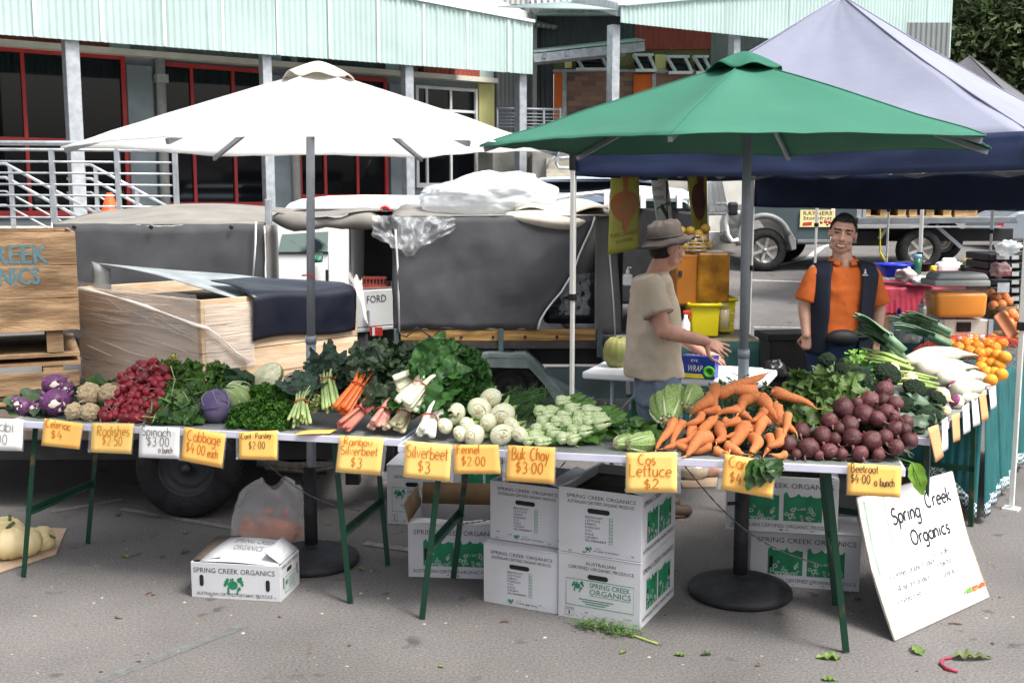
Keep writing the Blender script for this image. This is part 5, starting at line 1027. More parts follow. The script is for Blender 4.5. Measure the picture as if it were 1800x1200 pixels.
def carton(label,o,ex,w,d,h,front='list',side='mount',top='flaps',name='carton',z0=None,group='white produce cartons',sslot=True,tilt=None,left='mount'):
 """o = front bottom-left corner seen from the front, ex = direction of the front face"""
 o=V(o);ex=V(ex).normalized();ey=V((-ex.y,ex.x,0));ez=V((0,0,1));t=thing(name,label,'carton',o+ex*w/2+ey*d/2,group)
 th=.006;r=rotz(atan2(ex.y,ex.x));c=o+ex*w/2+ey*d/2;mb=MB()
 mb.box(c-ey*(d/2-th/2)+ez*h/2,(w,th,h),r,.002);mb.box(c+ey*(d/2-th/2)+ez*h/2,(w,th,h),r,.002)
 mb.box(c-ex*(w/2-th/2)+ez*h/2,(th,d-2*th,h-.001),r);mb.box(c+ex*(w/2-th/2)+ez*h/2,(th,d-2*th,h-.001),r);mb.box(c+ez*.006,(w-2*th,d-2*th,.008),r)
 b=mb.build('box',cardb,t)
 if top=='lid':
  mb=MB();mb.box(c+ez*(h+.003),(w+.004,d+.004,.006),r,.002);mb.build('lid',cardb,t)
 elif top=='flaps':
  for s,out in((-1,.55),(1,.8)):
   mb=MB();p=c+ex*(s*(w/2-.003))+ez*(h-.002);q=p+ex*(s*-.10*out)+ez*(.035*(1.3-out));mb.sheet(lambda a,b_:(p*(1-b_)+q*b_)+ey*((a-.5)*(d-.02)),2,2,.004);mb.build('flap',cardb,t)
  mb=MB();mb.box(c+ez*(h-.05),(w-.02,d-.02,.01),r);mb.build('shade_sheet',mat('carton_shade',(.025,.03,.018),.9,.5,20),t)  # near-black sheet painted as the shade inside the carton
 elif top=='open':
  for s in(-1,1):
   mb=MB();p=c+ex*(s*(w/2-.003))+ez*(h-.003);q=p+ex*(s*.02)+ez*.10;mb.sheet(lambda a,b_:(p*(1-b_)+q*b_)+ey*((a-.5)*(d-.02)),2,2,.004);mb.build('flap',carti,t)
  mb=MB();p=c+ey*(d/2-.003)+ez*(h-.003);mb.sheet(lambda a,b_:p+ey*.03*b_+ez*.11*b_+ex*((a-.5)*(w-.01)),2,2,.004);mb.build('flap',carti,t)
  mb=MB();mb.box(c+ez*(h*.55),(w-.02,d-.02,.01),r);mb.build('inner_board',carti,t)
  mb=MB();mb.sheet(lambda a,b_:c-ey*(d/2-.004-.04*b_)+ez*(h-.002+.012*b_+.006*sin(a*9))+ex*((a-.5)*(w-.01)),8,2,.004);mb.build('flap',mat('carton_liner',(.72,.71,.68),.6),t)
 def panel(o_,ex_,ez_,en_,x0,x1,h_,sd):
  g_=MB();rr=mountains(g_,o_,ex_,ez_,en_,x0,x1,h_*.22,h_*.74,sd);gp_=g_.build('green_print',gink,t);m_=MB();blobs(m_,o_,ex_,ez_,en_,x0,x1,h_*.22,h_*.62,rr);m_.build('printed_vegetables',mat('print_pale',(.42,.47,.44),.6),t)
 en=-ey;k=MB();g=MB();s_=MB();f0=o;rr=random.Random(len(label)*7)
 if front=='list':
  print_text(k,'SPRING CREEK ORGANICS',f0,ex,ez,en,w*.10,w*.93,h*.855,h*.91);print_text(k,'AUSTRALIAN CERTIFIED ORGANIC PRODUCE',f0,ex,ez,en,w*.11,w*.91,h*.775,h*.825)
  for i,q in enumerate(('BEETROOT','LETTUCE','LEEKS','PARSLEY','COS','KALE','CELERY','SILVERBEET')):
   y=h*(.565-.051*i);print_text(k,q,f0,ex,ez,en,w*.33,w*(.33+.026*len(q)),y,y+h*.032)
   g.ribbon([(w*.62,y),(w*.66,y),(w*.66,y+h*.036),(w*.62,y+h*.036),(w*.62,y)],.0018,f0,ex,ez,en,.0014)
  slot(s_,f0,ex,ez,en,w*.49,h*.68,w*.27,h*.075);veg_logo(g,f0,ex,ez,en,w*.37,h*.09,h*.08);print_text(k,'A.C.O.',f0,ex,ez,en,w*.45,w*.52,h*.105,h*.125);print_text(k,'CERTIFIED',f0,ex,ez,en,w*.45,w*.74,h*.06,h*.085)
 elif front=='badge':
  print_text(k,'AUSTRALIAN',f0,ex,ez,en,w*.34,w*.70,h*.865,h*.915);print_text(k,'CERTIFIED ORGANIC PRODUCE',f0,ex,ez,en,w*.13,w*.92,h*.79,h*.84);slot(s_,f0,ex,ez,en,w*.49,h*.69,w*.25,h*.075)
  print_text(g,'SPRING CREEK',f0,ex,ez,en,w*.39,w*.88,h*.52,h*.60);print_text(g,'ORGANICS',f0,ex,ez,en,w*.39,w*.89,h*.42,h*.50);veg_logo(g,f0,ex,ez,en,w*.24,h*.53,h*.15)
  g.ribbon([(w*.10,h*.22),(w*.92,h*.22),(w*.92,h*.63),(w*.10,h*.63),(w*.10,h*.22)],.0025,f0,ex,ez,en,.0014);g.ribbon([(w*.39,h*.40),(w*.89,h*.40)],.002,f0,ex,ez,en,.0014)
  for i in range(3):y=h*(.33-.035*i);g.ribbon([(w*(.26+.04*i),y),(w*(.68-.05*i),y)],.004,f0,ex,ez,en,.0014)
  print_text(k,'CLASS',f0,ex,ez,en,w*.09,w*.20,h*.155,h*.18);print_text(k,'1',f0,ex,ez,en,w*.135,w*.15,h*.07,h*.12);k.ribbon([(w*.09,h*.05),(w*.20,h*.05),(w*.20,h*.14),(w*.09,h*.14),(w*.09,h*.05)],.0015,f0,ex,ez,en,.0014);print_text(k,'COUNT',f0,ex,ez,en,w*.80,w*.90,h*.115,h*.135)
 elif front=='mount':
  print_text(k,'SPRING CREEK ORGANICS',f0,ex,ez,en,w*.06,w*.96,h*.80,h*.89);print_text(k,'AUSTRALIAN CERTIFIED ORGANIC PRODUCE',f0,ex,ez,en,w*.05,w*.97,h*.09,h*.155)
  for x0,x1,sd in((.16,.48,1),(.52,.86,2)):panel(f0,ex,ez,en,w*x0,w*x1,h,sd)
  slot(s_,f0+ex*w*.19+ez*h*.42,ez,ex,en,0,0,h*.26,w*.035)
 elif front=='flat':
  print_text(k,'SPRING CREEK ORGANICS',f0,ex,ez,en,w*.03,w*.94,h*.72,h*.86);print_text(k,'AUSTRALIAN CERTIFIED ORGANIC PRODUCE',f0,ex,ez,en,w*.06,w*.91,h*.09,h*.18)
  veg_logo(g,f0,ex,ez,en,w*.47,h*.42,h*.44);slot(s_,f0+ex*w*.12+ez*h*.50,ez,ex,en,0,0,h*.32,w*.045);slot(s_,f0+ex*w*.86+ez*h*.44,ez,ex,en,0,0,h*.32,w*.045)
 r0=o+ex*w;sx,sn=ey,ex
 if side=='mount':
  print_text(k,'SPRING CREEK ORGANICS',r0,sx,ez,sn,d*.06,d*.96,h*.80,h*.88);print_text(k,'AUSTRALIAN CERTIFIED ORGANIC PRODUCE',r0,sx,ez,sn,d*.05,d*.97,h*.09,h*.15)
  for x0,x1,sd in((.16,.46,3),(.50,.86,4)):panel(r0,sx,ez,sn,d*x0,d*x1,h,sd)
  slot(s_,r0+sx*d*.19+ez*h*.42,ez,sx,sn,0,0,h*.26,d*.035);slot(s_,r0+sx*d*.82+ez*h*.42,ez,sx,sn,0,0,h*.26,d*.03)
 elif side=='small':
  slot(s_,r0+sx*d*.15+ez*h*.45,ez,sx,sn,0,0,h*.32,d*.04);slot(s_,r0+sx*d*.86+ez*h*.55,ez,sx,sn,0,0,h*.32,d*.04);slot(s_,r0,sx,ez,sn,d*.45,h*.74,d*.25,h*.12);g.ribbon([(d*.22,h*.15),(d*.78,h*.15),(d*.78,h*.58),(d*.22,h*.58),(d*.22,h*.15)],.003,r0,sx,ez,sn,.0014)
  for i in range(4):g.ribbon([(d*.42,h*(.48-.08*i)),(d*.72,h*(.48-.08*i))],.005,r0,sx,ez,sn,.0014)
  veg_logo(g,r0,sx,ez,sn,d*.31,h*.42,h*.16);print_text(k,'SPRING CREEK ORGANICS',r0,sx,ez,sn,d*.1,d*.95,h*.86,h*.94)
 if k.v:k.build('lettering',kink,t)
 if g.v:g.build('green_print',gink,t)
 if s_.v:s_.build('hand_hole',mat('hand_hole',(.012,.012,.012),.9),t)
 m_=MB();rr=random.Random(len(label)+3);
 for _ in range(7):
  x,y,q=rr.uniform(.03,.97)*w,abs(rr.gauss(0,.05))*h+.004,rr.uniform(.002,.008);slot(m_,f0,ex,ez,en,x,y+q,q*2.5,q,.0026+.0002*_)
 m_.build('mud_spots',dirt,t)
 return t
def gfront(u0,v0,u1,v1,z=0.0):a=Zp(u0,v0,z);b=Zp(u1,v1,z);return a,(b-a)
k_=Gp(494,1058);e=V((cos(radians(-9)),sin(radians(-9)),0))*.435;a=k_-e;lb=carton('low white carton alone on the ground, lid folded over',a,e,e.length,.25,.17,'flat','small',None)
w_=e.length;ex=e.normalized();ey=V((-ex.y,ex.x,0));ez=V((0,0,1))
mb=MB();mb.sheet(lambda i,j:a+ex*(w_*(.10+.12*j+(.88-.22*j)*i))+ey*(.001+.245*j)+ez*(.172+.042*sin(j*1.5)+.006*sin(i*4)),6,8,.004);mb.build('flap',cardb,lb)
mb=MB();mb.sheet(lambda i,j:a+ex*(w_*(.005+.30*i))+ey*(.02+.26*j)+ez*(.172+.030*j+.012*i),3,3,.004);mb.build('flap',mat('flap_dark',(.10,.08,.065),.8),lb)
mb=MB();mb.sheet(lambda i,j:a+ex*(w_*(.985-.17*j))+ey*(.02+.23*i)+ez*(.174+.055*j),3,3,.004);mb.build('flap',cardb,lb)
mb=MB();q=a+ex*w_*.10+ez*.178
for s,x0,x1,y in(('SPRING CREEK',.26,.80,.17),('ORGANICS',.32,.70,.10)):
 vs,fs,_=text2d(s);mb.add([a+ex*(w_*(.10+.86*(x0+(x1-x0)*p_)))+ey*(y+.045*r_)+ez*(.1755+.042*sin((y+.045*r_)/.245*1.5)+.006*sin((x0+(x1-x0)*p_)*4))for p_,r_ in vs],fs,None,False)
mb.build('lettering',kink2,lb)
k_=Gp(1125,1107);e=V((cos(radians(-26)),sin(radians(-26)),0))*.385;a=k_-e;W1=e.length;ex=e.normalized();ey=V((-ex.y,ex.x,0));H1=.292
c1=carton('white carton with green badge print, bottom right of the stacked cartons',a,e,W1,.47,H1,'badge','mount','lid')
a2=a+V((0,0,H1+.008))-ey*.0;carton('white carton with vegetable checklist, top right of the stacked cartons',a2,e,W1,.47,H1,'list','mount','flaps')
W2=.372;e2=e*(W2/W1);b_=a-e2-ex*.006+ey*.01;carton('white carton with vegetable checklist, bottom left of the stacked cartons',b_,e2,W2,.42,.275,'list',None,'lid')
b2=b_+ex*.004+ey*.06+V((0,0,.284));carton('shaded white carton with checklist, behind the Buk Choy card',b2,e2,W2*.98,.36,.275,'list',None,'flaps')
a,e=gfront(718,1013,858,1024);carton('open white carton with brown flaps beneath the Silverbeet card',a,V((1,-.10,0)),.47,.36,.27,'mount',None,'open')
a=Gp(681,920);carton('white carton with green badge standing behind the open one',a,V((1,-.15,0)),.30,.36,.34,'badge',None,'lid')
a=Zp(790,905,.12);carton('white carton behind the Fennel card, only its printed top showing',V((a.x-.02,a.y+.45,.0)),V((1,.06,0)),.40,.3,.36,'mount',None,'lid')
a,e=gfront(1318,1026,1510,1040);e.z=0;carton('white carton with green panels, lower one behind the umbrella base',a,e,e.length,.30,.27,'mount','small','lid')
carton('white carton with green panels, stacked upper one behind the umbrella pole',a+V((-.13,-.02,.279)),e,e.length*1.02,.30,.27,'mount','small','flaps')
a=Yp(497,690,T1.a.y+.25);bx=carton('white carton lying behind the parsley with a brown paper flap',V((a.x,a.y+.02,TZ+.001)),T1.d,.34,.22,.16,None,None,None);k=MB();print_text(k,'SPRING CREEK',V((a.x,a.y+.02,TZ)),T1.d,(0,0,1),-T1.n,.03,.27,.115,.135);print_text(k,'AUSTRALIAN CERTIFIED',V((a.x,a.y+.02,TZ)),T1.d,(0,0,1),-T1.n,.01,.30,.085,.105);k.build('lettering',kink2,bx)
mb=MB();mb.sheet(lambda i,j:V((a.x,a.y+.03,TZ+.165))+T1.d*(.34*i)+T1.n*(.2*j)+V((0,0,.05*sin(pi*i)*(1-.3*j))),10,4,.003);mb.build('paper_flap',mat('kraft',(.34,.22,.13),.85,.2,9),bx)
kraft=MATS['kraft']
def flatcard(label,px,z=.004):
 P=[Gp(u,v)for u,v in px];mb=MB();mb.prism([(p.x,p.y)for p in P],(0,0,z),(1,0,0),(0,1,0),(0,0,1),.006);tag(mb.build('flattened_card',mat('card_kraft',(.40,.29,.20),.85,.15,7),None,P[0]),label,'cardboard')
flatcard('flattened brown card on the ground under the pale pumpkins',[(-60,925),(117,931),(98,976),(0,1008),(-60,1020)]);flatcard('flattened brown card under the wrapped squash behind the stall',[(1196,846),(1262,840),(1258,857),(1200,858)])
# ================================================================ sign board leaning at the right
sb=thing('sign_board','white hand painted board leaning on the table leg','sign board',Gp(1572,1127))
B0,B1=Gp(1572,1127),Gp(1738,1050);TLp=Yp(1506,878,B0.y+.28);TRp=Yp(1668,834,B1.y+.30)
bex=(B1-B0).normalized();bw_=(B1-B0).length;upv=((TLp-B0)+(TRp-B1))*.5;bh=upv.length;TRp=B1+(TLp-B0)*((TRp-B1).length/(TLp-B0).length);
def bp(a,b):return(B0*(1-a)+B1*a)*(1-b)+(TLp*(1-a)+TRp*a)*b
bn_=(B1-B0).cross(TLp-B0).normalized();bn_=bn_ if bn_.y<0 else-bn_
mb=MB();bow=lambda b:-.02*sin(pi*b)
mb.sheet(lambda a,b:bp(a,b)+bn_*bow(b)+V((0,0,.004)),8,12,.010);mb.build('board',mat('board_white',(.80,.81,.83),.35,.04,4),sb)
mb=MB()
for pts in([bp(0,0),bp(1,0)],[bp(1,0),bp(1,.5),bp(1,1)],[bp(0,1),bp(1,1)],[bp(0,0),bp(0,.5),bp(0,1)]):mb.tube([p+bn_*(bow(.5)if i==1 and len(pts)==3 else 0)+V((0,0,.006))for i,p in enumerate(pts)],.0045,6)
mb.build('edge',mat('board_edge',(.55,.47,.38),.7,.3,20),sb)
def bhand(mb,s,x0,y0,h,fit,pen,tilt=0):
 tot=sum(GL[c][0]+.12 for c in s);sx=fit/tot;x=0;q=0
 for c in s:
  for st in GL[c][1]:
   q+=1;pts=[(x0+(x+px)*sx,y0+py*h)for px,py in st];n=len(pts);L_,R_=[],[]
   for i,(X,Y)in enumerate(pts):
    pa,pb=pts[max(i-1,0)],pts[min(i+1,n-1)];dx,dy=(pb[0]-pa[0])*bw_,(pb[1]-pa[1])*bh;l=sqrt(dx*dx+dy*dy)or 1;ox,oy=-dy/l*pen/2/bw_,dx/l*pen/2/bh
    for A_,sg_ in((L_,1),(R_,-1)):A_.append(bp(X+ox*sg_,Y+oy*sg_)+bn_*(bow(Y)+.0065+.0002*(q%5))+V((0,0,.004)))
   mb.add(L_+R_,[(i,i+1,n+i+1,n+i)for i in range(n-1)],None,False)
  x+=GL[c][0]+.12
mb=MB();bhand(mb,'Spring',.28,.745,.068,.30,.011);bhand(mb,'Creek',.64,.79,.068,.29,.011);bhand(mb,'Organics',.42,.56,.062,.42,.011);mb.build('painted_title',mat('sign_black',(.015,.015,.02),.5),sb)
mb=MB()
for s,x,y,f in(('* Certified Organic Produce',.13,.385,.46),('* All our own produce',.13,.29,.36),('* Picked fresh',.13,.205,.24),('* Locally',.60,.425,.16),('* Buy from',.60,.345,.17),('* Great taste',.60,.265,.19)):bhand(mb,s,x,y,.026,f,.0038)
mb.build('painted_text',mat('sign_grey',(.13,.13,.14),.5),sb)
def bpatch(name,m,x0,x1,y0,y1,lift):mb=MB();mb.grid(lambda a,b:bp(x0+(x1-x0)*a,y0+(y1-y0)*b)+bn_*(bow(y0+(y1-y0)*b)+lift)+V((0,0,.004)),3,6);return mb.build(name,m,sb)
bpatch('certificate_backing',mat('cert_green',(.30,.38,.30),.5),.04,.245,.44,.97,.0068);bpatch('certificate',mat('cert_paper',(.66,.68,.70),.3,.08,5),.055,.225,.45,.965,.0082);bpatch('notice',mat('notice_paper',(.74,.75,.79),.3,.05),.745,.985,.09,.52,.0066)
mb=MB();rr=random.Random(3)
for i in range(9):y=.92-.05*i;bhand(mb,'noe nuo',.075+.02*rr.random(),y,.008,.10,.002)
for i in range(4):bhand(mb,'on uno',.79,.36-.05*i,.010,.12,.0022)
for i in range(8):mb.add([bp(.85+.05*cos(i)*rr.random(),.46+.02*sin(i))+bn_*.009+V((0,0,.004))+bex*.006*x+V((0,0,.006*y))for x,y in((0,0),(1,.3),(.4,1))],[(0,1,2)],None,False)
mb.build('small_print',mat('print_grey',(.34,.36,.38),.5),sb)
for i,m in enumerate((mat('leaf_print',(.15,.33,.05),.5),mat('carrot_print',(.65,.18,.04),.5),mat('tomato_print',(.55,.06,.04),.5))):
 mb=MB();rr=random.Random(i)
 for j in range(14):x=.76+.22*rr.random();x=.76+.07*rr.random()if i==0 else .83+.15*rr.random();y=.095+.03*rr.random();mb.add([bp(x+.012*cos(q),y+.010*sin(q))+bn_*(.0078+.0002*j)+V((0,0,.004))for q in range(6)],[list(range(6))],None,False)
 mb.build('printed_vegetables',m,sb)
# ================================================================ produce
def pile(T,u,v,alpha,off=.03,lift=0.0):
 """point on a heap that slopes up from the table's front edge"""
 a=radians(alpha);n=V((-T.n.x*sin(a),-T.n.y*sin(a),cos(a)));P=T.a+T.n*off+V((0,0,TZ));d=ray(u,v);c=V((0,0,CH))
 t=(P-c).dot(n)/d.dot(n);q=c+d*t
 return q+n*lift,n
def inpoly(x,y,P):
 r=False;n=len(P)
 for i in range(n):
  x1,y1=P[i];x2,y2=P[(i+1)%n]
  if(y1>y)!=(y2>y)and x<(x2-x1)*(y-y1)/(y2-y1)+x1:r=not r
 return r
def orient(d,roll=0.0):return V(d).normalized().to_track_quat('Z','Y').to_matrix()@rotz(roll)
ORD=['first','second','third','fourth','fifth','sixth','seventh','eighth','ninth','tenth','eleventh','twelfth']
def row_labels(items,rows,text,prefix='row'):
 """items: (object, u, v); says which one by its row in the heap and its place in that row"""
 items=sorted(items,key=lambda q:q[2]);n=len(items);k=0;per=n/rows
 for r in range(rows):
  row=items[round(r*per):round((r+1)*per)];row.sort(key=lambda q:q[1]);nm='top row' if r==0 else 'bottom row' if r==rows-1 else ORD[r]+' row'
  for i,(o,u,v)in enumerate(row):
   pos='leftmost' if i==0 else 'rightmost' if i==len(row)-1 else ORD[i]+' from left'
   o['label']=text%(nm,pos)
class Proto:
 def __init__(s,o):s.o=o;s.used=False
 def put(s,loc,rot=None,sc=1.0,label=None,group=None):
  c=copy_tree(s.o)if s.used else s.o;s.used=True;place(c,loc,rot,sc)
  if label:c['label']=label
  if group:c['group']=group
  return c
def vegm(n,c,**k):return mat(n,c,**k)
mrad=mat('radish_skin',(.23,.010,.022),.36,.45,9,rand=.35,spec=.5);mroot=mat('root_pale',(.56,.42,.36),.6,.2)
mkoh=mat('kohlrabi_skin',(.15,.045,.14),.42,.5,5,col2=(.06,.018,.06),rand=.15);mkcut=mat('kohlrabi_cut',(.72,.66,.56),.6,.15,20)
mcel=mat('celeriac_skin',(.70,.58,.38),.8,.5,4,col2=(.46,.34,.19),bump=.8,bscale=9)
mspin=mat('spinach_leaf',(.055,.13,.026),.42,.45,14,col2=(.024,.068,.015),transl=.18,spec=.45);mrock=mat('rocket_leaf',(.085,.19,.025),.5,.45,12,col2=(.035,.10,.012),transl=.25)
mdark=mat('dark_leaf',(.020,.058,.020),.45,.5,12,transl=.12,spec=.45);mpars=mat('parsley_leaf',(.065,.18,.016),.55,.5,25,col2=(.022,.080,.008),transl=.2);mkale=mat('kale_leaf',(.045,.085,.055),.6,.45,22,col2=(.020,.042,.030),transl=.1,bump=.5,bscale=60)
mchard=mat('chard_leaf',(.042,.088,.032),.45,.5,18,col2=(.018,.036,.018),transl=.1,bump=.5,bscale=40,spec=.5);msilv=mat('silverbeet_leaf',(.055,.165,.030),.42,.5,16,col2=(.020,.078,.015),transl=.2,bump=.4,bscale=40,spec=.5)
mredc=mat('red_cabbage',(.125,.105,.185),.55,.5,6,col2=(.07,.05,.13),bump=.3,bscale=8);mcab=mat('cabbage_leaf',(.33,.46,.17),.5,.3,7,transl=.1);mcabc=mat('cabbage_cut',(.80,.78,.53),.55,.25,26,stretch=(1,1,3))
mwst=mat('white_stem',(.72,.72,.52),.45,.2,9,stretch=(1,1,.3));mgst=mat('green_stem',(.34,.46,.18),.5,.3,9);most=mat('orange_stem',(.68,.145,.025),.42,.3,9);mpst=mat('pink_stem',(.36,.07,.075),.45,.5,9,col2=(.40,.15,.09));mppst=mat('pale_pink_stem',(.60,.40,.30),.5,.35,9,col2=(.45,.16,.14))
mfen=mat('fennel_bulb',(.78,.77,.60),.45,.22,4,col2=(.68,.70,.46));mfcut=mat('fennel_cut',(.60,.49,.30),.7,.4,26);mfrond=mat('fennel_frond',(.055,.15,.035),.6,.3,12)
mbok=mat('bokchoy_base',(.70,.75,.52),.42,.2,4,col2=(.42,.56,.22));mbokl=mat('bokchoy_leaf',(.105,.24,.045),.42,.35,9,transl=.18,spec=.45);mcos=mat('cos_leaf',(.42,.53,.22),.45,.4,6,col2=(.20,.36,.08),transl=.15);mcosr=mat('cos_rib',(.62,.68,.40),.45,.15)
mcar=mat('carrot_skin',(.74,.26,.09),.5,.3,7,rand=.16,bump=.45,bscale=16,stretch=(1,1,5),col2=(.60,.19,.065),det=6);mcart=mat('carrot_tip',(.70,.36,.14),.6,.2)
mbeet=mat('beet_skin',(.056,.009,.017),.46,.6,5,rand=.45,col2=(.115,.045,.042),bump=.25,bscale=24);mbeetr=mat('beet_root',(.16,.085,.075),.7,.3);mbeetl=mat('beet_leaf',(.11,.19,.045),.5,.45,10,col2=(.05,.10,.022),transl=.2)
mbroc=mat('broccoli_head',(.034,.075,.030),.75,.5,60,col2=(.014,.036,.016),bump=.9,bscale=110);mbrocs=mat('broccoli_stalk',(.15,.25,.10),.6,.3)
mleek=mat('leek_leaf',(.27,.38,.25),.5,.5,6,stretch=(1,1,.3),col2=(.08,.16,.095));mcely=mat('celery_stalk',(.40,.55,.16),.45,.3,8);mcelyl=mat('celery_leaf',(.13,.30,.03),.5,.4,14,transl=.2)
mdai=mat('daikon_skin',(.56,.535,.43),.45,.08,5,bump=.1,bscale=30,rand=.06);mpar=mat('parsnip_skin',(.74,.60,.36),.6,.25,9,bump=.2);mtur=mat('turnip_skin',(.76,.68,.56),.5,.1,6)
mora=mat('orange_peel',(.88,.32,.025),.45,.12,6,bump=.25,bscale=160,rand=.1);mnet=mat('orange_net',(.70,.06,.03),.5,.1,alpha=.8);band=mat('rubber_band',(.42,.07,.045),.5)
mpum=mat('pale_pumpkin',(.70,.58,.34),.5,.25,7,col2=(.55,.45,.20));mpumg=mat('green_pumpkin',(.16,.19,.055),.55,.45,6,col2=(.28,.24,.08));mpst_=mat('pumpkin_stalk',(.10,.12,.05),.8)
def greens(name,label,cat,T,poly,n,L,Wd,m,alpha,off=.04,ruf=.1,seed=1,depth=.06,up=.5,part='leaves',group=None,bend=.5,stem=None,stemL=.1,cup=.25):
 rr=random.Random(seed);us=[p[0]for p in poly];vs=[p[1]for p in poly];mb=MB();sm=MB();k=0;pts=[]
 while k<n:
  u,v=rr.uniform(min(us),max(us)),rr.uniform(min(vs),max(vs))
  if not inpoly(u,v,poly):continue
  k+=1;q,nn=pile(T,u,v,alpha,off);q=q-nn*rr.random()**1.5*depth+nn*.01
  if q.z<TZ+.006:q.z=TZ+.006+.02*rr.random()
  out=V((rr.gauss(0,1),rr.gauss(-.5,.8),rr.gauss(.2,.6)))+V((0,-.2,up));out.normalize();ll=L*rr.uniform(.6,1.15)
  nrm=(nn+V((rr.gauss(0,.45),rr.gauss(-.3,.45),rr.gauss(.3,.35)))).normalized();b=q-out*ll*.5
  if b.z<TZ+.004:b.z=TZ+.004
  mb.leaf(b,out,nrm,ll,Wd*rr.uniform(.7,1.2),bend*rr.uniform(.3,1.3),cup,ruf,rr.choice((2,3,4)),k,7,4);pts.append(q)
  if stem and rr.random()<.5:sm.tube([b-out*stemL*rr.uniform(.4,1)+V((0,0,-.01)),b,b+out*ll*.5+nrm*.003],[.0025,.002,.001],5)
 for i,p in enumerate(mb.v):
  if p.z<TZ+.003:mb.v[i]=V((p.x,p.y,TZ+.003))
 t=thing(name,label,cat,V((sum(p.x for p in pts)/n,sum(p.y for p in pts)/n,TZ)),group);mb.build(part,m,t)
 if stem and sm.v:sm.build('stems',stem,t)
 return t
def curly(name,label,cat,T,blobs_,n,size,m,alpha,off=.05,seed=1,group=None,part='leaves'):
 """dense frilly foliage over rounded clumps"""
 rr=random.Random(seed);mb=MB();P=[]
 for u,v,rp in blobs_:
  c,nn=pile(T,u,v,alpha,off);r=rp*(c.y/CP)/1950;c=c-nn*r*.3;P.append(c)
  for _ in range(int(n*rp*rp/900)):
   d=V((rr.gauss(0,1),rr.gauss(-.4,1),rr.gauss(.3,1))).normalized();rad=r*(1+.25*noise.noise(d*3+c*9))*rr.uniform(.72,1.05);q=c+d*rad
   if q.z<TZ+.004:continue
   s=size*rr.uniform(.6,1.3);dd,a,b=frame(d+V((rr.gauss(0,.5),rr.gauss(0,.5),rr.gauss(.1,.5))))
   ph=rr.random()*6;ring=[q+a*(s*cos(x))+b*(s*sin(x))+dd*(s*.55*sin(3*x+ph)+s*.25*sin(5*x))for x in[i*2*pi/9 for i in range(9)]]
   mb.add([q-dd*s*.5]+ring,[(0,1+i,1+(i+1)%9)for i in range(9)],None,True)
 for i,p in enumerate(mb.v):
  if p.z<TZ+.003:mb.v[i]=V((p.x,p.y,TZ+.003))
 c=sum(P,V((0,0,0)))/len(P);t=thing(name,label,cat,V((c.x,c.y,TZ)),group);mb.build(part,m,t);return t
def spot(T,u,v,alpha,rpx,off=.03):
 q,n=pile(T,u,v,alpha,off);r=rpx*(q.y/CP)/1950*1.02;q=V(q)+n*0;q.z=max(q.z,TZ+r*.80);return q,r,n
def kohl():
 t=thing('kohlrabi','purple kohlrabi','kohlrabi');mb=MB();mb.ball((0,0,0),(1,1,.86),22,14,nz=.07,sc=1.4);mb.build('bulb',mkoh,t)
 mb=MB();[mb.grid(lambda x,y:(lambda d:V((d.x,d.y,d.z*.86))*(1.045-.03*y*y))(V((a0+w_*y*cos(2*pi*x)*(1+.35*sin(6*pi*x+b0*9)),-1,b0+h_*y*sin(2*pi*x)*(1+.3*sin(4*pi*x+a0*7)))).normalized()),24,5)for a0,b0,w_,h_ in((-.1,.32,.34,.27),(.2,-.26,.09,.24),(.55,.15,.08,.16))];mb.build('cut_patch',mkcut,t);mb=MB()
 for i in range(5):a=i*1.25;mb.tube([V((.7*cos(a),.7*sin(a),.3)),V((1.05*cos(a),1.05*sin(a),.62))],[.15,.09],7)
 mb.build('stalk_stubs',mat('kohl_stub',(.22,.07,.20),.5),t);return t
pk=Proto(kohl())
for(u,v,r,lab)in((100,712,28,'large purple kohlrabi with a pale cut patch at the front'),(97,676,22,'purple kohlrabi resting on top of the others'),(42,721,18,'small dark purple kohlrabi at the far left end'),(66,716,15,'purple kohlrabi tucked between the two front ones'),(118,682,12,'small purple kohlrabi bulb beside the topmost one'),(28,703,8,'tiny purple kohlrabi tip under the leaf at left')):
 q,rr_,n=spot(T1,u,v,42,r,.10);pk.put(q,eul(U(-.3,.3),U(-.3,.3),U(-.4,.6)),rr_,lab,'kohlrabi at the left end')
greens('kohlrabi_leaves','grey green kohlrabi leaves around the purple bulbs','leaves',T1,[(15,720),(40,690),(80,680),(120,655),(160,660),(195,672),(185,690),(140,700),(120,738),(20,738)],60,.13,.085,mat('kohl_leaf',(.075,.125,.065),.5,.4,9,transl=.15),32,.12,.12,2,.10)
mb=MB();q,n=pile(T1,48,706,42,.06);mb.leaf(q+V((-.10,0,-.05)),V((.9,-.05,.35)),V((0,-.7,.6)),.24,.10,.2,.2,.12,3,2,9,5);tag(mb.build('kohlrabi_leaf',mat('kohl_leaf2',(.10,.18,.06),.45,.35,9,transl=.15),None,q),'broad green kohlrabi leaf leaning over the purple bulbs','leaf')
def celer():
 t=thing('celeriac','celeriac','celeriac');mb=MB();mb.ball((0,0,0),(1,1,.92),30,20,nz=.22,sc=2.6);mb.build('root',mcel,t);mb=MB();rr=random.Random(4)
 for i in range(16):
  a=rr.uniform(0,6.3);e=rr.uniform(-.9,.2);d=V((cos(a)*cos(e),sin(a)*cos(e),sin(e)));mb.tube([d*.9,d*1.06+V((rr.gauss(0,.1),rr.gauss(0,.1),.05)),d*.98+V((rr.gauss(0,.25),rr.gauss(0,.25),.1))],[.10,.08,.03],6)
 mb.build('knobs',mat('celeriac_knob',(.70,.60,.42),.8,.4,9),t);return t
pc_=Proto(celer())
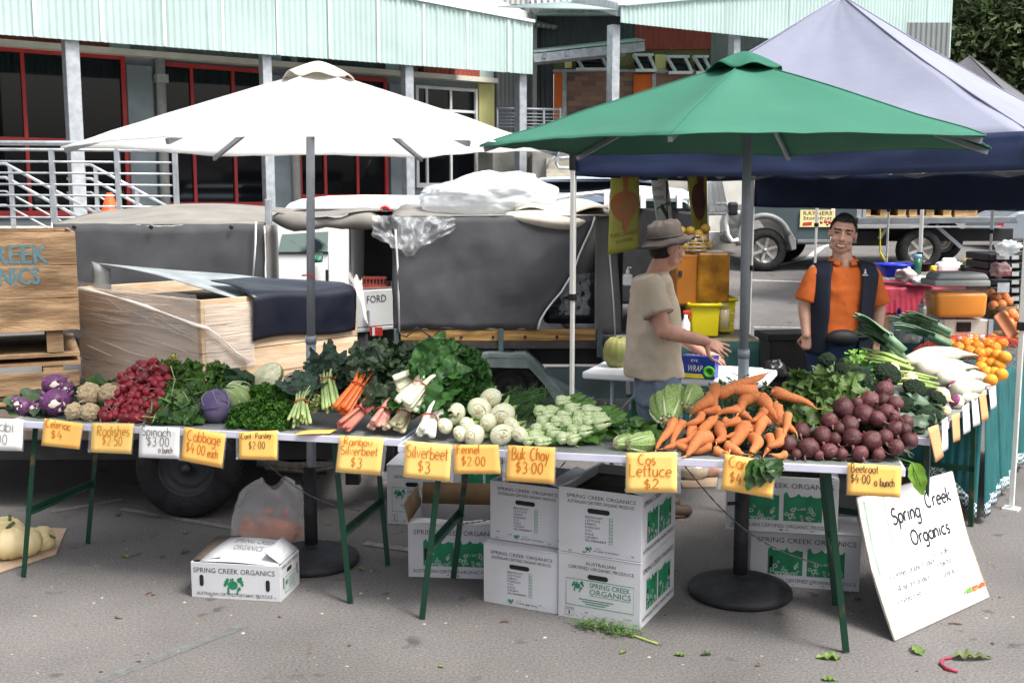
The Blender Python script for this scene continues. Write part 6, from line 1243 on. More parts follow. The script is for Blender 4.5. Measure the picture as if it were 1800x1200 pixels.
for u,v,r,lab in((158,692,22,'knobbly celeriac at the top of its little heap'),(191,690,18,'celeriac beside the radishes, behind the others'),(131,724,17,'celeriac at the front left of its heap'),(159,728,18,'celeriac at the front right beside the radishes')):
 q,rr_,n=spot(T1,u,v,42,r,.05);pc_.put(q,eul(U(-.6,.6),U(-.6,.6),U(0,6)),rr_*.93,lab,'celeriac roots')
greens('celeriac_leaves','green celeriac tops behind the knobbly roots','leaves',T1,[(130,672),(175,660),(205,665),(200,690),(175,720),(130,738)],40,.10,.05,mrock,34,.12,.12,8,.10)
def radish(seed):
 t=thing('radish','radish','radish');mb=MB();rr=random.Random(seed);k=rr.uniform(.95,1.2)
 mb.lathe([(0,.95*k),(.35,.90*k),(.75,.62*k),(.98,.1),(.92,-.35),(.62,-.75*k),(.25,-1.0*k),(.08,-1.15*k),(0,-1.2*k)],n=14,wob=lambda q,a,z:q+V((.05*sin(a*2+seed),.05*cos(a*3),0)));mb.build('bulb',mrad,t)
 mb=MB();x=rr.uniform(-1,1);mb.tube([V((0,0,-1.1*k)),V((.1*x,.1,-1.6)),V((.6*x,.3,-2.3)),V((1.1*x,.2,-2.9)),V((1.9*x,-.2,-3.2))],[.09,.06,.045,.035,.02],5);mb.build('root',mroot,t);return t
pr=[Proto(radish(i))for i in range(3)];RAD=[]
rpoly=[(232,648),(245,634),(268,634),(294,644),(292,668),(282,700),(276,738),(240,741),(182,739),(173,728),(188,700),(196,675),(212,655)];rr=random.Random(21);tries=0
while len(RAD)<88 and tries<6000:
 tries+=1;u,v=rr.uniform(172,295),rr.uniform(634,741)
 if not inpoly(u,v,rpoly)or any((u-a)**2+(v-b)**2<88 for _,a,b in RAD):continue
 r=rr.uniform(7.6,10.2)*(1.25 if v<660 and rr.random()<.4 else 1);q,w,n=spot(T1,u,v,44,r,.06);q-=n*rr.uniform(0,.02)
 q.z=max(q.z,TZ+.022);d=V((rr.gauss(0,.8),rr.gauss(.8,.5),rr.gauss(.3,.5)));o=rr.choice(pr).put(q,orient(d,rr.uniform(0,6)),w*.93,None,'radishes heaped on the left table');RAD.append((o,u,v))
row_labels(RAD,10,'red radish with a pale thin root, %s of the heap, %s')
greens('radish_leaves','dark radish leaves packed under the red heap','leaves',T1,[(215,660),(285,660),(275,735),(185,738)],110,.09,.05,mspin,42,.13,.1,31,.10)
greens('spinach','heap of smooth dark green spinach leaves right of the radishes','spinach',T1,[(283,680),(335,672),(360,700),(355,725),(345,748),(265,748),(258,742),(275,720)],170,.105,.062,mspin,38,.06,.05,5,.10,up=-.1,stem=mgst)
greens('rocket','heap of bright green lobed leaves above the spinach','leafy greens',T1,[(275,645),(300,632),(380,635),(400,652),(405,690),(350,700),(290,690)],240,.07,.042,mrock,42,.09,.22,6,.08,up=.4,stem=mgst,stemL=.06)
greens('dark_greens','dark green leaves between the bright greens and half cabbage','leafy greens',T1,[(385,650),(425,648),(445,668),(432,700),(390,705)],90,.085,.055,mdark,42,.1,.14,9,.08)
mb=MB();q,n=pile(T1,305,637,44,.08);q+=V((0,0,.01));
for i in range(7):a=i*.9;mb.leaf(q,V((cos(a)*.6,sin(a)*.6,1)),V((cos(a),sin(a),-.3)),.035,.025,-.2,.2,.2,3,i)
tag(mb.build('yellow_heart',mat('yellow_heart',(.55,.50,.14),.5),None,q),'pale yellow leaf heart poking from the bright greens','leaf')
for j,(u,v,du)in enumerate(((318,688,0),(302,694,1),(334,702,2))):
 mb=MB();q,n=pile(T1,u,v,38,.06,.012);mb.leaf(q,V(((-.3,.5,-.6)[j],-.55,-.35)),V((0,-.5,.85)),.095,.085,.25,.2,.03,2,j,9,6);tag(mb.build('spinach_leaf',mat('spinach_light',(.12,.22,.06),.4,.2,9,transl=.15),None,q),('broad pale spinach leaf lying flat on the heap, upper right','broad pale spinach leaf turned right on the heap','broad spinach leaf drooping left beside the red cabbage')[j],'leaf')
def cabbage(name,label,u,v,rp,m,alpha,off,seed,veins=None):
 q,r,n=spot(T1,u,v,alpha,rp,off);t=thing(name,label,'cabbage',q);mb=MB();mb.ball((0,0,0),r*.93,24,16,nz=.05,sc=2,seed=seed);rr=random.Random(seed)
 for i in range(9):
  a=rr.uniform(0,6.3);e=rr.uniform(-.5,1.0);d=V((cos(a)*cos(e),sin(a)*cos(e),sin(e)));dd,s_,u_=frame(d)
  mb.grid(lambda x,y:((d+s_*(x-.5)*1.35+u_*(y-.5)*1.5).normalized()*(r*(1.0+.012*i*.5+.02*noise.noise(V((x*4,y*4,i)))+.05*max(0,y-.85)/.15*(x*(1-x)*4)))),9,9)
 mb.build('head',m,t,V((0,0,0)));vb=MB()
 t.children[0].location=(0,0,0)
 for i in range(10):
  a=i*.63;pts=[V((cos(a+.25*sin(j*.6+i))*sin(j*.28+.15),sin(a+.25*sin(j*.6+i))*sin(j*.28+.15),cos(j*.28+.15)))*r*1.035 for j in range(8)];vb.tube(pts,[.004*r/.09]*3+[.0025*r/.09]*5,5)
 o=vb.build('veins',veins,t,V((0,0,0)));o.location=(0,0,0);t.rotation_euler=(.9,.2,seed);return t
cabbage('red_cabbage','blue purple red cabbage at the front of the table',382,724,31,mredc,20,.06,3,mat('red_vein',(.26,.20,.32),.5))
cabbage('green_cabbage','pale green cabbage behind the red cabbage',420,697,27,mcab,42,.13,5,mat('cab_vein',(.60,.68,.42),.5))
q,r,n=spot(T1,466,664,44,30,.12);hc=thing('half_cabbage','cut half cabbage showing its creamy layered face','cabbage',q);mb=MB()
Rm=orient(V((-.25,-.82,.52)),0);
def hcf(a,b):d=V((sin(pi*.5*b)*cos(2*pi*a),sin(pi*.5*b)*sin(2*pi*a),-cos(pi*.5*b)));return Rm@V((d.x*r*1.25,d.y*r*.78,d.z*r*.8))
mb.grid(hcf,28,8);o=mb.build('outer_leaves',mcab,hc,V((0,0,0)));mb=MB()
mb.lathe([(.0,.006),(.15,.004),(.17,.0),(.32,.006),(.34,.001),(.52,.006),(.54,.001),(.72,.005),(.74,.001),(.9,.004),(1.0,0)],n=32,wob=lambda q_,a,z:V((q_.x*r*1.24*(1+.02*sin(a*7)),q_.y*r*.77,z*.6)));mb.v=[Rm@p for p in mb.v];mb.build('cut_face',mcabc,hc,V((0,0,0)))
for c in hc.children:c.location=(0,0,0)
hc.rotation_euler=(0,radians(-32),0)
curly('curly_parsley','mound of curly dark green parsley, front clump','parsley',T1,[(425,728,24),(455,720,28),(480,730,25),(445,745,20),(410,745,16),(490,748,17),(465,745,20)],520,.011,mpars,36,.05,1,'parsley bunches')
curly('curly_parsley','mound of parsley behind, below the half cabbage','parsley',T1,[(475,695,24),(505,692,24),(525,690,18),(450,690,16),(500,715,24)],520,.012,mpars,38,.09,2,'parsley bunches')
def bunch(name,label,T,base,mid,top,alpha,nst,ms,ml,rst,leafL,leafW,nl,spread,ruf=.16,seed=1,off=.05,cat='silverbeet',group='tied bunches of leaf greens',bandat=.6,flat=.5,lift=.03,fan=.9,flare=1.0,cut=None):
 """measured points: cut ends of the stems, the rubber band, the far end of the leaves"""
 rr=random.Random(seed);B,n=pile(T,*base,alpha,off,lift);M_,_=pile(T,*mid,alpha,off,lift);Tp_,_=pile(T,*top,alpha,off,lift*1.3);t=thing(name,label,cat,V((M_.x,M_.y,TZ)),group)
 ax=(M_-B).normalized();L1=(M_-B).length;_,s_,u_=frame(ax,n);ax2=(Tp_-M_);L2=ax2.length;ax2.normalize();mb=MB();ends=[];cutm=MB()
 for i in range(nst):
  a=2*pi*i/nst*1.618*2;q=sqrt((i+.5)/nst);ox,oy=cos(a)*q,sin(a)*q*.8
  p0=B+(s_*ox+u_*oy)*spread*flare*1.15+ax*rr.uniform(-.012,.012);p1=M_+(s_*ox+u_*oy)*spread*.80;p2=M_+ax2*L2*.45+(s_*ox+u_*oy)*spread*1.6
  for p in(p0,p1,p2):p.z=max(p.z,TZ+rst)
  mb.tube([p0,p0.lerp(p1,.12),p0.lerp(p1,.55),p1,p1.lerp(p2,.5)+n*.01,p2],[rst*1.1,rst*1.25,rst*1.15,rst,rst*.7,rst*.35],8,up=n,flat=flat);ends.append((p1,p2,ox,oy))
  if cut:cutm.ball(p0,rst*.9,6,4)
 mb.build('stems',ms,t)
 if cut:cutm.build('cut_ends',cut,t)
 mb=MB();mb.tube([M_+(s_*cos(x)+u_*sin(x)*.82)*spread*1.04+ax*.003*sin(x*2)for x in[i*2*pi/16 for i in range(17)]],.0035,6);mb.build('rubber_band',band,t)
 mb=MB()
 for i in range(nl):
  p1,p2,ox,oy=ends[i%nst];f=rr.uniform(.05,.75);b=p1.lerp(p2,f);d=(ax2+s_*(ox*fan+rr.gauss(0,.35))+u_*(oy*.5*fan+rr.gauss(.1,.3))).normalized();ll=min(leafL,L2*(1.1-f*.45)*1.15)*rr.uniform(.7,1.1)
  mb.leaf(b,d,(u_+s_*rr.gauss(0,.6)+V((0,-.3,.3))).normalized(),ll,leafW*rr.uniform(.7,1.15),rr.uniform(-.1,.6),rr.uniform(-.2,.4),ruf,rr.choice((3,4,5)),i+seed,10,6)
 for i,p in enumerate(mb.v):
  if p.z<TZ+.003:mb.v[i]=V((p.x,p.y,TZ+.003))
 mb.build('leaves',ml,t);return t
bunch('kale_bunch','upper bunch of blue green kale with pale ribs and band',T1,(585,722),(578,677),(592,632),44,12,mgst,mkale,.0075,.14,.06,40,.036,.26,3,.10,'kale',fan=1.3,cut=mat('kale_cut',(.42,.44,.16),.7,.3,30))
bunch('kale_bunch','front bunch of kale with pale fanned stem ends',T1,(528,748),(532,716),(556,668),38,12,mgst,mkale,.0070,.20,.07,18,.030,.14,5,.06,'kale',fan=.9,flare=1.6,cut=MATS['kale_cut'])
greens('kale_leaves','blistered dark kale leaves spread behind the bunches','kale',T1,[(540,650),(590,632),(640,640),(640,670),(600,672),(550,690)],80,.10,.05,mkale,46,.12,.26,12,.08)
curly('kale_flowers','pale frilled kale tips between the two bunches','kale',T1,[(560,702,15),(575,695,12),(550,712,9)],700,.008,mat('kale_tip',(.30,.36,.12),.6,.4,30),42,.07,6)
bunch('rainbow_chard','bunch of rainbow chard with bright orange stems',T1,(603,728),(633,686),(688,612),46,11,most,mchard,.0115,.17,.09,44,.036,.26,7,.07,bandat=.6,lift=.04)
bunch('rainbow_chard','bunch of rainbow chard with dark red stems below',T1,(603,757),(636,729),(690,690),34,10,mpst,mchard,.0105,.22,.10,16,.032,.15,8,.04)
bunch('rainbow_chard','bunch of chard with pale pink fanned stems',T1,(662,757),(676,732),(712,705),30,10,mppst,msilv,.0115,.12,.08,8,.034,.15,9,.03,flare=1.25)
bunch('rainbow_chard','bunch of chard with creamy pink stems beside the white ones',T1,(697,760),(712,738),(745,715),30,9,mat('cream_stem',(.60,.55,.34),.5,.4,9),msilv,.0125,.12,.08,6,.036,.15,10,.03)
greens('chard_leaves','large crinkled dark chard leaves behind the orange stems','silverbeet',T1,[(650,660),(662,618),(690,600),(720,615),(725,660),(690,720),(650,705)],110,.12,.085,mchard,47,.14,.26,13,.09)
bunch('silverbeet_bunch','silverbeet bunch with white stem ends facing the viewer, topmost',T2,(699,684),(733,668),(800,640),47,10,mwst,msilv,.015,.26,.13,26,.042,.15,11,.10,lift=.05)
bunch('silverbeet_bunch','silverbeet bunch with broad creamy stems in the middle',T2,(716,722),(744,690),(800,650),45,9,mwst,msilv,.017,.26,.13,26,.046,.15,12,.06,lift=.05)
bunch('silverbeet_bunch','silverbeet bunch with slim white stems at the front',T2,(748,768),(756,743),(790,700),36,10,mat('white_stem2',(.78,.79,.66),.45,.15,9),msilv,.0125,.20,.10,14,.036,.15,13,.03)
greens('silverbeet_leaves','great mass of curly dark silverbeet leaves behind the white stems','silverbeet',T2,[(728,660),(745,615),(775,602),(810,605),(845,635),(860,680),(850,715),(800,725),(770,700)],240,.085,.065,msilv,49,.10,.30,14,.10,up=.4,cup=.5)
curly('silverbeet_leaves','frilled crown of silverbeet leaf edges at the top','silverbeet',T2,[(762,625,20),(790,618,22),(820,630,22),(838,655,22),(800,650,26),(770,650,22),(842,685,18),(815,690,22)],170,.024,msilv,50,.10,15)
def fennel(seed):
 t=thing('fennel_bulb','fennel','fennel');rr=random.Random(seed);mb=MB();mb.ball((0,0,0),(1,.84,.95),28,18,nz=.10,sc=2.2,seed=seed)
 for i in range(3):a=i*2.1+seed;mb.grid(lambda x,y:(lambda d:V((d.x,d.y*.86,d.z*.95))*(1.03+.03*i))(V((cos(a+(x-.5)*2.2)*sin(.3+y*2.2),sin(a+(x-.5)*2.2)*sin(.3+y*2.2),cos(.3+y*2.2)))),10,10)
 mb.build('bulb',mfen,t);mb=MB();mb.lathe([(0,-1.04),(.16,-1.04),(.20,-.98),(.16,-.9)],n=14)
 for i in range(5):a=i*1.3;mb.tube([V((cos(a+j*.25)*.35,sin(a+j*.25)*.31,-.93+.03*abs(j-1.5)))for j in range(4)],[.02,.05,.04,.01],5)
 mb.build('cut_base',mfcut,t);mb=MB()
 for i in range(4):a=i*1.57+.4;mb.tube([V((.3*cos(a),.3*sin(a),.75)),V((.5*cos(a),.5*sin(a),1.4)),V((.7*cos(a),.6*sin(a),2.1+.2*i)),V((1.0*cos(a),.8*sin(a),2.8+.2*i))],[.34,.24,.16,.08],8)
 mb.build('stalks',mat('fennel_stalk',(.34,.48,.14),.5,.3),t);return t
pf=[Proto(fennel(1)),Proto(fennel(5))]
for i,(u,v,r,lab)in enumerate(((858,742,15,'fennel bulb in the very middle of the heap'),(899,748,14,'fennel bulb at the right behind the front row'),(782,748,13,'fennel bulb half under the white stems'),(862,699,18,'round white fennel bulb on top of the heap'),(843,719,20,'large fennel bulb just left of the topmost one'),(883,728,20,'fennel bulb at the right of the middle row'),(800,727,18,'fennel bulb beside the silverbeet stems'),(834,768,18,'fennel bulb at the front with a long green stalk'),(882,764,19,'fennel bulb in the front row above the Fennel card'),(809,762,13,'small fennel bulb at the front left of the heap'),(913,763,14,'small fennel bulb beside the bok choy'),(822,748,14,'half hidden fennel bulb between front and middle rows'))):
 q,w,n=spot(T2,u,v,40,r,.05);pf[i%2].put(q,orient(V((U(-.1,.7),.9,U(-.12,.12))),U(0,6)),(w*1.06,w*1.04,w*U(.9,1.1)),lab,'fennel bulbs')
mb=MB();rr=random.Random(8)
for i in range(90):
 q,n=pile(T2,rr.uniform(880,935),rr.uniform(690,745),38,.14);d=V((rr.uniform(.2,1.2),.3,rr.uniform(-.1,.5))).normalized();L_=rr.uniform(.06,.15);pts=[q+d*L_*j/4+V((0,0,-.02*(j/4)**2))for j in range(5)];pts=[V((p.x,p.y,max(p.z,TZ+.005)))for p in pts];mb.tube(pts,[.0022,.0018,.0014,.001,.0005],4)
 for j in range(1,5):
  for _ in range(3):dd=(d+V((rr.gauss(0,.6),rr.gauss(0,.6),rr.gauss(0,.6)))).normalized();mb.tube([pts[j],pts[j]+dd*.03],[.0009,.0004],3,caps=False)
o=thing('fennel_fronds','feathery green fennel fronds behind the bulbs','fennel',q);mb.build('fronds',mfrond,o)
def bok(seed):
 t=thing('bok_choy','bok choy','bok choy');rr=random.Random(seed);mb=MB()
 mb.ball((0,0,.2),(.55,.55,.6),12,8)
 for i in range(6):
  a=i*1.05+rr.uniform(-.2,.2);d=V((cos(a),sin(a),0));pts=[d*.18+V((0,0,-.45)),d*.62+V((0,0,-.1)),d*.66+V((0,0,.45)),d*.46+V((0,0,1.05)),d*.5+V((0,0,1.7))];mb.tube(pts,[.20,.40,.38,.27,.16],9,up=d,flat=.55)
 mb.build('base',mbok,t);mb=MB()
 for i in range(7):a=i*.95+.3;d=V((cos(a)*.35,sin(a)*.35,1)).normalized();mb.leaf(V((cos(a)*.42,sin(a)*.42,1.15)),d,V((-cos(a),-sin(a),.3)),2.3*rr.uniform(.8,1.1),1.25,-.25,.3,.07,2,i,8,5)
 mb.build('leaves',mbokl,t);return t
pbk=[Proto(bok(2)),Proto(bok(6))]
BK=[(958,730,9),(985,732,10),(1015,732,10),(940,754,9),(960,752,9),(1005,757,10),(1030,742,11),(1046,734,10),(925,778,8),(955,778,8),(1002,772,10),(1022,758,10),(983,706,10),(945,723,10),(965,722,9),(1000,720,11),(1030,725,13),(950,740,9),(975,742,10),(992,745,11),(1012,742,10),(935,768,11),(968,762,10),(985,770,10),(1050,745,12),(945,780,8)];ALLB=[]
for i,(u,v,r)in enumerate(BK):
 q,w,n=spot(T2,u,v,32,r,.06);o=pbk[i%2].put(q,orient(V((U(.7,1.0),U(.15,.7),U(-.06,.14))),U(0,6)),w*1.32,None,'bok choy heads');o.location.z=max(o.location.z,TZ+w*1.1);ALLB.append((o,u,v))
row_labels(ALLB,5,'pale green bok choy head, %s of the pile, %s')
greens('bok_choy_leaves','smooth green bok choy leaves spilling to the right','bok choy',T2,[(940,735),(985,712),(1030,718),(1090,735),(1070,752),(1035,775),(950,780)],80,.10,.06,mbokl,22,.10,.05,16,.04,up=-.2,stem=mgst)
def cos_l(seed):
 t=thing('cos_lettuce','cos lettuce','lettuce');rr=random.Random(seed);mb=MB();rb=MB()
 mb.ball((0,0,.5),(.72,.72,.95),14,10)
 for i in range(13):
  a=i*2.4;d=V((cos(a),sin(a),0));r0=.40+.035*i
  def f(x,y):
   w=(x-.5)*1.5*(1+.1*i/13);an=a+w;h=-.35+y*(2.2+.03*i);rr_=r0*(.55+1.0*sin(min(1,.15+y*.75)*pi*.62))+.06*sin(x*22+i)*y;return V((cos(an)*rr_,sin(an)*rr_,h))
  mb.grid(f,9,8);rb.tube([V((cos(a)*q,sin(a)*q,z))for q,z in((r0*.6+.06,-.42),(r0*1.02+.06,.1),(r0*1.4+.05,.7),(r0*1.52+.04,1.3))],[.13,.11,.07,.03],6)
 mb.build('leaves',mcos,t);rb.build('ribs',mcosr,t);mb=MB();mb.lathe([(0,-.52),(.26,-.52),(.30,-.44),(.2,-.36)],n=14);mb.build('cut_base',mat('cos_cut',(.52,.42,.22),.7,.3,9),t);return t
pl=[Proto(cos_l(1)),Proto(cos_l(4))]
for i,(u,v,r,d,lab)in enumerate(((1172,735,25,(.1,.8,.35),'cos lettuce with splayed pale ribs in front of the others'),(1182,706,16,(.2,.8,.3),'cos lettuce at the back left beside the carrots'),(1208,712,19,(.4,.8,.3),'cos lettuce tucked against the carrot heap'),(1086,779,13,(.75,.5,.05),'cos lettuce lying on its side at the front left'),(1110,783,17,(.9,.35,.02),'cos lettuce lying on its side above the Cos Lettuce card'))):
 q,w,n=spot(T2,u,v,36,r,.05);pl[i%2].put(q,orient(V(d),U(0,6)),w*.98,lab,'cos lettuces')
greens('lettuce_leaves','loose green lettuce leaves on the table beside the carrots','lettuce',T2,[(1085,760),(1110,742),(1150,738),(1165,765),(1150,788),(1115,785)],40,.10,.075,mat('lettuce_green',(.10,.22,.05),.45,.4,12,transl=.2),28,.08,.14,17,.05)
def carrot(seed):
 t=thing('carrot','carrot','carrot');rr=random.Random(seed);mb=MB();N=12;bx,by=rr.uniform(-.14,.14),rr.uniform(-.12,.12);pts,rad=[],[]
 k=rr.uniform(.72,1.12)
 for i in range(N+1):
  a=i/N;pts.append(V((bx*sin(pi*a)+.02*sin(a*9+seed),by*sin(pi*a*1.3),.5-a)));rad.append(.175*(min(1,a*9+.35))*(1-a**1.6*k*.8)*(1+.06*sin(a*17+seed))*(1 if a<.93 else .55))
 rad[-1]=.02;mb.tube(pts,rad,14);mb.build('root',mcar,t)
 mb=MB();mb.tube([pts[-1]+V((0,0,.02)),pts[-1]+V((.02,.02,-.08)),pts[-1]+V((.06*rr.choice((-1,1)),.04,-.2))],[.025,.012,.004],5);mb.ball((pts[0].x,pts[0].y,.495),(.075,.075,.02),10,5);mb.build('tip',mcart,t)
 return t
pcs=[Proto(carrot(i))for i in range(5)]
CR=[(1268,694,1343,652,13),(1325,694,1258,696,16),(1258,686,1262,724,12),(1335,700,1366,738,14),(1362,694,1430,722,12),(1365,715,1394,760,13),(1325,704,1305,724,16),(1250,700,1222,730,13),(1262,725,1235,728,10),(1300,728,1262,730,9),(1340,724,1322,742,10),(1290,722,1322,738,10),(1232,730,1210,752,9),(1255,740,1198,786,11),(1185,746,1158,790,10),(1203,748,1182,784,10),(1240,772,1210,806,18),(1262,752,1260,778,13),(1315,750,1286,792,17),(1342,745,1318,758,10),(1345,750,1336,768,13),(1325,768,1318,808,14),(1368,762,1355,790,13),(1285,782,1300,800,12),(1222,752,1212,778,9),(1275,742,1300,748,9),(1370,745,1352,735,9),(1245,782,1190,790,11),(1300,762,1276,770,8),(1375,798,1362,805,8),(1232,760,1225,785,9),(1350,770,1345,800,10),(1260,790,1275,806,9),(1205,775,1170,796,9),(1300,745,1270,756,9),(1385,735,1380,770,9)]
CAR=[];rr=random.Random(2)
for i,(u0,v0,u1,v1,rp)in enumerate(CR):
 al=44 if v0<740 else 40;a,n=pile(T2,u0,v0,al,.05,.015);b,_=pile(T2,u1,v1,al,.05,.015)
 if i==0:b=a+V((.165,-.02,.085))
 if i==4:b=a+V((.15,-.01,-.055))
 w=rp*(a.y/CP)/1950;L_=max((a-b).length*1.10,w*3.6);c=(a+b)/2;c.z=max(c.z,TZ+w*.9);d=a-b
 if c.z+abs(d.normalized().z)*0<TZ+.05:d.z*=.4
 o=pcs[i%5].put(c,orient(d,rr.uniform(0,6)),(w/.175*.90,w/.175*.90,L_*1.07),None,'carrots heaped on the right table');CAR.append((o,(u0+u1)/2,(v0+v1)/2))
row_labels(CAR,6,'rough orange carrot in the heap, %s, %s')
CAR[0][0]['label']='long carrot on top of the heap, pointing up to the right';CAR[4][0]['label']='carrot pointing right over the beetroot leaves'
greens('carrot_foliage','feathery carrot tops behind the orange heap','carrot tops',T2,[(1225,690),(1262,662),(1320,660),(1385,690),(1380,720),(1300,735),(1240,740)],380,.035,.012,mat('carrot_green',(.06,.125,.04),.6,.4,20,transl=.15),40,.14,.25,18,.11,stem=mgst,stemL=.08)
greens('carrot_foliage','carrot tops packed beneath the heap of carrots','carrot tops',T2,[(1200,745),(1390,740),(1385,800),(1180,795)],160,.06,.03,mdark,40,.16,.2,19,.10)
def beet(seed):
 t=thing('beetroot','beetroot','beetroot');rr=random.Random(seed);mb=MB();mb.ball((0,0,0),(1,.98,.94),20,14,nz=.09,sc=1.6,seed=seed);mb.build('bulb',mbeet,t);mb=MB();x=rr.choice((-1,1))
 mb.tube([V((0,0,-.85)),V((.03,0,-1.1)),V((.12*x,.1,-1.45)),V((.5*x,.15,-1.9)),V((1.0*x,.1,-2.2)),V((1.5*x,-.1,-2.3))],[.24,.12,.07,.05,.035,.015],6);mb.build('root',mbeetr,t);mb=MB()
 for i in range(3):a=i*2.1;mb.tube([V((.12*cos(a),.12*sin(a),.85)),V((.22*cos(a),.22*sin(a),1.15))],[.09,.06],6)
 mb.build('stalk_stubs',mat('beet_stalk',(.22,.025,.05),.5),t);return t
pbt=[Proto(beet(i))for i in range(4)]
BT=[(1555,683,17),(1529,703,19),(1574,709,15),(1484,716,19),(1520,726,18),(1543,736,15),(1558,724,15),(1458,739,17),(1494,746,17),(1593,739,14),(1574,753,16),(1410,756,16),(1446,763,17),(1467,769,12),(1498,767,19),(1533,773,18),(1556,767,14),(1600,772,16),(1386,779,15),(1421,789,20),(1458,789,15),(1512,797,15),(1576,784,15),(1545,796,11),(1552,702,13),(1480,795,12),(1590,755,13),(1400,798,10),(1570,730,13),(1508,708,12),(1475,752,12),(1440,800,9)];BTO=[]
for i,(u,v,r)in enumerate(BT):
 q,w,n=spot(T2,u,v,42,r,.05);q-=n*U(0,.012);o=pbt[i%4].put(q,orient(V((U(-.7,.5),U(.1,1),U(-.1,.9))),U(0,6)),(w*U(.88,1.06),w*U(.88,1.06),w*U(.9,1.15)),None,'beetroots heaped at the table corner');o.location.z=max(q.z,TZ+w*.9);BTO.append((o,u,v))
row_labels(BTO,6,'dusky purple beetroot in the heap, %s, %s')
greens('beetroot_leaves','green beetroot leaves behind the purple heap','leaves',T2,[(1385,690),(1405,655),(1450,650),(1500,665),(1530,690),(1510,715),(1450,745),(1400,745)],90,.13,.075,mbeetl,38,.14,.2,20,.08,stem=mat('beet_stalk',(.2,.02,.05)),stemL=.12)
greens('beetroot_leaves','dark beetroot leaves packed under the bulbs','leaves',T2,[(1400,750),(1590,735),(1600,800),(1400,805)],110,.09,.06,mdark,40,.16,.15,22,.10)
mb=MB();rr=random.Random(6);q=T2.a+T2.d*sat(T2,1335,806)-T2.n*.02+V((0,0,TZ+.01));lf=thing('beetroot_leaf','crinkled dark leaf hanging over the Carrots card','leaf',q)
for k in range(4):mb.leaf(q+V((.02*k-.02,-.012-.004*k,.01)),V((-.25+.22*k,-.25,-1)),V((.2,-1,.1)),.135-.018*k,.075,.15,.3,.16,4,k,9,6)
mb.tube([q+V((-.03,.06,.02)),q+V((0,0,.016)),q+V((.01,-.02,-.05))],[.004,.004,.002],6);mb.build('blade',mat('beet_leaf_dark',(.035,.085,.022),.42,.5,12,transl=.1,spec=.45),lf)
mb=MB();q=T2.a+T2.d*(T2.L-.005)+V((0,0,TZ+.012))+T2.n*.06;q=q+T2.d*.035;mb.leaf(q,V((.35,-.2,-1)),V((.2,-1,.1)),.14,.075,.1,.3,.08,3,2,9,6);mb.tube([q+V((-.05,.05,.01)),q,q+V((.03,-.03,-.09))],[.003,.003,.002],6);tag(mb.build('beetroot_leaf',mat('leaf_bright',(.14,.27,.03),.45,.3,10,transl=.3),None,q),'bright green leaf hanging past the table corner','leaf')
T3s=Table();T3s.a,T3s.d,T3s.n,T3s.L,T3s.depth=T3.a,ED,EN,1.62,.74
def on3(u,v,hmax=.20):
 d=ray(u,v);c=V((0,0,CH));t=3.5
 while t<9:
  p=c+d*t;r=p-T3s.a;s_,w=r.dot(ED),r.dot(EN);
  if 0<s_<2.2 and 0<w<.85:
   h=TZ+hmax*sin(min(1,w/.45)*pi/2)*min(1,(s_+.05)/.2)
  else:h=TZ if w>-.02 else-1
  if p.z<=h:return p
  t+=.01
 return Zp(u,v,TZ)
def r3(q,rp):return rp*(q.y/CP)/1950
def broc(seed):
 t=thing('broccoli','broccoli','broccoli');rr=random.Random(seed);mb=MB()
 for i in range(70):
  a=i*2.4;z=1-(i/70)*1.05;rad=sqrt(max(0,1-z*z));d=V((rad*cos(a),rad*sin(a),z*.72));mb.ball(d*.78+V((rr.gauss(0,.03),rr.gauss(0,.03),0)),rr.uniform(.17,.25),8,6,nz=.25,sc=6,seed=i)
 mb.ball((0,0,0),(.8,.8,.6),12,8);mb.build('head',mbroc,t);mb=MB();mb.tube([V((0,0,-1.7)),V((0,0,-1.2)),V((0,0,-.2))],[.36,.33,.5],12)
 for i in range(5):a=i*1.26;mb.tube([V((.2*cos(a),.2*sin(a),-1.0)),V((.62*cos(a),.62*sin(a),-.15))],[.14,.2],7)
 mb.build('stalk',mbrocs,t);return t
pbr=[Proto(broc(1)),Proto(broc(3))]
for i,(u,v,r,d,lab)in enumerate(((1453,634,17,(-.5,-.2,.8),'broccoli head lying over the beetroot leaves at the left'),(1480,650,15,(.1,-.4,.8),'broccoli floret beside the leftmost broccoli head'),(1511,665,21,(.1,-.6,.8),'large round broccoli head left of the parsnips'),(1558,658,25,(.2,-.5,.8),'large broccoli head behind the topmost beetroot'),(1607,685,22,(.2,-.6,.7),'broccoli head in the middle above the beetroots'),(1626,735,18,(.1,-.8,.5),'broccoli head nearest the table corner'),(1648,702,17,(.5,-.5,.7),'broccoli head beside the turnips'),(1590,712,17,(-.2,-.5,.7),'shaded broccoli head between heads and beetroots'),(1645,730,12,(.6,-.4,.5),'small broccoli floret at the table edge'))):
 q=on3(u,v);w=r3(q,r);q.z=max(q.z,TZ+w*.8);pbr[i%2].put(q,orient(V(d),U(0,6)),w*1.02,lab,'broccoli heads')
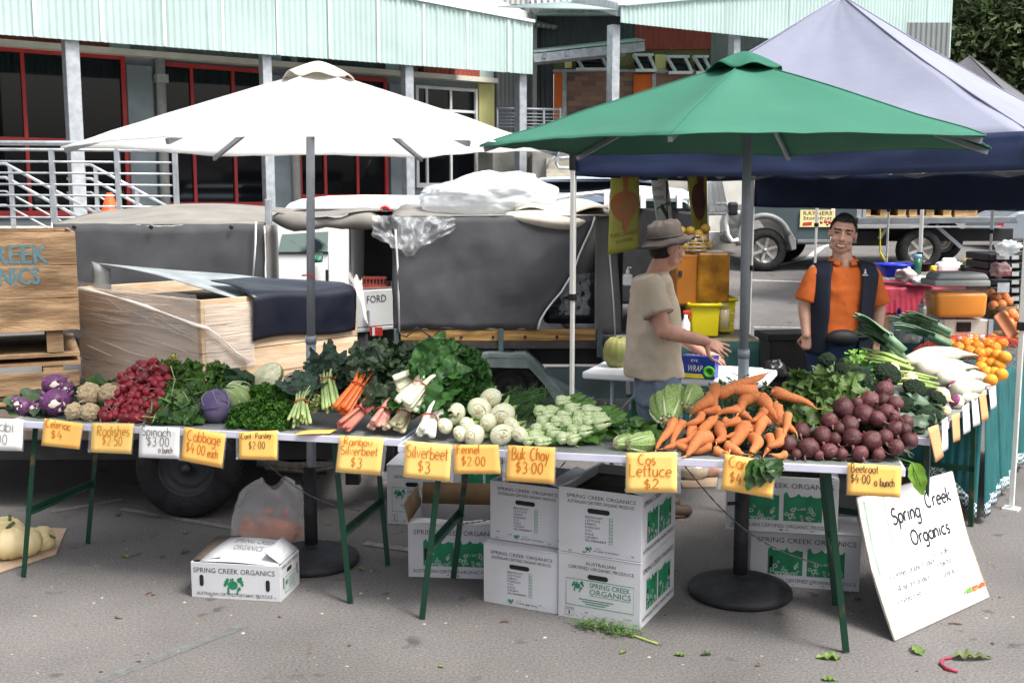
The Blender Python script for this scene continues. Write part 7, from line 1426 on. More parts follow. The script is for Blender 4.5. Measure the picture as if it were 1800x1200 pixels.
def greens3(name,label,cat,poly,n,L,Wd,m,seed,ruf=.12,stem=None,lift=.02,depth=.05,hmax=.16):
 rr=random.Random(seed);us=[p[0]for p in poly];vs=[p[1]for p in poly];mb=MB();sm=MB();k=0;P=V((0,0,0))
 while k<n:
  u,v=rr.uniform(min(us),max(us)),rr.uniform(min(vs),max(vs))
  if not inpoly(u,v,poly):continue
  k+=1;q=on3(u,v,hmax)+V((0,0,lift-rr.random()*depth));q.z=max(q.z,TZ+.01);P+=q;out=V((rr.gauss(-.2,1),rr.gauss(-.3,.8),rr.gauss(.3,.5))).normalized();ll=L*rr.uniform(.6,1.15)
  mb.leaf(q-out*ll*.4,out,V((rr.gauss(0,.5),-.4,.8)).normalized(),ll,Wd*rr.uniform(.7,1.2),rr.uniform(0,.6),.25,ruf,3,k,7,4)
  if stem:sm.tube([q-out*ll*.9,q],[.004,.002],5)
 for i,p in enumerate(mb.v):
  if p.z<TZ+.003:mb.v[i]=V((p.x,p.y,TZ+.003))
 P/=n;t=thing(name,label,cat,V((P.x,P.y,TZ)));mb.build('leaves',m,t)
 if stem:sm.build('stems',stem,t)
 return t
mbl=mat('broccoli_leaf',(.065,.115,.065),.45,.4,10,transl=.12,spec=.4)
greens3('broccoli_leaves','grey green broccoli leaves around the dark heads','leaves',[(1420,665),(1460,640),(1530,650),(1580,690),(1640,690),(1655,725),(1620,755),(1590,740),(1570,700),(1480,680)],110,.13,.07,mbl,1,hmax=.14,depth=.09)
greens3('beetroot_leaves','pale veined leaves draped behind the beetroot heap','leaves',[(1440,660),(1490,655),(1520,680),(1500,700),(1450,690)],26,.14,.09,mat('pale_leaf',(.20,.30,.12),.45,.4,10,transl=.15),2)
greens3('celery_leaves','bright green celery leaves left of the parsnips','celery',[(1480,640),(1490,615),(1530,612),(1555,640),(1545,660),(1500,660)],70,.055,.035,mcelyl,3)
def stick(name,label,u0,v0,u1,v1,rp,prof,m,cat,group,tipm=None,seed=0,bend=.0,h=.20):
 a,b=on3(u0,v0,h),on3(u1,v1,h);w=r3(a,rp);a.z=max(a.z,TZ+w);b.z=max(b.z,TZ+w*.5);N=len(prof)-1;side=(b-a).cross(V((0,0,1))).normalized()
 pts=[a.lerp(b,i/N)+V((0,0,w*.3+bend*sin(pi*i/N)))+side*(.3*w*sin(i*1.1+seed))for i in range(N+1)];t=thing(name,label,cat,V((a.x,a.y,TZ)),group)
 mb=MB();mb.tube(pts,[w*k for k in prof],16);mb.build('root',m,t)
 if tipm:mb=MB();mb.tube([pts[-1],pts[-1]+(pts[-1]-pts[-2])*.25+V((0,0,-.005)),pts[-1]+(pts[-1]-pts[-2])*.5+V((0,0,-.01))],[w*prof[-1]*.8,w*.1,w*.03],6);mb.build('root_tip',tipm,t)
 return t
dp_=[.55,.85,1,1,.98,.95,.9,.82,.72,.6,.45,.28,.12]
gst3=mat('daikon_shoulder',(.52,.60,.30),.5)
for(u0,v0,u1,v1,r,lab,be)in((1592,640,1712,628,17,'long white daikon with greenish shoulder on top',.02),(1615,652,1712,650,19,'thick white daikon in front of the topmost one',.0),(1650,668,1725,668,15,'white daikon pointing right below the thick one',0),(1675,690,1735,690,17,'white daikon near the side table edge',0),(1700,662,1745,680,12,'slim white daikon ending at the edge',0),(1690,705,1722,702,9,'short white root lying at the edge',0)):
 stick('daikon',lab,u0,v0,u1,v1,r,dp_,mdai,'white radish','white radishes on the side table',mroot,bend=be)
for i,(u,v,r,lab,m)in enumerate(((1630,652,17,'round white turnip in front of the daikons',mdai),(1659,657,13,'small round white turnip right of the round one',mdai),(1678,683,14,'turnip with purple shoulder',mtur),(1682,708,13,'turnip with purple shoulder nearest the edge',mtur),(1655,695,15,'creamy swede between broccoli and turnips',mpar),(1663,722,9,'small cream root lying at the table edge',mpar),(1598,668,15,'cream swede behind the broccoli',mpar),(1570,648,11,'parsnip crown among the stalks',mpar),(1556,645,9,'small parsnip crown left of the other',mpar))):
 q=on3(u,v);w=r3(q,r);q.z=max(q.z,TZ+w*.8);t=thing('turnip',lab,'turnip',q,'turnips and swedes');mb=MB();mb.lathe([(0,.9),(.3,.92),(.75,.7),(1,.2),(.95,-.3),(.6,-.75),(.2,-1.05),(.06,-1.4),(0,-1.7)],(0,0,0),orient(V((U(-.8,-.2),U(-.6,.2),.4)),0),18,wob=lambda p,a,z:p*(1+.04*sin(a*3+i)));mb.v=[p*w for p in mb.v];o=mb.build('root',m,t,V((0,0,0)))
 if m is mtur:mb=MB();mb.lathe([(0,.98),(.3,.97),(.78,.72),(.9,.5)],(0,0,0),orient(V((-.7,-.3,.4)),0),18);mb.v=[p*w*1.02 for p in mb.v];mb.build('purple_shoulder',mat('turnip_purple',(.22,.05,.14),.5),t,V((0,0,0)))
for i,(u0,v0,u1,v1,lab)in enumerate(((1600,655,1500,622,'upper bundle of pale celery stalks pointing left'),(1640,680,1560,668,'bundle of turnip stalks under the white roots'))):
 a,b=on3(u0,v0),on3(u1,v1);t=thing('stalk_bundle',lab,'celery',V((a.x,a.y,TZ)));mb=MB();rr=random.Random(i)
 b=V((b.x,a.y+(b.y-a.y)*.4,min(b.z,a.z+.05)))
 for k in range(11):j=V((rr.uniform(-.02,.02),rr.uniform(-.04,.04),rr.uniform(-.02,.03)));mb.tube([a+j+V((0,0,.02)),a.lerp(b,.5)+j*1.2+V((0,0,.03)),b+j*1.5+V((0,0,.015))],[.010,.009,.006],7,flat=.7)
 mb.build('stalks',mcely,t)
def leeks(label,u0,v0,u1,v1,n,seed,h=.20):
 a=on3(u0,v0,h);b=Yp(u1,v1,a.y+.10);rr=random.Random(seed);d=(b-a).normalized();side=d.cross(V((0,0,1))).normalized()
 for k in range(n):
  j=side*rr.uniform(-.09,.09)+V((0,0,rr.uniform(.0,.09)));t=thing('leek',label%(('lowest left','top','right hand','short','outer')[k%5]),'leek',V((a.x,a.y,TZ))+side*k*.01,'leeks on the side table');mb=MB()
  p0=a+j;p1=b+j*1.3+V((0,0,.03))+d*rr.uniform(-.05,.05);mb.tube([p0,p0.lerp(p1,.4)],[.017,.019],10)
  for q in range(6):
   w=rr.uniform(.030,.042);dd=(d+side*rr.gauss(0,.13)+V((0,0,rr.gauss(.0,.08)))).normalized();L_=(p1-p0).length*rr.uniform(.55,.75);s0=p0.lerp(p1,.28)+side*rr.uniform(-.01,.01)+V((0,0,q*.004))
   mb.grid(lambda x,y:s0+dd*(L_*x)+side*((y-.5)*w*(1-.25*x))+V((0,0,.5*abs(y-.5)*w-.10*max(0,x-.6)**2)),7,4)
  mb.build('leaves',mleek,t)
leeks('%s leek of the left bundle with blue green cut tops',1590,640,1512,585,5,1);leeks('%s leek of the right bundle lying towards the oranges',1672,612,1575,580,5,2)
# ================================================================ things on and under the stall
def pumpkin(name,label,q,r,hgt,m,ribs,seed,group=None,rot=None):
 t=thing(name,label,'pumpkin',q,group);mb=MB();prof=[(0,.80),(.18,.86),(.5,.98),(.85,.68),(1,.12),(.93,-.4),(.6,-.85),(.25,-.95),(0,-.9)]
 mb.lathe([(a*r,b*hgt)for a,b in prof],(0,0,0),rot,40,wob=lambda p,a,z:V((p.x,p.y,p.z))*(1-.055*abs(cos(a*ribs/2+seed))**6+.04*noise.noise(p*8+V((seed,0,0)))));mb.build('flesh',m,t,V((0,0,0))).location=(0,0,0)
 mb=MB();b=V((0,0,hgt*.78));pts=[b,b+V((.1*r,0,.16*r)),b+V((.3*r,.05*r,.30*r))]
 if rot is not None:pts=[rot@p for p in pts]
 mb.tube(pts,[.12*r,.08*r,.09*r],8);mb.build('stalk',mpst_,t,V((0,0,0))).location=(0,0,0);return t
for i,(u,v,r,lab,rt)in enumerate(((14,985,42,'pale ribbed pumpkin cut by the left edge at the front',(0,0,0)),(43,981,34,'round pale pumpkin beside the green table leg',(0,0,1)),(72,970,27,'pale pumpkin at the right end of the card, stalk to the side',(0,1.2,0)),(10,962,34,'pale pumpkin at the back by the left edge',(.3,0,2)))):
 g=Gp(u,v);w=r*(g.y/CP)/1950*.9;pumpkin('pale_pumpkin',lab,V((g.x,g.y+.02,.01+w*.78)),w,w*.82,mpum,10,i,'pale pumpkins on the card',eul(*rt))
q=Gp(472,962);bg_=thing('carrot_bag','knotted clear plastic bag of carrots behind the low carton','plastic bag',q);mb=MB()
bag=mat('bag_plastic',(.74,.76,.77),.15,.05,8,alpha=.34,spec=.8,transl=.2,bump=.4,bscale=9)
def bagf(a,b):
 th=2*pi*a;z=.345*b;w=.205*sqrt(max(.0,1-(max(0,b-.25)/.78)**2.2))*(1 if b>.04 else .9);k=1+.10*noise.noise(V((cos(th)*2,sin(th)*2,b*3)))+.07*sin(th*7+b*5)*b+.05*noise.noise(V((cos(th)*6,sin(th)*6,b*8)))
 return q+V((w*k*cos(th)+.03*b*b,.75*w*k*sin(th)+.03,z+.03*b*b*sin(th*2+1)+.003))
mb.grid(bagf,60,24);mb.build('bag',bag,bg_);mb=MB();mb.ball(q+V((0,.03,.075)),(.165,.115,.07),20,10,nz=.2,sc=5)
for i in range(12):a=i*.9;p=q+V((.12*cos(a),.03+.09*sin(a),.06+.05*(i%3)));mb.tube([p+V((-.06*cos(i),.02*sin(i),0)),p,p+V((.07*cos(i),-.02*sin(i),.0))],[.016,.021,.008],9)
mb.build('carrots',mat('bagged_carrot',(.66,.20,.07),.5,.3,9),bg_)
for i,(u,v,lab)in enumerate(((1218,843,'buff squash in clear wrap on the card behind the stall'),(1250,838,'orange cut pumpkin in clear wrap beside the buff squash'))):
 g=Gp(u,v);t=thing('squash',lab,'squash',g+V((0,0,.06)),'wrapped squash');mb=MB();mb.ball((0,0,0),(.10,.06,.055),18,12,nz=.15,sc=2,seed=i);mb.build('flesh',mat('buff_skin',(.52,.38,.20),.3,.3,6,spec=.7)if i==0 else mat('orange_flesh',(.60,.22,.06),.3,.3,6,spec=.7),t,V((0,0,0))).location=(0,0,0);mb=MB();mb.ball((.0,0,0),(.108,.068,.06),16,10,nz=.2,sc=4,seed=i+3);mb.build('wrap',clear,t,V((0,0,0))).location=(0,0,0)
def scrap(name,label,u,v,L,m,kind='leaf',seed=0,cat=None):
 g=Gp(u,v);rr=random.Random(seed);a=rr.uniform(0,6.3);mb=MB()
 if kind=='leaf':mb.leaf(g+V((0,0,.006)),V((cos(a),sin(a)*.6,.1)),(0,0,1),L,L*.5,.2,.35,.18,3,seed,8,5)
 else:mb.tube([g+V((cos(a+i*.25)*L*(i-2)/4,sin(a+i*.25)*L*.6*(i-2)/4,.006))for i in range(5)],[.002,.004,.004,.003,.002],5)
 tag(mb.build(name,m,None,g),label,cat or kind,'scraps on the asphalt')
lg,ldk,lbr=mat('scrap_green',(.16,.26,.05),.55,.4,12,transl=.2),mat('scrap_dark',(.05,.10,.02),.55,.4,12),mat('scrap_brown',(.16,.08,.05),.8,.3)
for i,(u,v,L,m,k,lab)in enumerate(((216,977,.055,lg,'leaf','curled green leaf scrap right of the left table leg'),(318,973,.05,ldk,'leaf','dark leaf scrap just above the low carton'),(281,980,.035,ldk,'leaf','tiny dark leaf scrap left of the carton'),(325,939,.04,lg,'leaf','small leaf near the trailer wheel'),(205,909,.05,ldk,'leaf','thin leaf beside the rear table leg'),(258,1044,.06,lbr,'twig','brown stalk on the bare asphalt left of the carton'),(205,1087,.06,lbr,'twig','thin brown twig above the teal line'),(640,1004,.05,lg,'leaf','leaf scrap by the umbrella base'),(665,1004,.08,lg,'twig','pale green stem by the umbrella base'),(886,1093,.05,lbr,'twig','reddish stalk under the stacked cartons'),(1250,1150,.05,ldk,'leaf','crumpled dark leaf at the bottom, centre right'),(1205,1153,.05,lg,'leaf','yellow green leaf scrap at the bottom centre'),(1478,1158,.10,lg,'leaf','large torn leaf left of the front table foot'),(1620,1153,.09,lg,'leaf','cupped green leaf below the sign board'),(1335,1170,.05,lbr,'twig','small twig near the bottom edge'),(1445,1195,.06,lg,'leaf','leaf cut by the bottom edge'),(1680,1097,.07,lbr,'twig','red brown stalk below the sign board corner'),(1720,985,.07,lg,'leaf','green leafy scrap right of the sign board'),(1505,1057,.05,ldk,'leaf','dark leaf under the right table leg'),(1100,1145,.04,lg,'leaf','pale scrap below the sprig'),(770,1172,.03,lg,'leaf','speck of leaf on the open asphalt'))):
 scrap('leaf_scrap' if k=='leaf' else 'stalk_scrap',lab,u,v,L,m,k,i)
mb=MB();rr=random.Random(77)
for i in range(420):
 u,v=rr.uniform(-40,1840),930+290*rr.random()**.8;g=Gp(u,v);s_=rr.choice((.0025,.003,.004,.005,.009))*rr.uniform(.7,1.3);k_=rr.choice((0,0,1,2));a=rr.uniform(0,6.3);mb.k=k_
 mb.add([g+V((cos(a+x)*s_*rr.uniform(.6,1.4),sin(a+x)*s_*rr.uniform(.6,1.2),.001))for x in(0,1.3,2.6,3.9,5.1)]+[g+V((0,0,.001+s_*.5))],[(0,1,5),(1,2,5),(2,3,5),(3,4,5),(4,0,5)],None,False)
tag(mb.build('grit',[mat('grit_pale',(.34,.32,.29),.9),mat('grit_dark',(.04,.036,.032),.9),mat('grit_straw',(.22,.16,.08),.9)]),'grit, straw crumbs and dark specks strewn over the asphalt','grit',kind='stuff')
mb=MB();g=Gp(1665,1165);mb.tube([Gp(u,v)+V((0,0,.007))for u,v in((1683,1182),(1664,1178),(1654,1168),(1658,1160),(1675,1158))],[.007,.008,.008,.006,.004],7);bl_=thing('beet_stem','curved pink beet stem with a withered leaf at bottom right','leaf',g);mb.build('stem',mat('pink_red',(.33,.03,.07),.45),bl_);mb=MB();mb.leaf(Gp(1672,1158)+V((0,0,.008)),(1,-.02,.12),(0,0,1),.17,.055,.2,.4,.2,4,2,9,5);mb.build('blade',mat('withered_leaf',(.10,.13,.04),.6,.4,12),bl_)
sp_=thing('carrot_sprig','feathery carrot top lying before the stacked cartons','leaf',Gp(1080,1100));mb=MB();st=[Gp(u,v)+V((0,0,.008))for u,v in((1156,1134),(1110,1118),(1075,1108),(1025,1099))];mb.tube(st,[.004,.004,.003,.002],6);mb.build('stem',mat('sprig_stem',(.25,.36,.06),.5),sp_);mb=MB();rr=random.Random(4)
for i in range(420):
 f=rr.random();p=st[1].lerp(st[3],f)+V((rr.gauss(0,.04),rr.gauss(0,.02),abs(rr.gauss(.01,.012))));p.z=max(p.z,.006);mb.leaf(p,V((rr.gauss(-.5,1),rr.gauss(0,.7),rr.uniform(0,.4))),(0,0,1),.02,.006,.1,.2,.2,2,i,3,2)
mb.build('fronds',mat('sprig_green',(.075,.15,.035),.55,.4,20),sp_)
# ================================================================ white folding table behind, with its things
wtb=mat('table_plastic',(.78,.79,.80),.4,.04,4);wc_=[Zp(1023,653,.80),Zp(1345,672,.80),Zp(1380,648,.80),Zp(1057,641,.80)];wt=thing('folding_table','white plastic folding table behind the man in the hat','table',(wc_[0]+wc_[2])/2-V((0,0,.8)))
e1=(wc_[1]-wc_[0]);e2=wc_[3]-wc_[0];mb=MB();cc_=wc_[0]+e1/2+e2/2;rz=rotz(atan2(e1.y,e1.x));n2=V((-e1.y,e1.x,0)).normalized();mb.box(wc_[0]+e1/2+n2*.28+V((0,0,-.022)),(e1.length,.56,.044),rz,.012);mb.build('table_top',wtb,wt);d1=e1.normalized()
for s_ in(.16,.84):
 for w in(.06,.5):mb=MB();p=wc_[0]+e1*s_+n2*w;mb.tube([V((p.x,p.y,.0)),V((p.x,p.y,.75))],.014,8);mb.build('leg',steelg,wt)
 mb=MB();p=wc_[0]+e1*s_+n2*.06;mb.tube([V((p.x,p.y,.5)),V((p.x,p.y,.74))+d1*(.2 if s_<.5 else-.2)],.010,6);mb.build('brace',steelg,wt)
q=Zp(1077,648,.80)+n2*.10;pumpkin('green_pumpkin','mottled green pumpkin standing on the white folding table',V((q.x,q.y,.80+.085)),.092,.100,mpumg,12,2)
cb=thing('wrap_box','blue and yellow carton of cling wrap on the folding table','box',Zp(1235,668,.80)+n2*.02);a=Zp(1196,664,.80)+n2*.015;b=Zp(1255,668,.80)+n2*.015;ex=(b-a);ex.z=0;L_=ex.length;ex.normalize();ey=V((-ex.y,ex.x,0));mb=MB();mb.box(a+ex*L_/2+ey*.05+V((0,0,.066)),(L_,.10,.13),rotz(atan2(ex.y,ex.x)),.002);mb.build('box',mat('wrap_blue',(.012,.045,.32),.35),cb)
mb=MB();print_text(mb,'WRAP',a,ex,(0,0,1),-ey,L_*.18,L_*.62,.042,.078,shear=.2);print_text(mb,'CLING',a+V((0,0,.131)),ex,ey,(0,0,1),L_*.1,L_*.8,.03,.075);print_text(mb,'EYE',a,ex,(0,0,1),-ey,L_*.3,L_*.5,.098,.112);mb.build('lettering',MATS['white_paint'],cb)
mb=MB();mb.prism([(0,.003),(L_*.7,.003),(L_*.62,.028),(0,.028)],a,ex,(0,0,1),-ey,.0015);mb.build('yellow_band',mat('wrap_yellow',(.85,.72,.05),.4),cb);mb=MB();mb.lathe([(.036,0),(.036,.002),(.018,.002),(.018,0)],a+ex*L_*.83+V((0,0,.042)),orient(-ey),20);mb.build('green_ring',mat('wrap_green',(.10,.50,.04),.4),cb)
hs_=thing('pump_bottle','white hand soap pump bottle hung on the trailer flap','bottle',Yp(1103,500,8.7));mb=MB();b=Yp(1103,502,8.7);mb.box(b+V((0,0,.045)),(.075,.05,.09),None,.012);mb.tube([b+V((0,0,.09)),b+V((0,0,.125))],.014,8);mb.tube([b+V((0,0,.125)),b+V((0,0,.14)),b+V((.03,0,.142))],.007,6);mb.build('bottle',wpaint,hs_)
spp=thing('pump_sprayer','white sprayer tank with green pump under the folding table','sprayer',Gp(1113,790));q=V((Yp(1113,740,6.9).x,6.9,0));mb=MB();hh=.56;mb.lathe([(.062,0),(.066,.02),(.066,.34),(.05,.38),(.028,.4)],q,n=18);mb.build('tank',MATS['milky_plastic'],spp);mb=MB();mb.lathe([(.03,.39),(.045,.42),(.042,.5),(.016,.52),(.016,.58)],q,n=14);mb.tube([q+V((-.05,0,.60)),q+V((.05,0,.60))],.012,8);mb.build('pump',MATS['sprayer_green'],spp)
# ================================================================ juice stall inside the gazebo
teal=mat('cloth_teal',(.012,.105,.110),.8,.25,5,bump=.2,bscale=120);ging=mat('gingham',(.45,.48,.48),.8)
_n=ging.node_tree;_c=_n.nodes.new('ShaderNodeTexChecker');_c.inputs['Scale'].default_value=62;_c.inputs['Color1'].default_value=(.02,.09,.12,1);_c.inputs['Color2'].default_value=(.55,.58,.58,1);_tc=_n.nodes.new('ShaderNodeTexCoord');_n.links.new(_tc.outputs['Object'],_c.inputs[0]);_n.links.new(_c.outputs[0],_n.nodes['Principled BSDF'].inputs['Base Color'])
jt=thing('cloth_table','juice table under a teal cloth with gingham hem','table',E0+ED*2.5+EN*.4);JA=V((E0.x,E0.y,0))+ED*1.55+EN*.02;JL,JD=1.9,.80
mb=MB();mb.box(JA+ED*JL/2+EN*JD/2+V((0,0,TZ-.02)),(JL,JD,.03),rotz(atan2(ED.y,ED.x)));mb.build('table_top',teal,jt)
def skirt(a,b,zt,zb_,nm,nrm,amp=.018,fr=9,m=teal,hem=True,par=jt):
 def f(i,j):p=a.lerp(b,i);fold=amp*(1-j)*sin(i*fr*2*pi)+amp*.6*(1-j)*noise.noise(V((i*11,j*2,zt)));z0=zb_(i)if callable(zb_)else zb_;return p+nrm*(.004+abs(fold)*.8+.03*(1-j))+V((0,0,z0+(zt-z0)*j))
 mb=MB();mb.sheet(f,60,10,.002);mb.build('cloth',m,par)
 if hem:mb=MB();mb.sheet(lambda i,j:f(i,.0+.11*j)+nrm*.003,60,2,.001);mb.build('hem',ging,par)
skirt(JA+EN*JD,JA,TZ-.004,lambda i:.30-.06*i if i<.75 else .26-.22*(i-.75)/.25,'end',-ED);skirt(JA,JA+ED*JL,TZ-.004,lambda i:.04+.06*abs(sin(i*8)),'front',-EN,.035,7)
mb=MB();mb.tube([JA+ED*JL+EN*.1+V((0,0,0)),JA+ED*JL+EN*.1+V((0,0,TZ-.04))],.015,6);mb.build('leg',steelg,jt);mb=MB();mb.tube([JA+ED*.1+EN*.6,JA+ED*.1+EN*.6+V((0,0,TZ-.04))],.015,6);mb.build('leg',steelg,jt)
def onJ(u,v):return Zp(u,v,TZ)
def orange():
 t=thing('orange','orange','orange');mb=MB();mb.ball((0,0,0),1,16,12,nz=.03,sc=2);mb.build('peel',mora,t);mb=MB();mb.lathe([(.10,.985),(.06,1.02),(0,1.02)],n=8);mb.build('navel',mat('orange_navel',(.45,.20,.03),.7),t);return t
po=Proto(orange());ORL=[];rr=random.Random(9);opoly=[(1655,612),(1690,596),(1745,590),(1768,612),(1772,650),(1758,672),(1735,660),(1705,625)]
JS=Table();JS.a,JS.d,JS.n=JA,ED,EN
OV=[(1668,606),(1682,600),(1684,612),(1700,605),(1694,598),(1712,598),(1718,610),(1704,618),(1722,622),(1736,604),(1728,596),(1745,598),(1760,602),(1748,612),(1736,622),(1752,625),(1728,638),(1742,640),(1756,642),(1766,628),(1735,655),(1748,656),(1760,658),(1742,668),(1655,600),(1645,596),(1660,596),(1724,646)]
for i,(u,v)in enumerate(OV):
 q=on3(u,v,.20)if v<590 else None;d=ray(u,v);c0=V((0,0,CH));tt_=(JA+EN*.02-c0-EN*0).dot(EN)/d.dot(EN)
 q=c0+d*((TZ+.10-c0.z)/d.z)if v<630 else c0+d*((TZ+.05-c0.z)/d.z);w=11.5*(q.y/CP)/1950
 o=po.put(q,eul(U(0,6),U(0,6),0),w,None,'oranges in the red net bag');ORL.append((o,u,v))
row_labels(ORL,5,'bright orange in the net bag, %s, %s')
nb_=thing('net_bag','red plastic net round the oranges on the juice table','net bag',ORL[10][0].location.copy());mb=MB();C_=sum((o.location for o,_,_ in ORL),V((0,0,0)))/len(ORL)
for i in range(34):
 a0=i*.185
 for sg in(1,-1):mb.tube([C_+V((cos(a0+sg*j*.12)*.42*cos(j*.2),sin(a0+sg*j*.12)*.30*cos(j*.2),-.06+.17*sin(j*.2)+.015*noise.noise(V((i,j,0)))))for j in range(8)],.0013,3,caps=False)
mb.tube([C_+V((.25,-.2,.0)),C_+V((.30,-.24,-.03)),C_+V((.27,-.26,-.10)),C_+V((.3,-.28,-.14))],.005,5);mb.tube([C_+V((-.2,.1,.1)),C_+V((-.21,.1,.17)),C_+V((-.19,.1,.15))],.006,5);mb.build('net',mnet,nb_)
JM=Zp(1696,624,TZ);yy=JM.y;jm=thing('juice_chiller','steel juice chiller with dark display on the teal cloth','drinks machine',JM);a=Yp(1656,622,yy);b=Yp(1738,562,yy);mb=MB();W_=b.x-a.x;H_=b.z-TZ;X0=a.x;mb.box((X0+W_/2,yy+.17,TZ+H_/2+.002),(W_,.34,H_),None,.008);mb.build('body',mat('chiller_beige',(.48,.46,.41),.4,.08,4,metal=.2),jm)
fpart('display',mat('display_dark',(.015,.008,.01),.15),jm,(1683,566,1707,583,yy-.012,yy+.002),bev=.004);fpart('vent',mat('vent_slot',(.22,.21,.20),.5),jm,*[(1665,590+i*5,1732,592+i*5,yy-.005,yy+.001)for i in range(5)]);fpart('frame',steelg,jm,(1651,562,1655.5,624,yy-.01,yy+.02),(1738.5,562,1743,624,yy-.01,yy+.02))
jd=thing('juice_tub','clear tub of orange juice with a ribbed grey lid','juice tub',Yp(1686,560,yy));
def taper(u0,u1,v0,u2,u3,v1,y0,y1,ins,bev=.03):
 A_,B_=Yp(u0,v0,y0),Yp(u1,v0,y0);C_,D_=Yp(u2,v1,y0),Yp(u3,v1,y0);bm=bmesh.new();P=[V((A_.x,y0,A_.z)),V((B_.x,y0,B_.z)),V((B_.x,y1,B_.z)),V((A_.x,y1,A_.z)),V((C_.x,y0+ins,C_.z)),V((D_.x,y0+ins,D_.z)),V((D_.x,y1-ins,D_.z)),V((C_.x,y1-ins,C_.z))]
 vs=[bm.verts.new(p)for p in P]
 for f in((0,1,2,3),(7,6,5,4),(4,5,1,0),(5,6,2,1),(6,7,3,2),(7,4,0,3)):bm.faces.new([vs[i]for i in f])
 bmesh.ops.recalc_face_normals(bm,faces=bm.faces[:]);bmesh.ops.bevel(bm,geom=bm.edges[:],offset=bev,segments=3,profile=.5,affect='EDGES',clamp_overlap=True);bm.verts.index_update();q=MB();q.add([v.co.copy()for v in bm.verts],[[v.index for v in f.verts]for f in bm.faces]);bm.free();return q
juice=mat('orange_juice',(.78,.27,.006),.25,.08,4,spec=.5)
taper(1646,1739,514.5,1649,1736,559,yy-.06,yy+.18,.02).build('juice',juice,jd);taper(1644,1741,504,1649,1737,560,yy-.065,yy+.185,.02).build('tub',mat('tub_clear',(.62,.60,.54),.1,.03,4,alpha=.07,spec=.5),jd)
taper(1652,1734,480,1644,1741,492,yy-.05,yy+.16,-.01,.02).build('lid',mat('lid_grey',(.30,.32,.32),.4,.06),jd);taper(1643,1742,492.5,1643,1742,504,yy-.075,yy+.195,0,.012).build('lid_rim',MATS['lid_grey'],jd)
for i,u in enumerate((1685,1704,1725)):
 q=V((Yp(u,600,yy-.16).x,yy-.16,TZ));h=Yp(u,588,yy-.16).z-TZ;t=thing('juice_bottle',('left','middle','right')[i]+' of three small juice bottles with white caps before the chiller','bottle',q,'small juice bottles');mb=MB();mb.lathe([(.019,0),(.021,.01),(.021,h*.6),(.017,h*.74)],q,n=14);mb.build('bottle',juice,t);mb=MB();mb.lathe([(.019,h*.75),(.019,h),(0,h)],q,n=14);mb.build('cap',wpaint,t)
it=thing('cloth_table','low teal cloth covered table behind the leeks holding water cans','table',Yp(1600,640,8.0));ztb=Yp(1600,606,7.9).z;a=Yp(1565,606,7.9);b=Yp(1665,606,7.9);mb=MB();mb.box(((a.x+b.x)/2,8.15,ztb-.02),(b.x-a.x,.55,.04),None,.01);mb.build('table_top',teal,it);skirt(V((a.x,7.88,0)),V((b.x,7.88,0)),ztb-.01,.1,'front',V((0,-1,0)),hem=False,par=it);skirt(V((a.x,8.4,0)),V((a.x,7.88,0)),ztb-.01,.1,'end',V((-1,0,0)),hem=False,par=it)
milky=MATS['milky_plastic'];IZ=ztb
def can(label,u,v,w,h,d,y,m=milky,cap=None,cat='water can',name='water_can',z=None):
 q=Yp(u,v,y);q.z=IZ if z is None else z;s=y/1950;t=thing(name,label,cat,q);mb=MB();mb.box(q+V((0,0,h*s*.42)),(w*s,d,h*s*.84),None,w*s*.16);mb.tube([q+V((-w*s*.25,0,h*s*.80)),q+V((-w*s*.2,0,h*s*.98)),q+V((w*s*.2,0,h*s*.98)),q+V((w*s*.25,0,h*s*.80))],w*s*.08,8);mb.build('body',m,t)
 if cap:mb=MB();mb.lathe([(w*s*.12,0),(w*s*.12,.02),(0,.02)],q+V((0,-d/2,h*s*.22)),orient(V((0,-1,0))),14);mb.build('cap',cap,t)
 return t
can('milky water can with pale cap on the low teal table',1597,604,34,40,.12,7.98,cap=cream);can('second water can behind the milky capped one',1618,600,26,42,.12,8.2);can('small blue water bottle pack beside the cans',1635,605,22,18,.1,7.96,mat('blue_clear',(.06,.14,.25),.2),None,'bottle','water_bottle')
def bottle(label,u,v,h,r,y,z,m,mc,cat='bottle',name='bottle',prof=None):
 q=Yp(u,v,y);q.z=z;t=thing(name,label,cat,q);mb=MB();mb.lathe([(r*.95,0),(r,.01),(r,h*.62),(r*.45,h*.8),(r*.4,h*.86)]if not prof else prof,q,n=16);mb.build('body',m,t);mb=MB();mb.lathe([(r*.5,h*.86),(r*.5,h*.95),(r*.25,h),(0,h)],q,n=12);mb.build('cap',mc,t)
bottle('clear squeeze bottle with a blue cap left of the water can',1578,606,.26,.032,7.95,IZ,mat('bottle_clear',(.35,.45,.45),.15,.2,5,alpha=.7),mat('cap_blue',(.02,.03,.35),.4));bottle('brushed steel thermos flask behind the water cans',1620,570,.30,.032,8.3,IZ,alloy,steelg,'flask','thermos',[(.032,0),(.034,.01),(.034,.22),(.03,.25)])
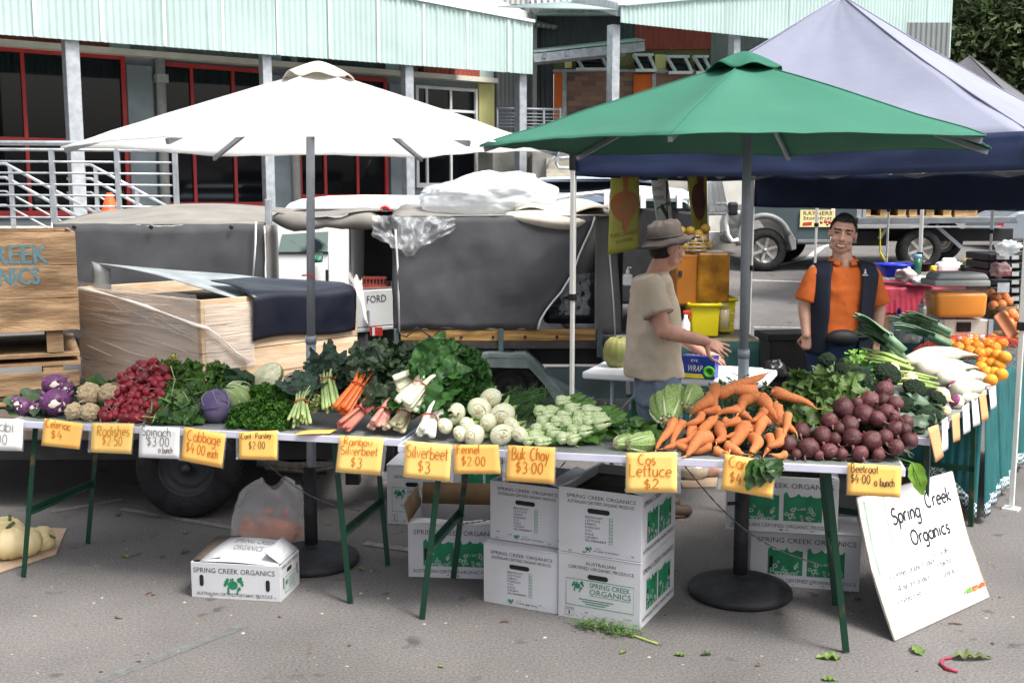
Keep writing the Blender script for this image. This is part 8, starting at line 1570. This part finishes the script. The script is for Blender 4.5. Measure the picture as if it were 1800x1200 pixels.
RY=10.3;red_=mat('cloth_red',(.36,.025,.055),.55,.25,5,bump=.5,bscale=10);rt=thing('cloth_table','table under a glossy red plastic cloth behind the juice stall','table',Yp(1620,600,RY));rz_=Yp(1600,503,RY).z;a=Yp(1540,500,RY);b=Yp(1716,500,RY);mb=MB();mb.box(((a.x+b.x)/2,RY+.4,rz_-.02),(b.x-a.x,.8,.04),None,.015);mb.build('table_top',red_,rt);skirt(V((a.x,RY-.01,0)),V((b.x,RY-.01,0)),rz_-.01,Yp(1600,552,RY).z,'front',V((0,-1,0)),.03,hem=False,m=red_,par=rt);skirt(V((a.x,RY+.8,0)),V((a.x,RY,0)),rz_-.01,Yp(1600,552,RY).z,'end',V((-1,0,0)),.03,hem=False,m=red_,par=rt)
mb=MB()
for x in(a.x+.08,b.x-.08):mb.tube([V((x,RY+.4,gz(RY))),V((x,RY+.4,rz_-.03))],.02,6)
mb.build('leg',steelg,rt)
def tub(name,label,u0,u1,v0,v1,y,m,cat='tub',dp=.3):
 t=thing(name,label,cat,Yp((u0+u1)/2,v1,y));mb=taper(u0,u1,v0,u0+3,u1-3,v1,y,y+dp,.015,.012);mb.build('body',m,t);mb=MB();A_,B_=Yp(u0-1,v0,y),Yp(u1+1,v0,y);
 for p,q in(((A_.x,y-.01),(B_.x,y-.01)),((A_.x,y+dp+.01),(B_.x,y+dp+.01)),((A_.x,y-.01),(A_.x,y+dp+.01)),((B_.x,y-.01),(B_.x,y+dp+.01))):mb.tube([V((*p,A_.z)),V((*q,A_.z))],.014,6)
 mb.build('rim',m,t)
tub('plastic_tub','bright blue plastic tub on the red cloth',1557,1612,467,488,RY+.12,mat('tub_blue',(.015,.04,.55),.35));tub('plastic_tub','low dark plastic tray on the far side of the red table',1592,1634,464,478,RY+.5,chassis)
q=Yp(1612,478,RY+.1);t=thing('drink_can','tall green and blue tin with a white lid by the blue tub','tin',q);s=.0053;mb=MB();mb.lathe([(.036,-.02),(.036,.13)],q,n=16);mb.build('body',mat('tin_green',(.03,.16,.10),.35,.4,8),t);mb=MB();mb.lathe([(.037,.13),(.037,.165),(0,.165)],q,n=16);mb.build('lid',mat('tin_blue',(.25,.50,.70),.4),t)
can('white plastic jerry can with a moulded handle on the red table',1667,480,46,26,.14,RY+.45,wpaint,None,'jerry can','jerry_can',Yp(1667,482,RY+.45).z)
def lump(name,label,u,v,w,h,y,m,cat,seed,nz=.45):
 q=Yp(u,v,y);s=y/1950;mb=MB();mb.ball(q+V((0,0,h*s*.45)),(w*s/2,w*s*.35,h*s/2),26,16,nz=nz,sc=2.2,seed=seed);tag(mb.build(name,m,None,q),label,cat)
lump('shopping_bag','white plastic shopping bag with red fruit on the red cloth',1592,496,36,26,RY+.02,mat('bag_white',(.62,.50,.50),.3,.3,9),'plastic bag',1);lump('crumpled_paper','crumpled white paper beside the shopping bag',1620,500,44,16,RY-.0,wpaint,'paper',2);lump('cloth_bundle','dark green cloth bundle on the far corner of the red table',1712,480,52,22,RY+.3,mat('cloth_green',(.02,.06,.03),.8,.3),'cloth',3);lump('cloth_bundle','mustard yellow cloth lying on the green bundle',1716,468,40,16,RY+.42,mat('cloth_yellow',(.62,.40,.02),.7,.2),'cloth',4);lump('yellow_peel','yellow bag of peel beside the jerry can',1640,478,12,12,RY+.3,mat('peel',(.60,.50,.03),.5),'bag',5)
bk=thing('crate_stack','stack of black folding crates with pale printed tags at the right','crates',Yp(1745,560,9.7));
for k in range(8):fpart('crate',blackp,bk,(1738,446+k*14.5,1830,459+k*14.5,9.7,10.2),bev=.012);fpart('paper_tag',mat('tag_paper',(.45,.46,.47),.6),bk,(1779,449+k*14.5,1791,456+k*14.5,9.685,9.699))
fpart('label_strip',MATS['tag_paper'],bk,(1752,448,1774,456,9.685,9.699));lump('fruit_bag','clear bag of red and white fruit in front of the crates',1758,486,38,26,9.4,mat('red_fruit',(.50,.10,.12),.3,.8,16,col2=(.62,.55,.52)),'fruit bag',7);lump('plastic_wrap','crumpled clear plastic on top of the crate stack',1770,448,42,26,9.6,film,'plastic sheet',8)
pf_=fpart('fruit_sign',mat('tag_white',(.66,.70,.74),.4),None,(1754,497,1774,514,8.4,8.404));tag(pf_,'small white tilted price sign over the peaches','sign');pf_.rotation_euler=(0,-.0,0)
wick=mat('wicker',(.24,.15,.07),.8,.5,30,bump=.6)
def basket(label,u,v,w,h,y):
 q=Yp(u,v,y);s=y/1950;t=thing('wicker_basket',label,'basket',q);mb=MB();mb.lathe([(w*s*.40,0),(w*s*.46,h*s*.5),(w*s*.5,h*s),(w*s*.47,h*s),(w*s*.38,.02),(0,.02)],q,n=28);mb.build('basket',wick,t)
basket('wicker basket of peaches below the small price sign',1758,558,54,22,8.4);basket('wicker basket at the right edge beyond the oranges',1768,598,60,14,7.9)
peach=mat('peach_skin',(.70,.34,.10),.5,.5,4,col2=(.62,.12,.06),rand=.2);ppch=Proto((lambda t,m:(m.ball((0,0,0),1,14,10,nz=.03),m.build('skin',peach,t),t)[-1])(thing('peach','peach','peach'),MB()));PL=[]
for i,(u,v,y,r)in enumerate(((1746,537,8.35,9),(1760,535,8.35,9),(1772,530,8.4,9),(1752,522,8.45,9),(1765,521,8.45,9),(1742,515,8.5,8),(1764,555,7.9,9),(1779,552,7.9,10),(1789,560,7.9,9),(1774,568,7.85,10),(1788,575,7.85,10),(1796,550,7.95,9),(1798,568,7.85,9),(1785,588,7.8,9),(1797,586,7.8,9))):
 o=ppch.put(Yp(u,v,y),eul(U(0,6),U(0,6),0),r*y/1950,None,'peaches at the right edge');PL.append((o,u,v))
row_labels(PL,4,'blushed peach near the right edge, %s, %s')
mb=MB();A_=Yp(1747,552,7.7);mb.sheet(lambda a,b:A_+V((.07*a+.12*b,.02*sin(a*3),-.02-.17*b+.05*a)),6,6,.004);tag(mb.build('paper_bag',mat('bag_brown',(.42,.15,.07),.6,.2,6),None,A_),'folded red brown paper leaning beside the peaches','paper')
# ================================================================ juicer stand behind the man in the hat
SY=7.55;st_=thing('cloth_table','stand under a dark green cloth carrying the juicer','table',V((Yp(1270,600,SY).x,SY+.25,0)));zs=Yp(1300,592,SY+.1).z;xa,xb=Yp(1195,600,SY).x,Yp(1335,600,SY).x;mb=MB();mb.box(((xa+xb)/2,SY+.3,zs-.02),(xb-xa,.6,.03),None,.008);mb.build('table_top',mat('stand_top',(.20,.17,.11),.5),st_);tg=mat('cloth_bottle',(.008,.05,.045),.8,.25,5);skirt(V((xa,SY-.0,0)),V((xb,SY,0)),zs-.02,.12,'front',V((0,-1,0)),.012,hem=False,m=tg,par=st_);skirt(V((xb,SY,0)),V((xb,SY+.6,0)),zs-.02,.12,'end',V((1,0,0)),.012,hem=False,m=tg,par=st_)
ju=thing('citrus_juicer','orange citrus juicer with amber cover and a wire hopper','juicer',Yp(1236,590,SY+.3));fpart('body',mat('juicer_orange',(.34,.12,.012),.4,.2,3),ju,(1189,447,1228,537,SY+.12,SY+.42),bev=.015);fpart('cover',mat('juicer_amber',(.36,.17,.012),.15,.6,5,col2=(.10,.035,.006),spec=.7),ju,(1227,443,1282,533,SY+.1,SY+.40),bev=.02);fpart('drip_tray',steelg,ju,(1227,533,1278,538,SY+.1,SY+.4));fpart('column',mat('juicer_dark',(.06,.04,.02),.5),ju,(1195,538,1250,596,SY+.32,SY+.52));fpart('latch',chassis,ju,(1193,476,1199,486,SY+.11,SY+.125))
mb=MB();hb=[Yp(u,v,SY+.12)for u,v in((1196,440),(1252,440),(1246,414),(1196,414))]
for k in range(5):
 for yk in(SY+.1,SY+.38):p,q=hb[0].lerp(hb[3],k/4),hb[1].lerp(hb[2],k/4);mb.tube([V((p.x,yk,p.z)),V((q.x,yk,q.z))],.003,4)
 p,q=hb[0].lerp(hb[1],k/4),hb[3].lerp(hb[2],k/4);mb.tube([V((p.x,SY+.1,p.z)),V((q.x,SY+.1,q.z))],.003,4)
for j in range(4):p=Yp(1250,438-j*3,SY+.1+j*.09);mb.tube([p,Yp(1262,412,SY+.1+j*.09),Yp(1278,408+j*4,SY+.1+j*.09)],.003,4)
mb.build('wire_hopper',alloy,ju);OL2=[];rr=random.Random(3)
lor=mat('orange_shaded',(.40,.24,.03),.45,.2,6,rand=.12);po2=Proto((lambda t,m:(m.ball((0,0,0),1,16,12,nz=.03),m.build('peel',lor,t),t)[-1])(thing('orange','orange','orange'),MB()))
for u,v,y in((1198,406,.2),(1214,406,.18),(1240,402,.2),(1228,412,.15),(1203,420,.14),(1218,424,.14),(1236,420,.14),(1204,436,.13),(1219,437,.13),(1234,435,.13),(1247,432,.15)):o=po2.put(Yp(u,v,SY+y+.02),eul(U(0,6),0,0),8.8*SY/1950,None,'oranges in the juicer hopper');OL2.append((o,u,v))
row_labels(OL2,3,'yellowish orange in the juicer hopper, %s, %s')
yb_=mat('bucket_yellow',(.66,.56,.012),.4,.06,4,transl=.1);tub('yellow_bucket','yellow square bucket beneath the juicer, left one',1214,1266,536,592,SY+.06,yb_,'bucket',.25);tub('yellow_bucket','yellow bucket at the right with a jug before it',1262,1294,527,585,SY+.25,yb_,'bucket',.25)
t=thing('measuring_jug','clear plastic measuring jug before the right yellow bucket','jug',Yp(1272,585,SY+.15));q=Yp(1272,578,SY+.12);mb=MB();mb.lathe([(.035,0),(.045,.14),(.043,.14),(.033,.005)],q,n=18);mb.tube([q+V((.044,0,.12)),q+V((.075,0,.10)),q+V((.065,0,.04)),q+V((.038,0,.03))],.006,6);mb.build('jug',mat('jug_clear',(.58,.50,.30),.2,.1,5,alpha=.6),t)
t=thing('spray_bottle','white spray bottle with red trigger behind the man','bottle',Yp(1205,570,SY+.1));q=V((Yp(1205,580,SY+.05).x,SY+.05,zs));mb=MB();mb.lathe([(.03,0),(.032,.01),(.032,.1),(.013,.14),(.013,.16)],q,n=14);mb.build('bottle',wpaint,t);mb=MB();mb.box(q+V((.01,0,.175)),(.06,.02,.03),None,.006);mb.beam(q+V((.025,0,.165)),q+V((.035,0,.12)),.01,.008);mb.build('trigger',mat('trigger_red',(.5,.04,.03),.4),t)
q=Zp(1390,680,.45);mb=MB();p0=Gp(1392,735);mb.box((p0.x,p0.y+.35,.66),(.42,.35,.06),rotz(.15),.01);mb.box((p0.x,p0.y+.35,.33),(.36,.3,.62),rotz(.15),.01);tag(mb.build('black_tub',chassis,None,p0),'black lidded tub on end between the stall tables','tub')
q=Yp(1355,668,6.8);lump('rubbish_bag','black rubbish bag hanging at the end of the folding table',1362,672,42,44,6.75,mat('bag_black',(.012,.012,.015),.25,.2,9,bump=.6,bscale=14),'rubbish bag',9)
bx_=thing('cardboard_box','small brown carton on the asphalt behind the smiling man','carton',Gp(1545,462));P_=Yp(1538,470,12.5);mb=MB();mb.box((P_.x,12.6,gz(12.6)+.36),(.35,.3,.12),rotz(.3),.004);mb.box((P_.x,12.6,gz(12.6)+.15),(.32,.27,.30),rotz(.3),.004);mb.build('box',mat('card_tan',(.40,.22,.12),.8,.2,5),bx_);mb=MB();mb.sheet(lambda a,b:V((P_.x-.17+.34*a,12.43-.12*b,gz(12.6)+.42+.06*b)),2,2,.004);mb.build('flap',carti,bx_)
# ================================================================ people
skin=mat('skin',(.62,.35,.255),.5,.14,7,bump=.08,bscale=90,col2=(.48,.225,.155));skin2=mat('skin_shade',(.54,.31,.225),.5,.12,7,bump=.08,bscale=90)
hairm=mat('hair_dark',(.012,.010,.009),.5,.4,30,bump=.5,bscale=120,stretch=(1,1,.2));lipm=mat('lips',(.30,.09,.08),.45);teeth=mat('teeth',(.68,.64,.56),.3);eyem=mat('eye_dark',(.015,.012,.012),.15);browm=mat('brow',(.05,.03,.02),.8)
def cap(mb,a,b,ra,rb,n=14):
 a,b=V(a),V(b);mb.tube([a+(b-a)*(i/5)for i in range(6)],[ra+(rb-ra)*i/5 for i in range(6)],n);mb.ball(a,ra,n,8);mb.ball(b,rb,n,8)
def chain_(mb,pts,rad):
 for i in range(len(pts)-1):cap(mb,pts[i],pts[i+1],rad[i],rad[i+1])
def fuse(mb,name,mats,parent,vox,smooth=6,disp=0,dsc=6,picker=None):
 """join the rounded limbs into one continuous skin"""
 o=mb.build(name,mats,None,V((0,0,0)));m=o.modifiers.new('r','REMESH');m.mode='VOXEL';m.voxel_size=vox;s=o.modifiers.new('s','SMOOTH');s.iterations=smooth;s.factor=.5
 dg=bpy.context.evaluated_depsgraph_get();me=bpy.data.meshes.new_from_object(o.evaluated_get(dg));me.name=name;bpy.data.objects.remove(o)
 me.materials.clear()
 for q in(mats if isinstance(mats,(list,tuple))else[mats]):me.materials.append(q)
 off=parent_off(parent)
 if disp:
  for v in me.vertices:v.co+=v.normal*(disp*noise.noise(V((v.co.x*dsc,v.co.y*dsc,v.co.z*dsc*.6)))+disp*.3*noise.noise(v.co*dsc*2.7)+disp*1.1*(.25-abs(noise.noise(V((v.co.x*dsc*.9+v.co.z*2,v.co.y*dsc,v.co.z*dsc*.8-v.co.x*3))))))
 for p in me.polygons:
  p.use_smooth=True;p.material_index=picker(p.center)if picker else 0
 for v in me.vertices:v.co-=off
 o=bpy.data.objects.new(name,me);COL.objects.link(o);o.parent=parent;return o
def head(mb,c,R_,s=1.0,smile=False):
 """face looks along local -Y; R_ turns it, c is the middle of the skull"""
 T=lambda x,y,z:c+R_@(V((x,y,z))*s)
 def E(x,y,z,a,b,d):mb.ball(T(x,y,z),(a*s,b*s,d*s),18,12,R_)
 E(0,.012,.03,.074,.092,.085);E(0,-.022,-.035,.064,.066,.082);E(0,-.040,-.082,.040,.040,.030);E(0,-.080,.040,.050,.018,.016)
 cap(mb,T(0,-.084,.022),T(0,-.106,-.022),.009*s,.0135*s);E(.013,-.094,-.026,.010,.010,.008);E(-.013,-.094,-.026,.010,.010,.008)
 for x in(-1,1):E(x*.038,-.060,-.026,.025,.024,.022);E(x*.076,.012,.0,.010,.020,.032);E(x*.044,-.026,-.066,.025,.034,.026)
 E(0,-.086,-.056,.026 if not smile else .030,.012,.0075);E(0,-.084,-.070,.021,.012,.008)
def facepick(c,R_,s,smile):
 Ri=R_.inverted()
 def f(p):
  q=(Ri@(V(p)-c))/s
  if q.y>-.045:return 0
  x=abs(q.x);cu=.10*x if smile else 0
  if smile and x<.024 and abs(q.z+.0625-cu*1.2)<.0050:return 2
  if x<.030 and abs(q.z+.0625-cu*1.2)<(.0125 if smile else .008)and q.y<-.07:return 1
  if abs(x-.034)<.014 and abs(q.z-.012)<.0045:return 3
  if abs(x-.035)<.021 and abs(q.z-.034+.10*abs(x-.030))<.0048:return 4
  return 0
 return f
def hand_(mb,w,d,up,s=1.0,curl=.3,spread=.12,thumb=1,fist=False):
 """palm from wrist w along d, back of the hand along up"""
 d,sd_,u=frame(d,up);P=lambda a,b,e:w+d*a*s+sd_*b*s+u*e*s
 for b,L_ in((-.030,.082),(-.010,.090),(.010,.088),(.029,.080)):cap(mb,P(.0,b*.55,0),P(L_,b,0),.0135*s,.0115*s,10)
 for k,(b,L_)in enumerate(((-.030,.066),(-.010,.076),(.011,.070),(.030,.055))):
  p=P((.082,.090,.088,.080)[k],b,0);ang=0;dirb=(d+sd_*b/.03*spread).normalized();r=(.0088,.0092,.0088,.0078)[k]*s
  for j,f in enumerate((.45,.32,.25)):
   ang+=(1.25 if fist else curl*(.7+.25*((k*7)%3)+.2*j));q=p+(dirb*cos(ang)-u*sin(ang))*L_*f*s;cap(mb,p,q,r*(1-.07*j),r*(.93-.08*j),8);p=q
 t0=P(.022,thumb*-.030,-.006);t1=t0+(d*.55-sd_*thumb*.8-u*(.35 if not fist else .9))*.042*s;t2=t1+(d*.9-sd_*thumb*(.35 if not fist else-.6)-u*.15)*.034*s;t3=t2+(d-sd_*thumb*(.1 if not fist else-.6))*.024*s;chain_(mb,[t0,t1,t2,t3],[.015*s,.012*s,.0105*s,.0085*s])
def trunk(mb,rows,th,n=28):
 """rows of (centre, half depth, half width); th = heading of the chest"""
 P=[];f=V((cos(th),sin(th),0));w=V((-sin(th),cos(th),0))
 for c,a,b in rows:
  for j in range(n):x=2*pi*j/n;P.append(V(c)+f*(a*cos(x)*(1-.10*cos(2*x)))+w*(b*sin(x)))
 N=len(rows);F=[(i*n+j,i*n+(j+1)%n,(i+1)*n+(j+1)%n,(i+1)*n+j)for i in range(N-1)for j in range(n)]+[list(range(n))[::-1],[(N-1)*n+j for j in range(n)]]
 mb.add(P,F)
Y1=6.32;th1=radians(14);fw=V((cos(th1),sin(th1),0));lf=V((-sin(th1),cos(th1),0));Q=lambda u,v,y=0:Yp(u,v,Y1+y)
m1=thing('person','man in a brown hat, beige T-shirt and jeans, talking with hands held out','person',V((Q(1155,600).x,Y1,0)))
hc=Q(1171,438);thh=radians(20);HR=Matrix.Rotation(thh+pi/2,3,'Z')@Matrix.Rotation(.08,3,'X')
sh=Q(1148,497);R_s=Q(1142,504,-.16);L_s=sh+lf*.165+V((0,0,-.03));hip=Q(1156,662);nk=Q(1158,476)
el=Q(1167,582,-.25);wr_=Q(1240,600,-.22);el2=Q(1195,590,.22);wr2=Q(1232,618,.12);mb=MB()
head(mb,hc,HR,1.03);cap(mb,hc+V((-.012,0,-.05)),nk-V((.01,0,.02)),.058,.062);trunk(mb,[(hip,.11,.15),(hip.lerp(sh,.4),.115,.15),(hip.lerp(sh,.8),.11,.13),(sh,.07,.11),(nk,.05,.06)],th1)
chain_(mb,[R_s.lerp(el,.1),el,wr_],[.050,.046,.031]);cap(mb,el.lerp(wr_,.15),el.lerp(wr_,.45),.047,.041);chain_(mb,[L_s,el2,wr2],[.056,.045,.030])
hand_(mb,wr_,Q(1275,616,-.22)-wr_,V((.15,-.75,.6)),.96,.10,.30,-1);hand_(mb,wr2,Q(1270,632,.10)-wr2,V((.1,.35,-.9)),.96,-.12,.22,1)
legs=[]
for s_ in(-1,1):a=hip+lf*(s_*.09);k=V((a.x+.03,a.y,.46));f_=V((a.x-.01,a.y,.08));legs.append((a,k,f_));chain_(mb,[a,k,f_],[.085,.058,.042]);cap(mb,f_-V((0,0,.04)),f_+fw*.15-V((0,0,.05)),.036,.03)
fuse(mb,'body',[skin,lipm,teeth,eyem,browm],m1,.0046,4,0,6,facepick(hc,HR,1.03,False))
mb=MB();tr_=lambda f,dx=0:hip.lerp(sh,f)+V((dx,0,0));back=Q(1100,655)
trunk(mb,[(hip+V((-.02,0,.005)),.180,.19),(tr_(.2,-.02),.172,.18),(tr_(.45,-.008),.160,.172),(tr_(.7),.148,.17),(tr_(.88),.130,.165),(sh+V((-.004,0,.012)),.120,.165),(sh.lerp(nk,.55)+V((-.012,0,0)),.100,.135),(nk-V((.012,0,.022)),.082,.095),(nk+V((-.008,0,-.004)),.069,.073)],th1)
for a,e,r in((R_s,el,1),(L_s,el2,.3)):d_=e-a;mb.tube([a-d_*.27*r,a-d_*.17*r,a,a+d_*.3,a+d_*.62],[.04,.076,.086,.085,.087],20)
fuse(mb,'tshirt',mat('tshirt_beige',(.52,.435,.335),.85,.10,3),m1,.009,7,.016,7)
mb=MB()
for e_ in((R_s,el),(L_s,el2)):p=e_[0].lerp(e_[1],.612);dd,a_,b_=frame(e_[1]-e_[0]);mb.tube([p+(a_*cos(x)+b_*sin(x))*.0845 for x in[i*2*pi/24 for i in range(25)]],.006,6)
mb.build('sleeve_hem',MATS['tshirt_beige'],m1)
jean=mat('jeans_faded',(.17,.225,.30),.85,.35,5,bump=.2,bscale=160);mb=MB();trunk(mb,[(hip+V((0,0,-.16)),.12,.17),(hip,.135,.17),(hip+V((0,0,.06)),.13,.165)],th1)
for a,k,f_ in legs:chain_(mb,[a-V((0,0,.03)),k,f_+V((0,0,.0))],[.105,.080,.068])
fuse(mb,'jeans',jean,m1,.011,6,.016,8);mb=MB()
for a,k,f_ in legs:cap(mb,f_-V((.03,0,.03)),f_+fw*.17-V((0,0,.042)),.044,.036)
fuse(mb,'boots',mat('boot_brown',(.07,.045,.03),.7,.3),m1,.01,4)
mb=MB();mb.ball(hc+HR@V((0,.020,.012)),(.0755,.086,.083),20,14,HR);mb.ball(hc+HR@V((0,.052,-.022)),(.057,.042,.040),16,10,HR);mb.build('hair',hairm,m1)
felt=mat('hat_felt',(.10,.082,.072),.9,.45,9,col2=(.058,.050,.047));ht=MB();HT=HR@Matrix.Rotation(-.20,3,'X');hb_=hc+HR@V((0,.012,.050))
ht.lathe([(.168,-.012),(.135,.0),(.100,.012),(.096,.03),(.090,.085),(.076,.108),(.05,.106),(0,.098)],hb_,HT,48,wob=lambda q,a,z:V((q.x*.93,q.y*1.06,q.z+(-.030*max(0,sin(a))if q.length>.13 else 0)+(-.025*cos(a)**2+.02 if q.length>.15 else 0)+(.012*noise.noise(V((cos(a)*2,sin(a)*2,z*9)))))))
solid(ht.build('hat',felt,m1),.005);mb=MB();mb.tube([hb_+HT@V((.099*.94*cos(x),.099*1.06*sin(x),.022))for x in[i*2*pi/30 for i in range(31)]],.0055,6);mb.build('hat_band',mat('hat_band',(.06,.05,.045),.8),m1)
Y2=7.24;K=lambda u,v,y=0:Yp(u,v,Y2+y);m2=thing('person','smiling dark haired man in an orange shirt and navy vest','person',V((K(1478,600).x,Y2,0)))
th2=radians(-96);fw=V((cos(th2),sin(th2),0));lf=V((-sin(th2),cos(th2),0))
hc=K(1481,413);HR=Matrix.Rotation(radians(-16),3,'Z')@Matrix.Rotation(radians(7),3,'Y');sh=K(1483,468);nk=K(1482,452);hip=K(1472,606);R_s=K(1435,478);L_s=K(1532,482)
el=K(1415,540,.0);wr_=K(1418,588,-.05);el2=K(1545,546,.02);wr2=K(1540,600,-.04);mb=MB();head(mb,hc,HR,1.08,True);cap(mb,hc+V((0,.02,-.06)),nk-V((0,0,.04)),.060,.066)
mb.ball(nk+fw*.064+V((0,0,-.050)),(.034,.03,.052));trunk(mb,[(hip,.11,.15),(hip.lerp(sh,.4),.12,.15),(hip.lerp(sh,.8),.12,.17),(sh,.08,.16),(nk,.05,.06)],th2)
chain_(mb,[R_s,el,wr_],[.055,.046,.032]);cap(mb,el.lerp(wr_,.1),el.lerp(wr_,.45),.045,.041);chain_(mb,[L_s,el2,wr2],[.055,.045,.032]);hand_(mb,wr_,V((.03,-.10,-1)),V((-.45,-.9,0)),1.0,.5,.05,-1,True);hand_(mb,wr2,V((-.05,-.1,-1)),V((.6,-.7,0)),1.0,.5,.05,1)
legs=[]
for s_ in(-1,1):a=hip+lf*(s_*.095);k=V((a.x,a.y-.02,.48));f_=V((a.x+s_*.02,a.y,.09));legs.append((a,k,f_));chain_(mb,[a,k,f_],[.085,.06,.043]);cap(mb,f_-V((0,0,.045)),f_+fw*.15-V((0,0,.055)),.036,.03)
fuse(mb,'body',[skin2,lipm,teeth,eyem,browm],m2,.0046,4,0,6,facepick(hc,HR,1.08,True))
osh=mat('shirt_orange',(.54,.115,.018),.8,.15,4);mb=MB();trunk(mb,[(hip+V((.0,0,.075)),.165,.175),(hip.lerp(sh,.35),.165,.178),(hip.lerp(sh,.7),.155,.19),(sh-V((0,0,.02)),.12,.19),(sh+V((0,0,.012)),.085,.12),(nk-V((0,0,.055)),.07,.085)],th2)
for a,e in((R_s,el),(L_s,el2)):d_=e-a;mb.tube([a-d_*.15,a-d_*.08,a-V((0,0,.01)),a+d_*.35,a+d_*.82],[.02,.052,.068,.072,.080],20)
fuse(mb,'shirt',osh,m2,.009,5,.014,8);mb=MB()
for s_ in(-1,1):
 c0=nk+fw*.055+lf*(s_*.012)+V((0,0,-.035));mb.sheet(lambda a,b:nk+(fw*cos(.38+a*2.0)+lf*(s_*sin(.38+a*2.0)))*(.078+.024*b)+V((0,0,.012-.062*b*(1-.5*a)-.030*(1-a)*(1-b)))+fw*.012,10,4,.004)
mb.build('collar',osh,m2);mb=MB()
for i in range(5):mb.lathe([(.006,0),(.006,.003),(0,.004)],sh.lerp(hip,.10+.17*i)+fw*(.150+.022*sin(i*.6+.3))+V((-.004,0,0)),orient(fw),8)
mb.build('button',osh,m2)
vest=mat('vest_navy',(.007,.010,.023),.75,.25,4,bump=.15,bscale=150);mb=MB()
vr=[(hip+V((0,0,-.05)),.20,.205),(hip.lerp(sh,.15),.195,.205),(hip.lerp(sh,.4),.190,.203),(hip.lerp(sh,.7),.180,.215),(hip.lerp(sh,.9),.155,.222),(sh+V((0,0,.012)),.115,.195),(sh+V((0,0,.032)),.085,.115)]
def vf(a,b):
 k=b*(len(vr)-1);i=min(int(k),len(vr)-2);f=k-i;c=vr[i][0].lerp(vr[i+1][0],f);da=vr[i][1]*(1-f)+vr[i+1][1]*f;wa=vr[i][2]*(1-f)+vr[i+1][2]*f;op=.52-.10*b+.16*max(0,b-.8)/.2*1.2;x=op+(2*pi-2*op)*a
 return c+fw*(da*cos(x)*(1-.1*cos(2*x)))+lf*(wa*sin(x))+fw*(.012*noise.noise(V((a*9,b*4,2))))
mb.sheet(vf,64,30,.010);mb.build('vest',vest,m2)
mb=MB();p=K(1521,478,-.20);
for dx,dz,r in((0,.012,.008),(0,-.004,.012)):mb.add([p+V((dx+r*cos(a),0,dz+r*1.2*sin(a)))for a in(pi/2,pi*7/6,-pi/6)],[(0,1,2)],None,False)
mb.box(p-V((0,0,.020)),(.036,.002,.006));mb.build('vest_emblem',mat('emblem_grey',(.5,.5,.5),.6),m2)
mb=MB();mb.ball(K(1481,594,-.19),(.105,.05,.055),20,12,nz=.06);mb.tube([K(1481,586)+fw*(.195*cos(x))+lf*(.20*sin(x))for x in[i*2*pi/28 for i in range(29)]],.017,6,flat=.6);mb.build('waist_bag',mat('bag_nylon',(.008,.008,.010),.6,.2),m2)
mb=MB();trunk(mb,[(hip+V((0,0,-.16)),.12,.185),(hip,.15,.18),(hip+V((0,0,.09)),.15,.17)],th2)
for a,k,f_ in legs:chain_(mb,[a-V((0,0,.03)),k,f_],[.108,.082,.07])
fuse(mb,'jeans',mat('jeans_blue',(.030,.055,.135),.85,.3,5,bump=.2,bscale=160),m2,.011,6,.015,8);mb=MB()
for a,k,f_ in legs:cap(mb,f_-V((0,-.03,.035)),f_+fw*.18-V((0,0,.048)),.046,.038)
fuse(mb,'shoes',chassis,m2,.01,4);mb=MB()
def hf(a,b):
 x=2*pi*a;cx=cos(x+pi/2);lo=-.62 if cx<.05 else-.62+1.12*min(1,(cx-.05)/.55)**.8;e=lo+(pi/2-lo)*b;rr_=1.07+.03*noise.noise(V((a*14,b*4,1)));return hc+HR@(V((.0745*cos(x)*cos(e),.012+.094*sin(x)*cos(e),.034+.090*sin(e)))*1.08*rr_)
mb.grid(hf,48,16);mb.build('hair',hairm,m2)
def islands(me):
 p=list(range(len(me.vertices)))
 def f(i):
  while p[i]!=i:p[i]=p[p[i]];i=p[i]
  return i
 for e in me.edges:a,b=f(e.vertices[0]),f(e.vertices[1]);p[a]=b
 g={}
 for i in range(len(p)):g.setdefault(f(i),[]).append(i)
 return list(g.values())
SPLIT={'pier','button','collar','hand_hole','mud_spot','mudguard_stay','pillar','corner_post','rafter','beam','lacing','zip','bolt','leg','sleeve_hem','bracket','bearer','cut_patch','chassis_rail','boots','shoes','base_rail'}
for o in list(bpy.data.objects):
 if o.type!='MESH' or o.name.split('.')[0]not in SPLIT:continue
 isl=islands(o.data)
 if not 1<len(isl)<30:continue
 for k,vs in enumerate(isl):
  s_=set(vs);ix={v:i for i,v in enumerate(vs)};me=bpy.data.meshes.new(o.data.name)
  pl_=[q for q in o.data.polygons if q.vertices[0]in s_]
  me.from_pydata([o.data.vertices[v].co for v in vs],[],[[ix[v]for v in q.vertices]for q in pl_])
  for m in o.data.materials:me.materials.append(m)
  me.polygons.foreach_set('use_smooth',[q.use_smooth for q in pl_]);me.update()
  c=bpy.data.objects.new(o.name.split('.')[0],me);COL.objects.link(c);c.parent=o.parent;c.matrix_local=o.matrix_local
 bpy.data.objects.remove(o)
bpy.context.view_layer.update()
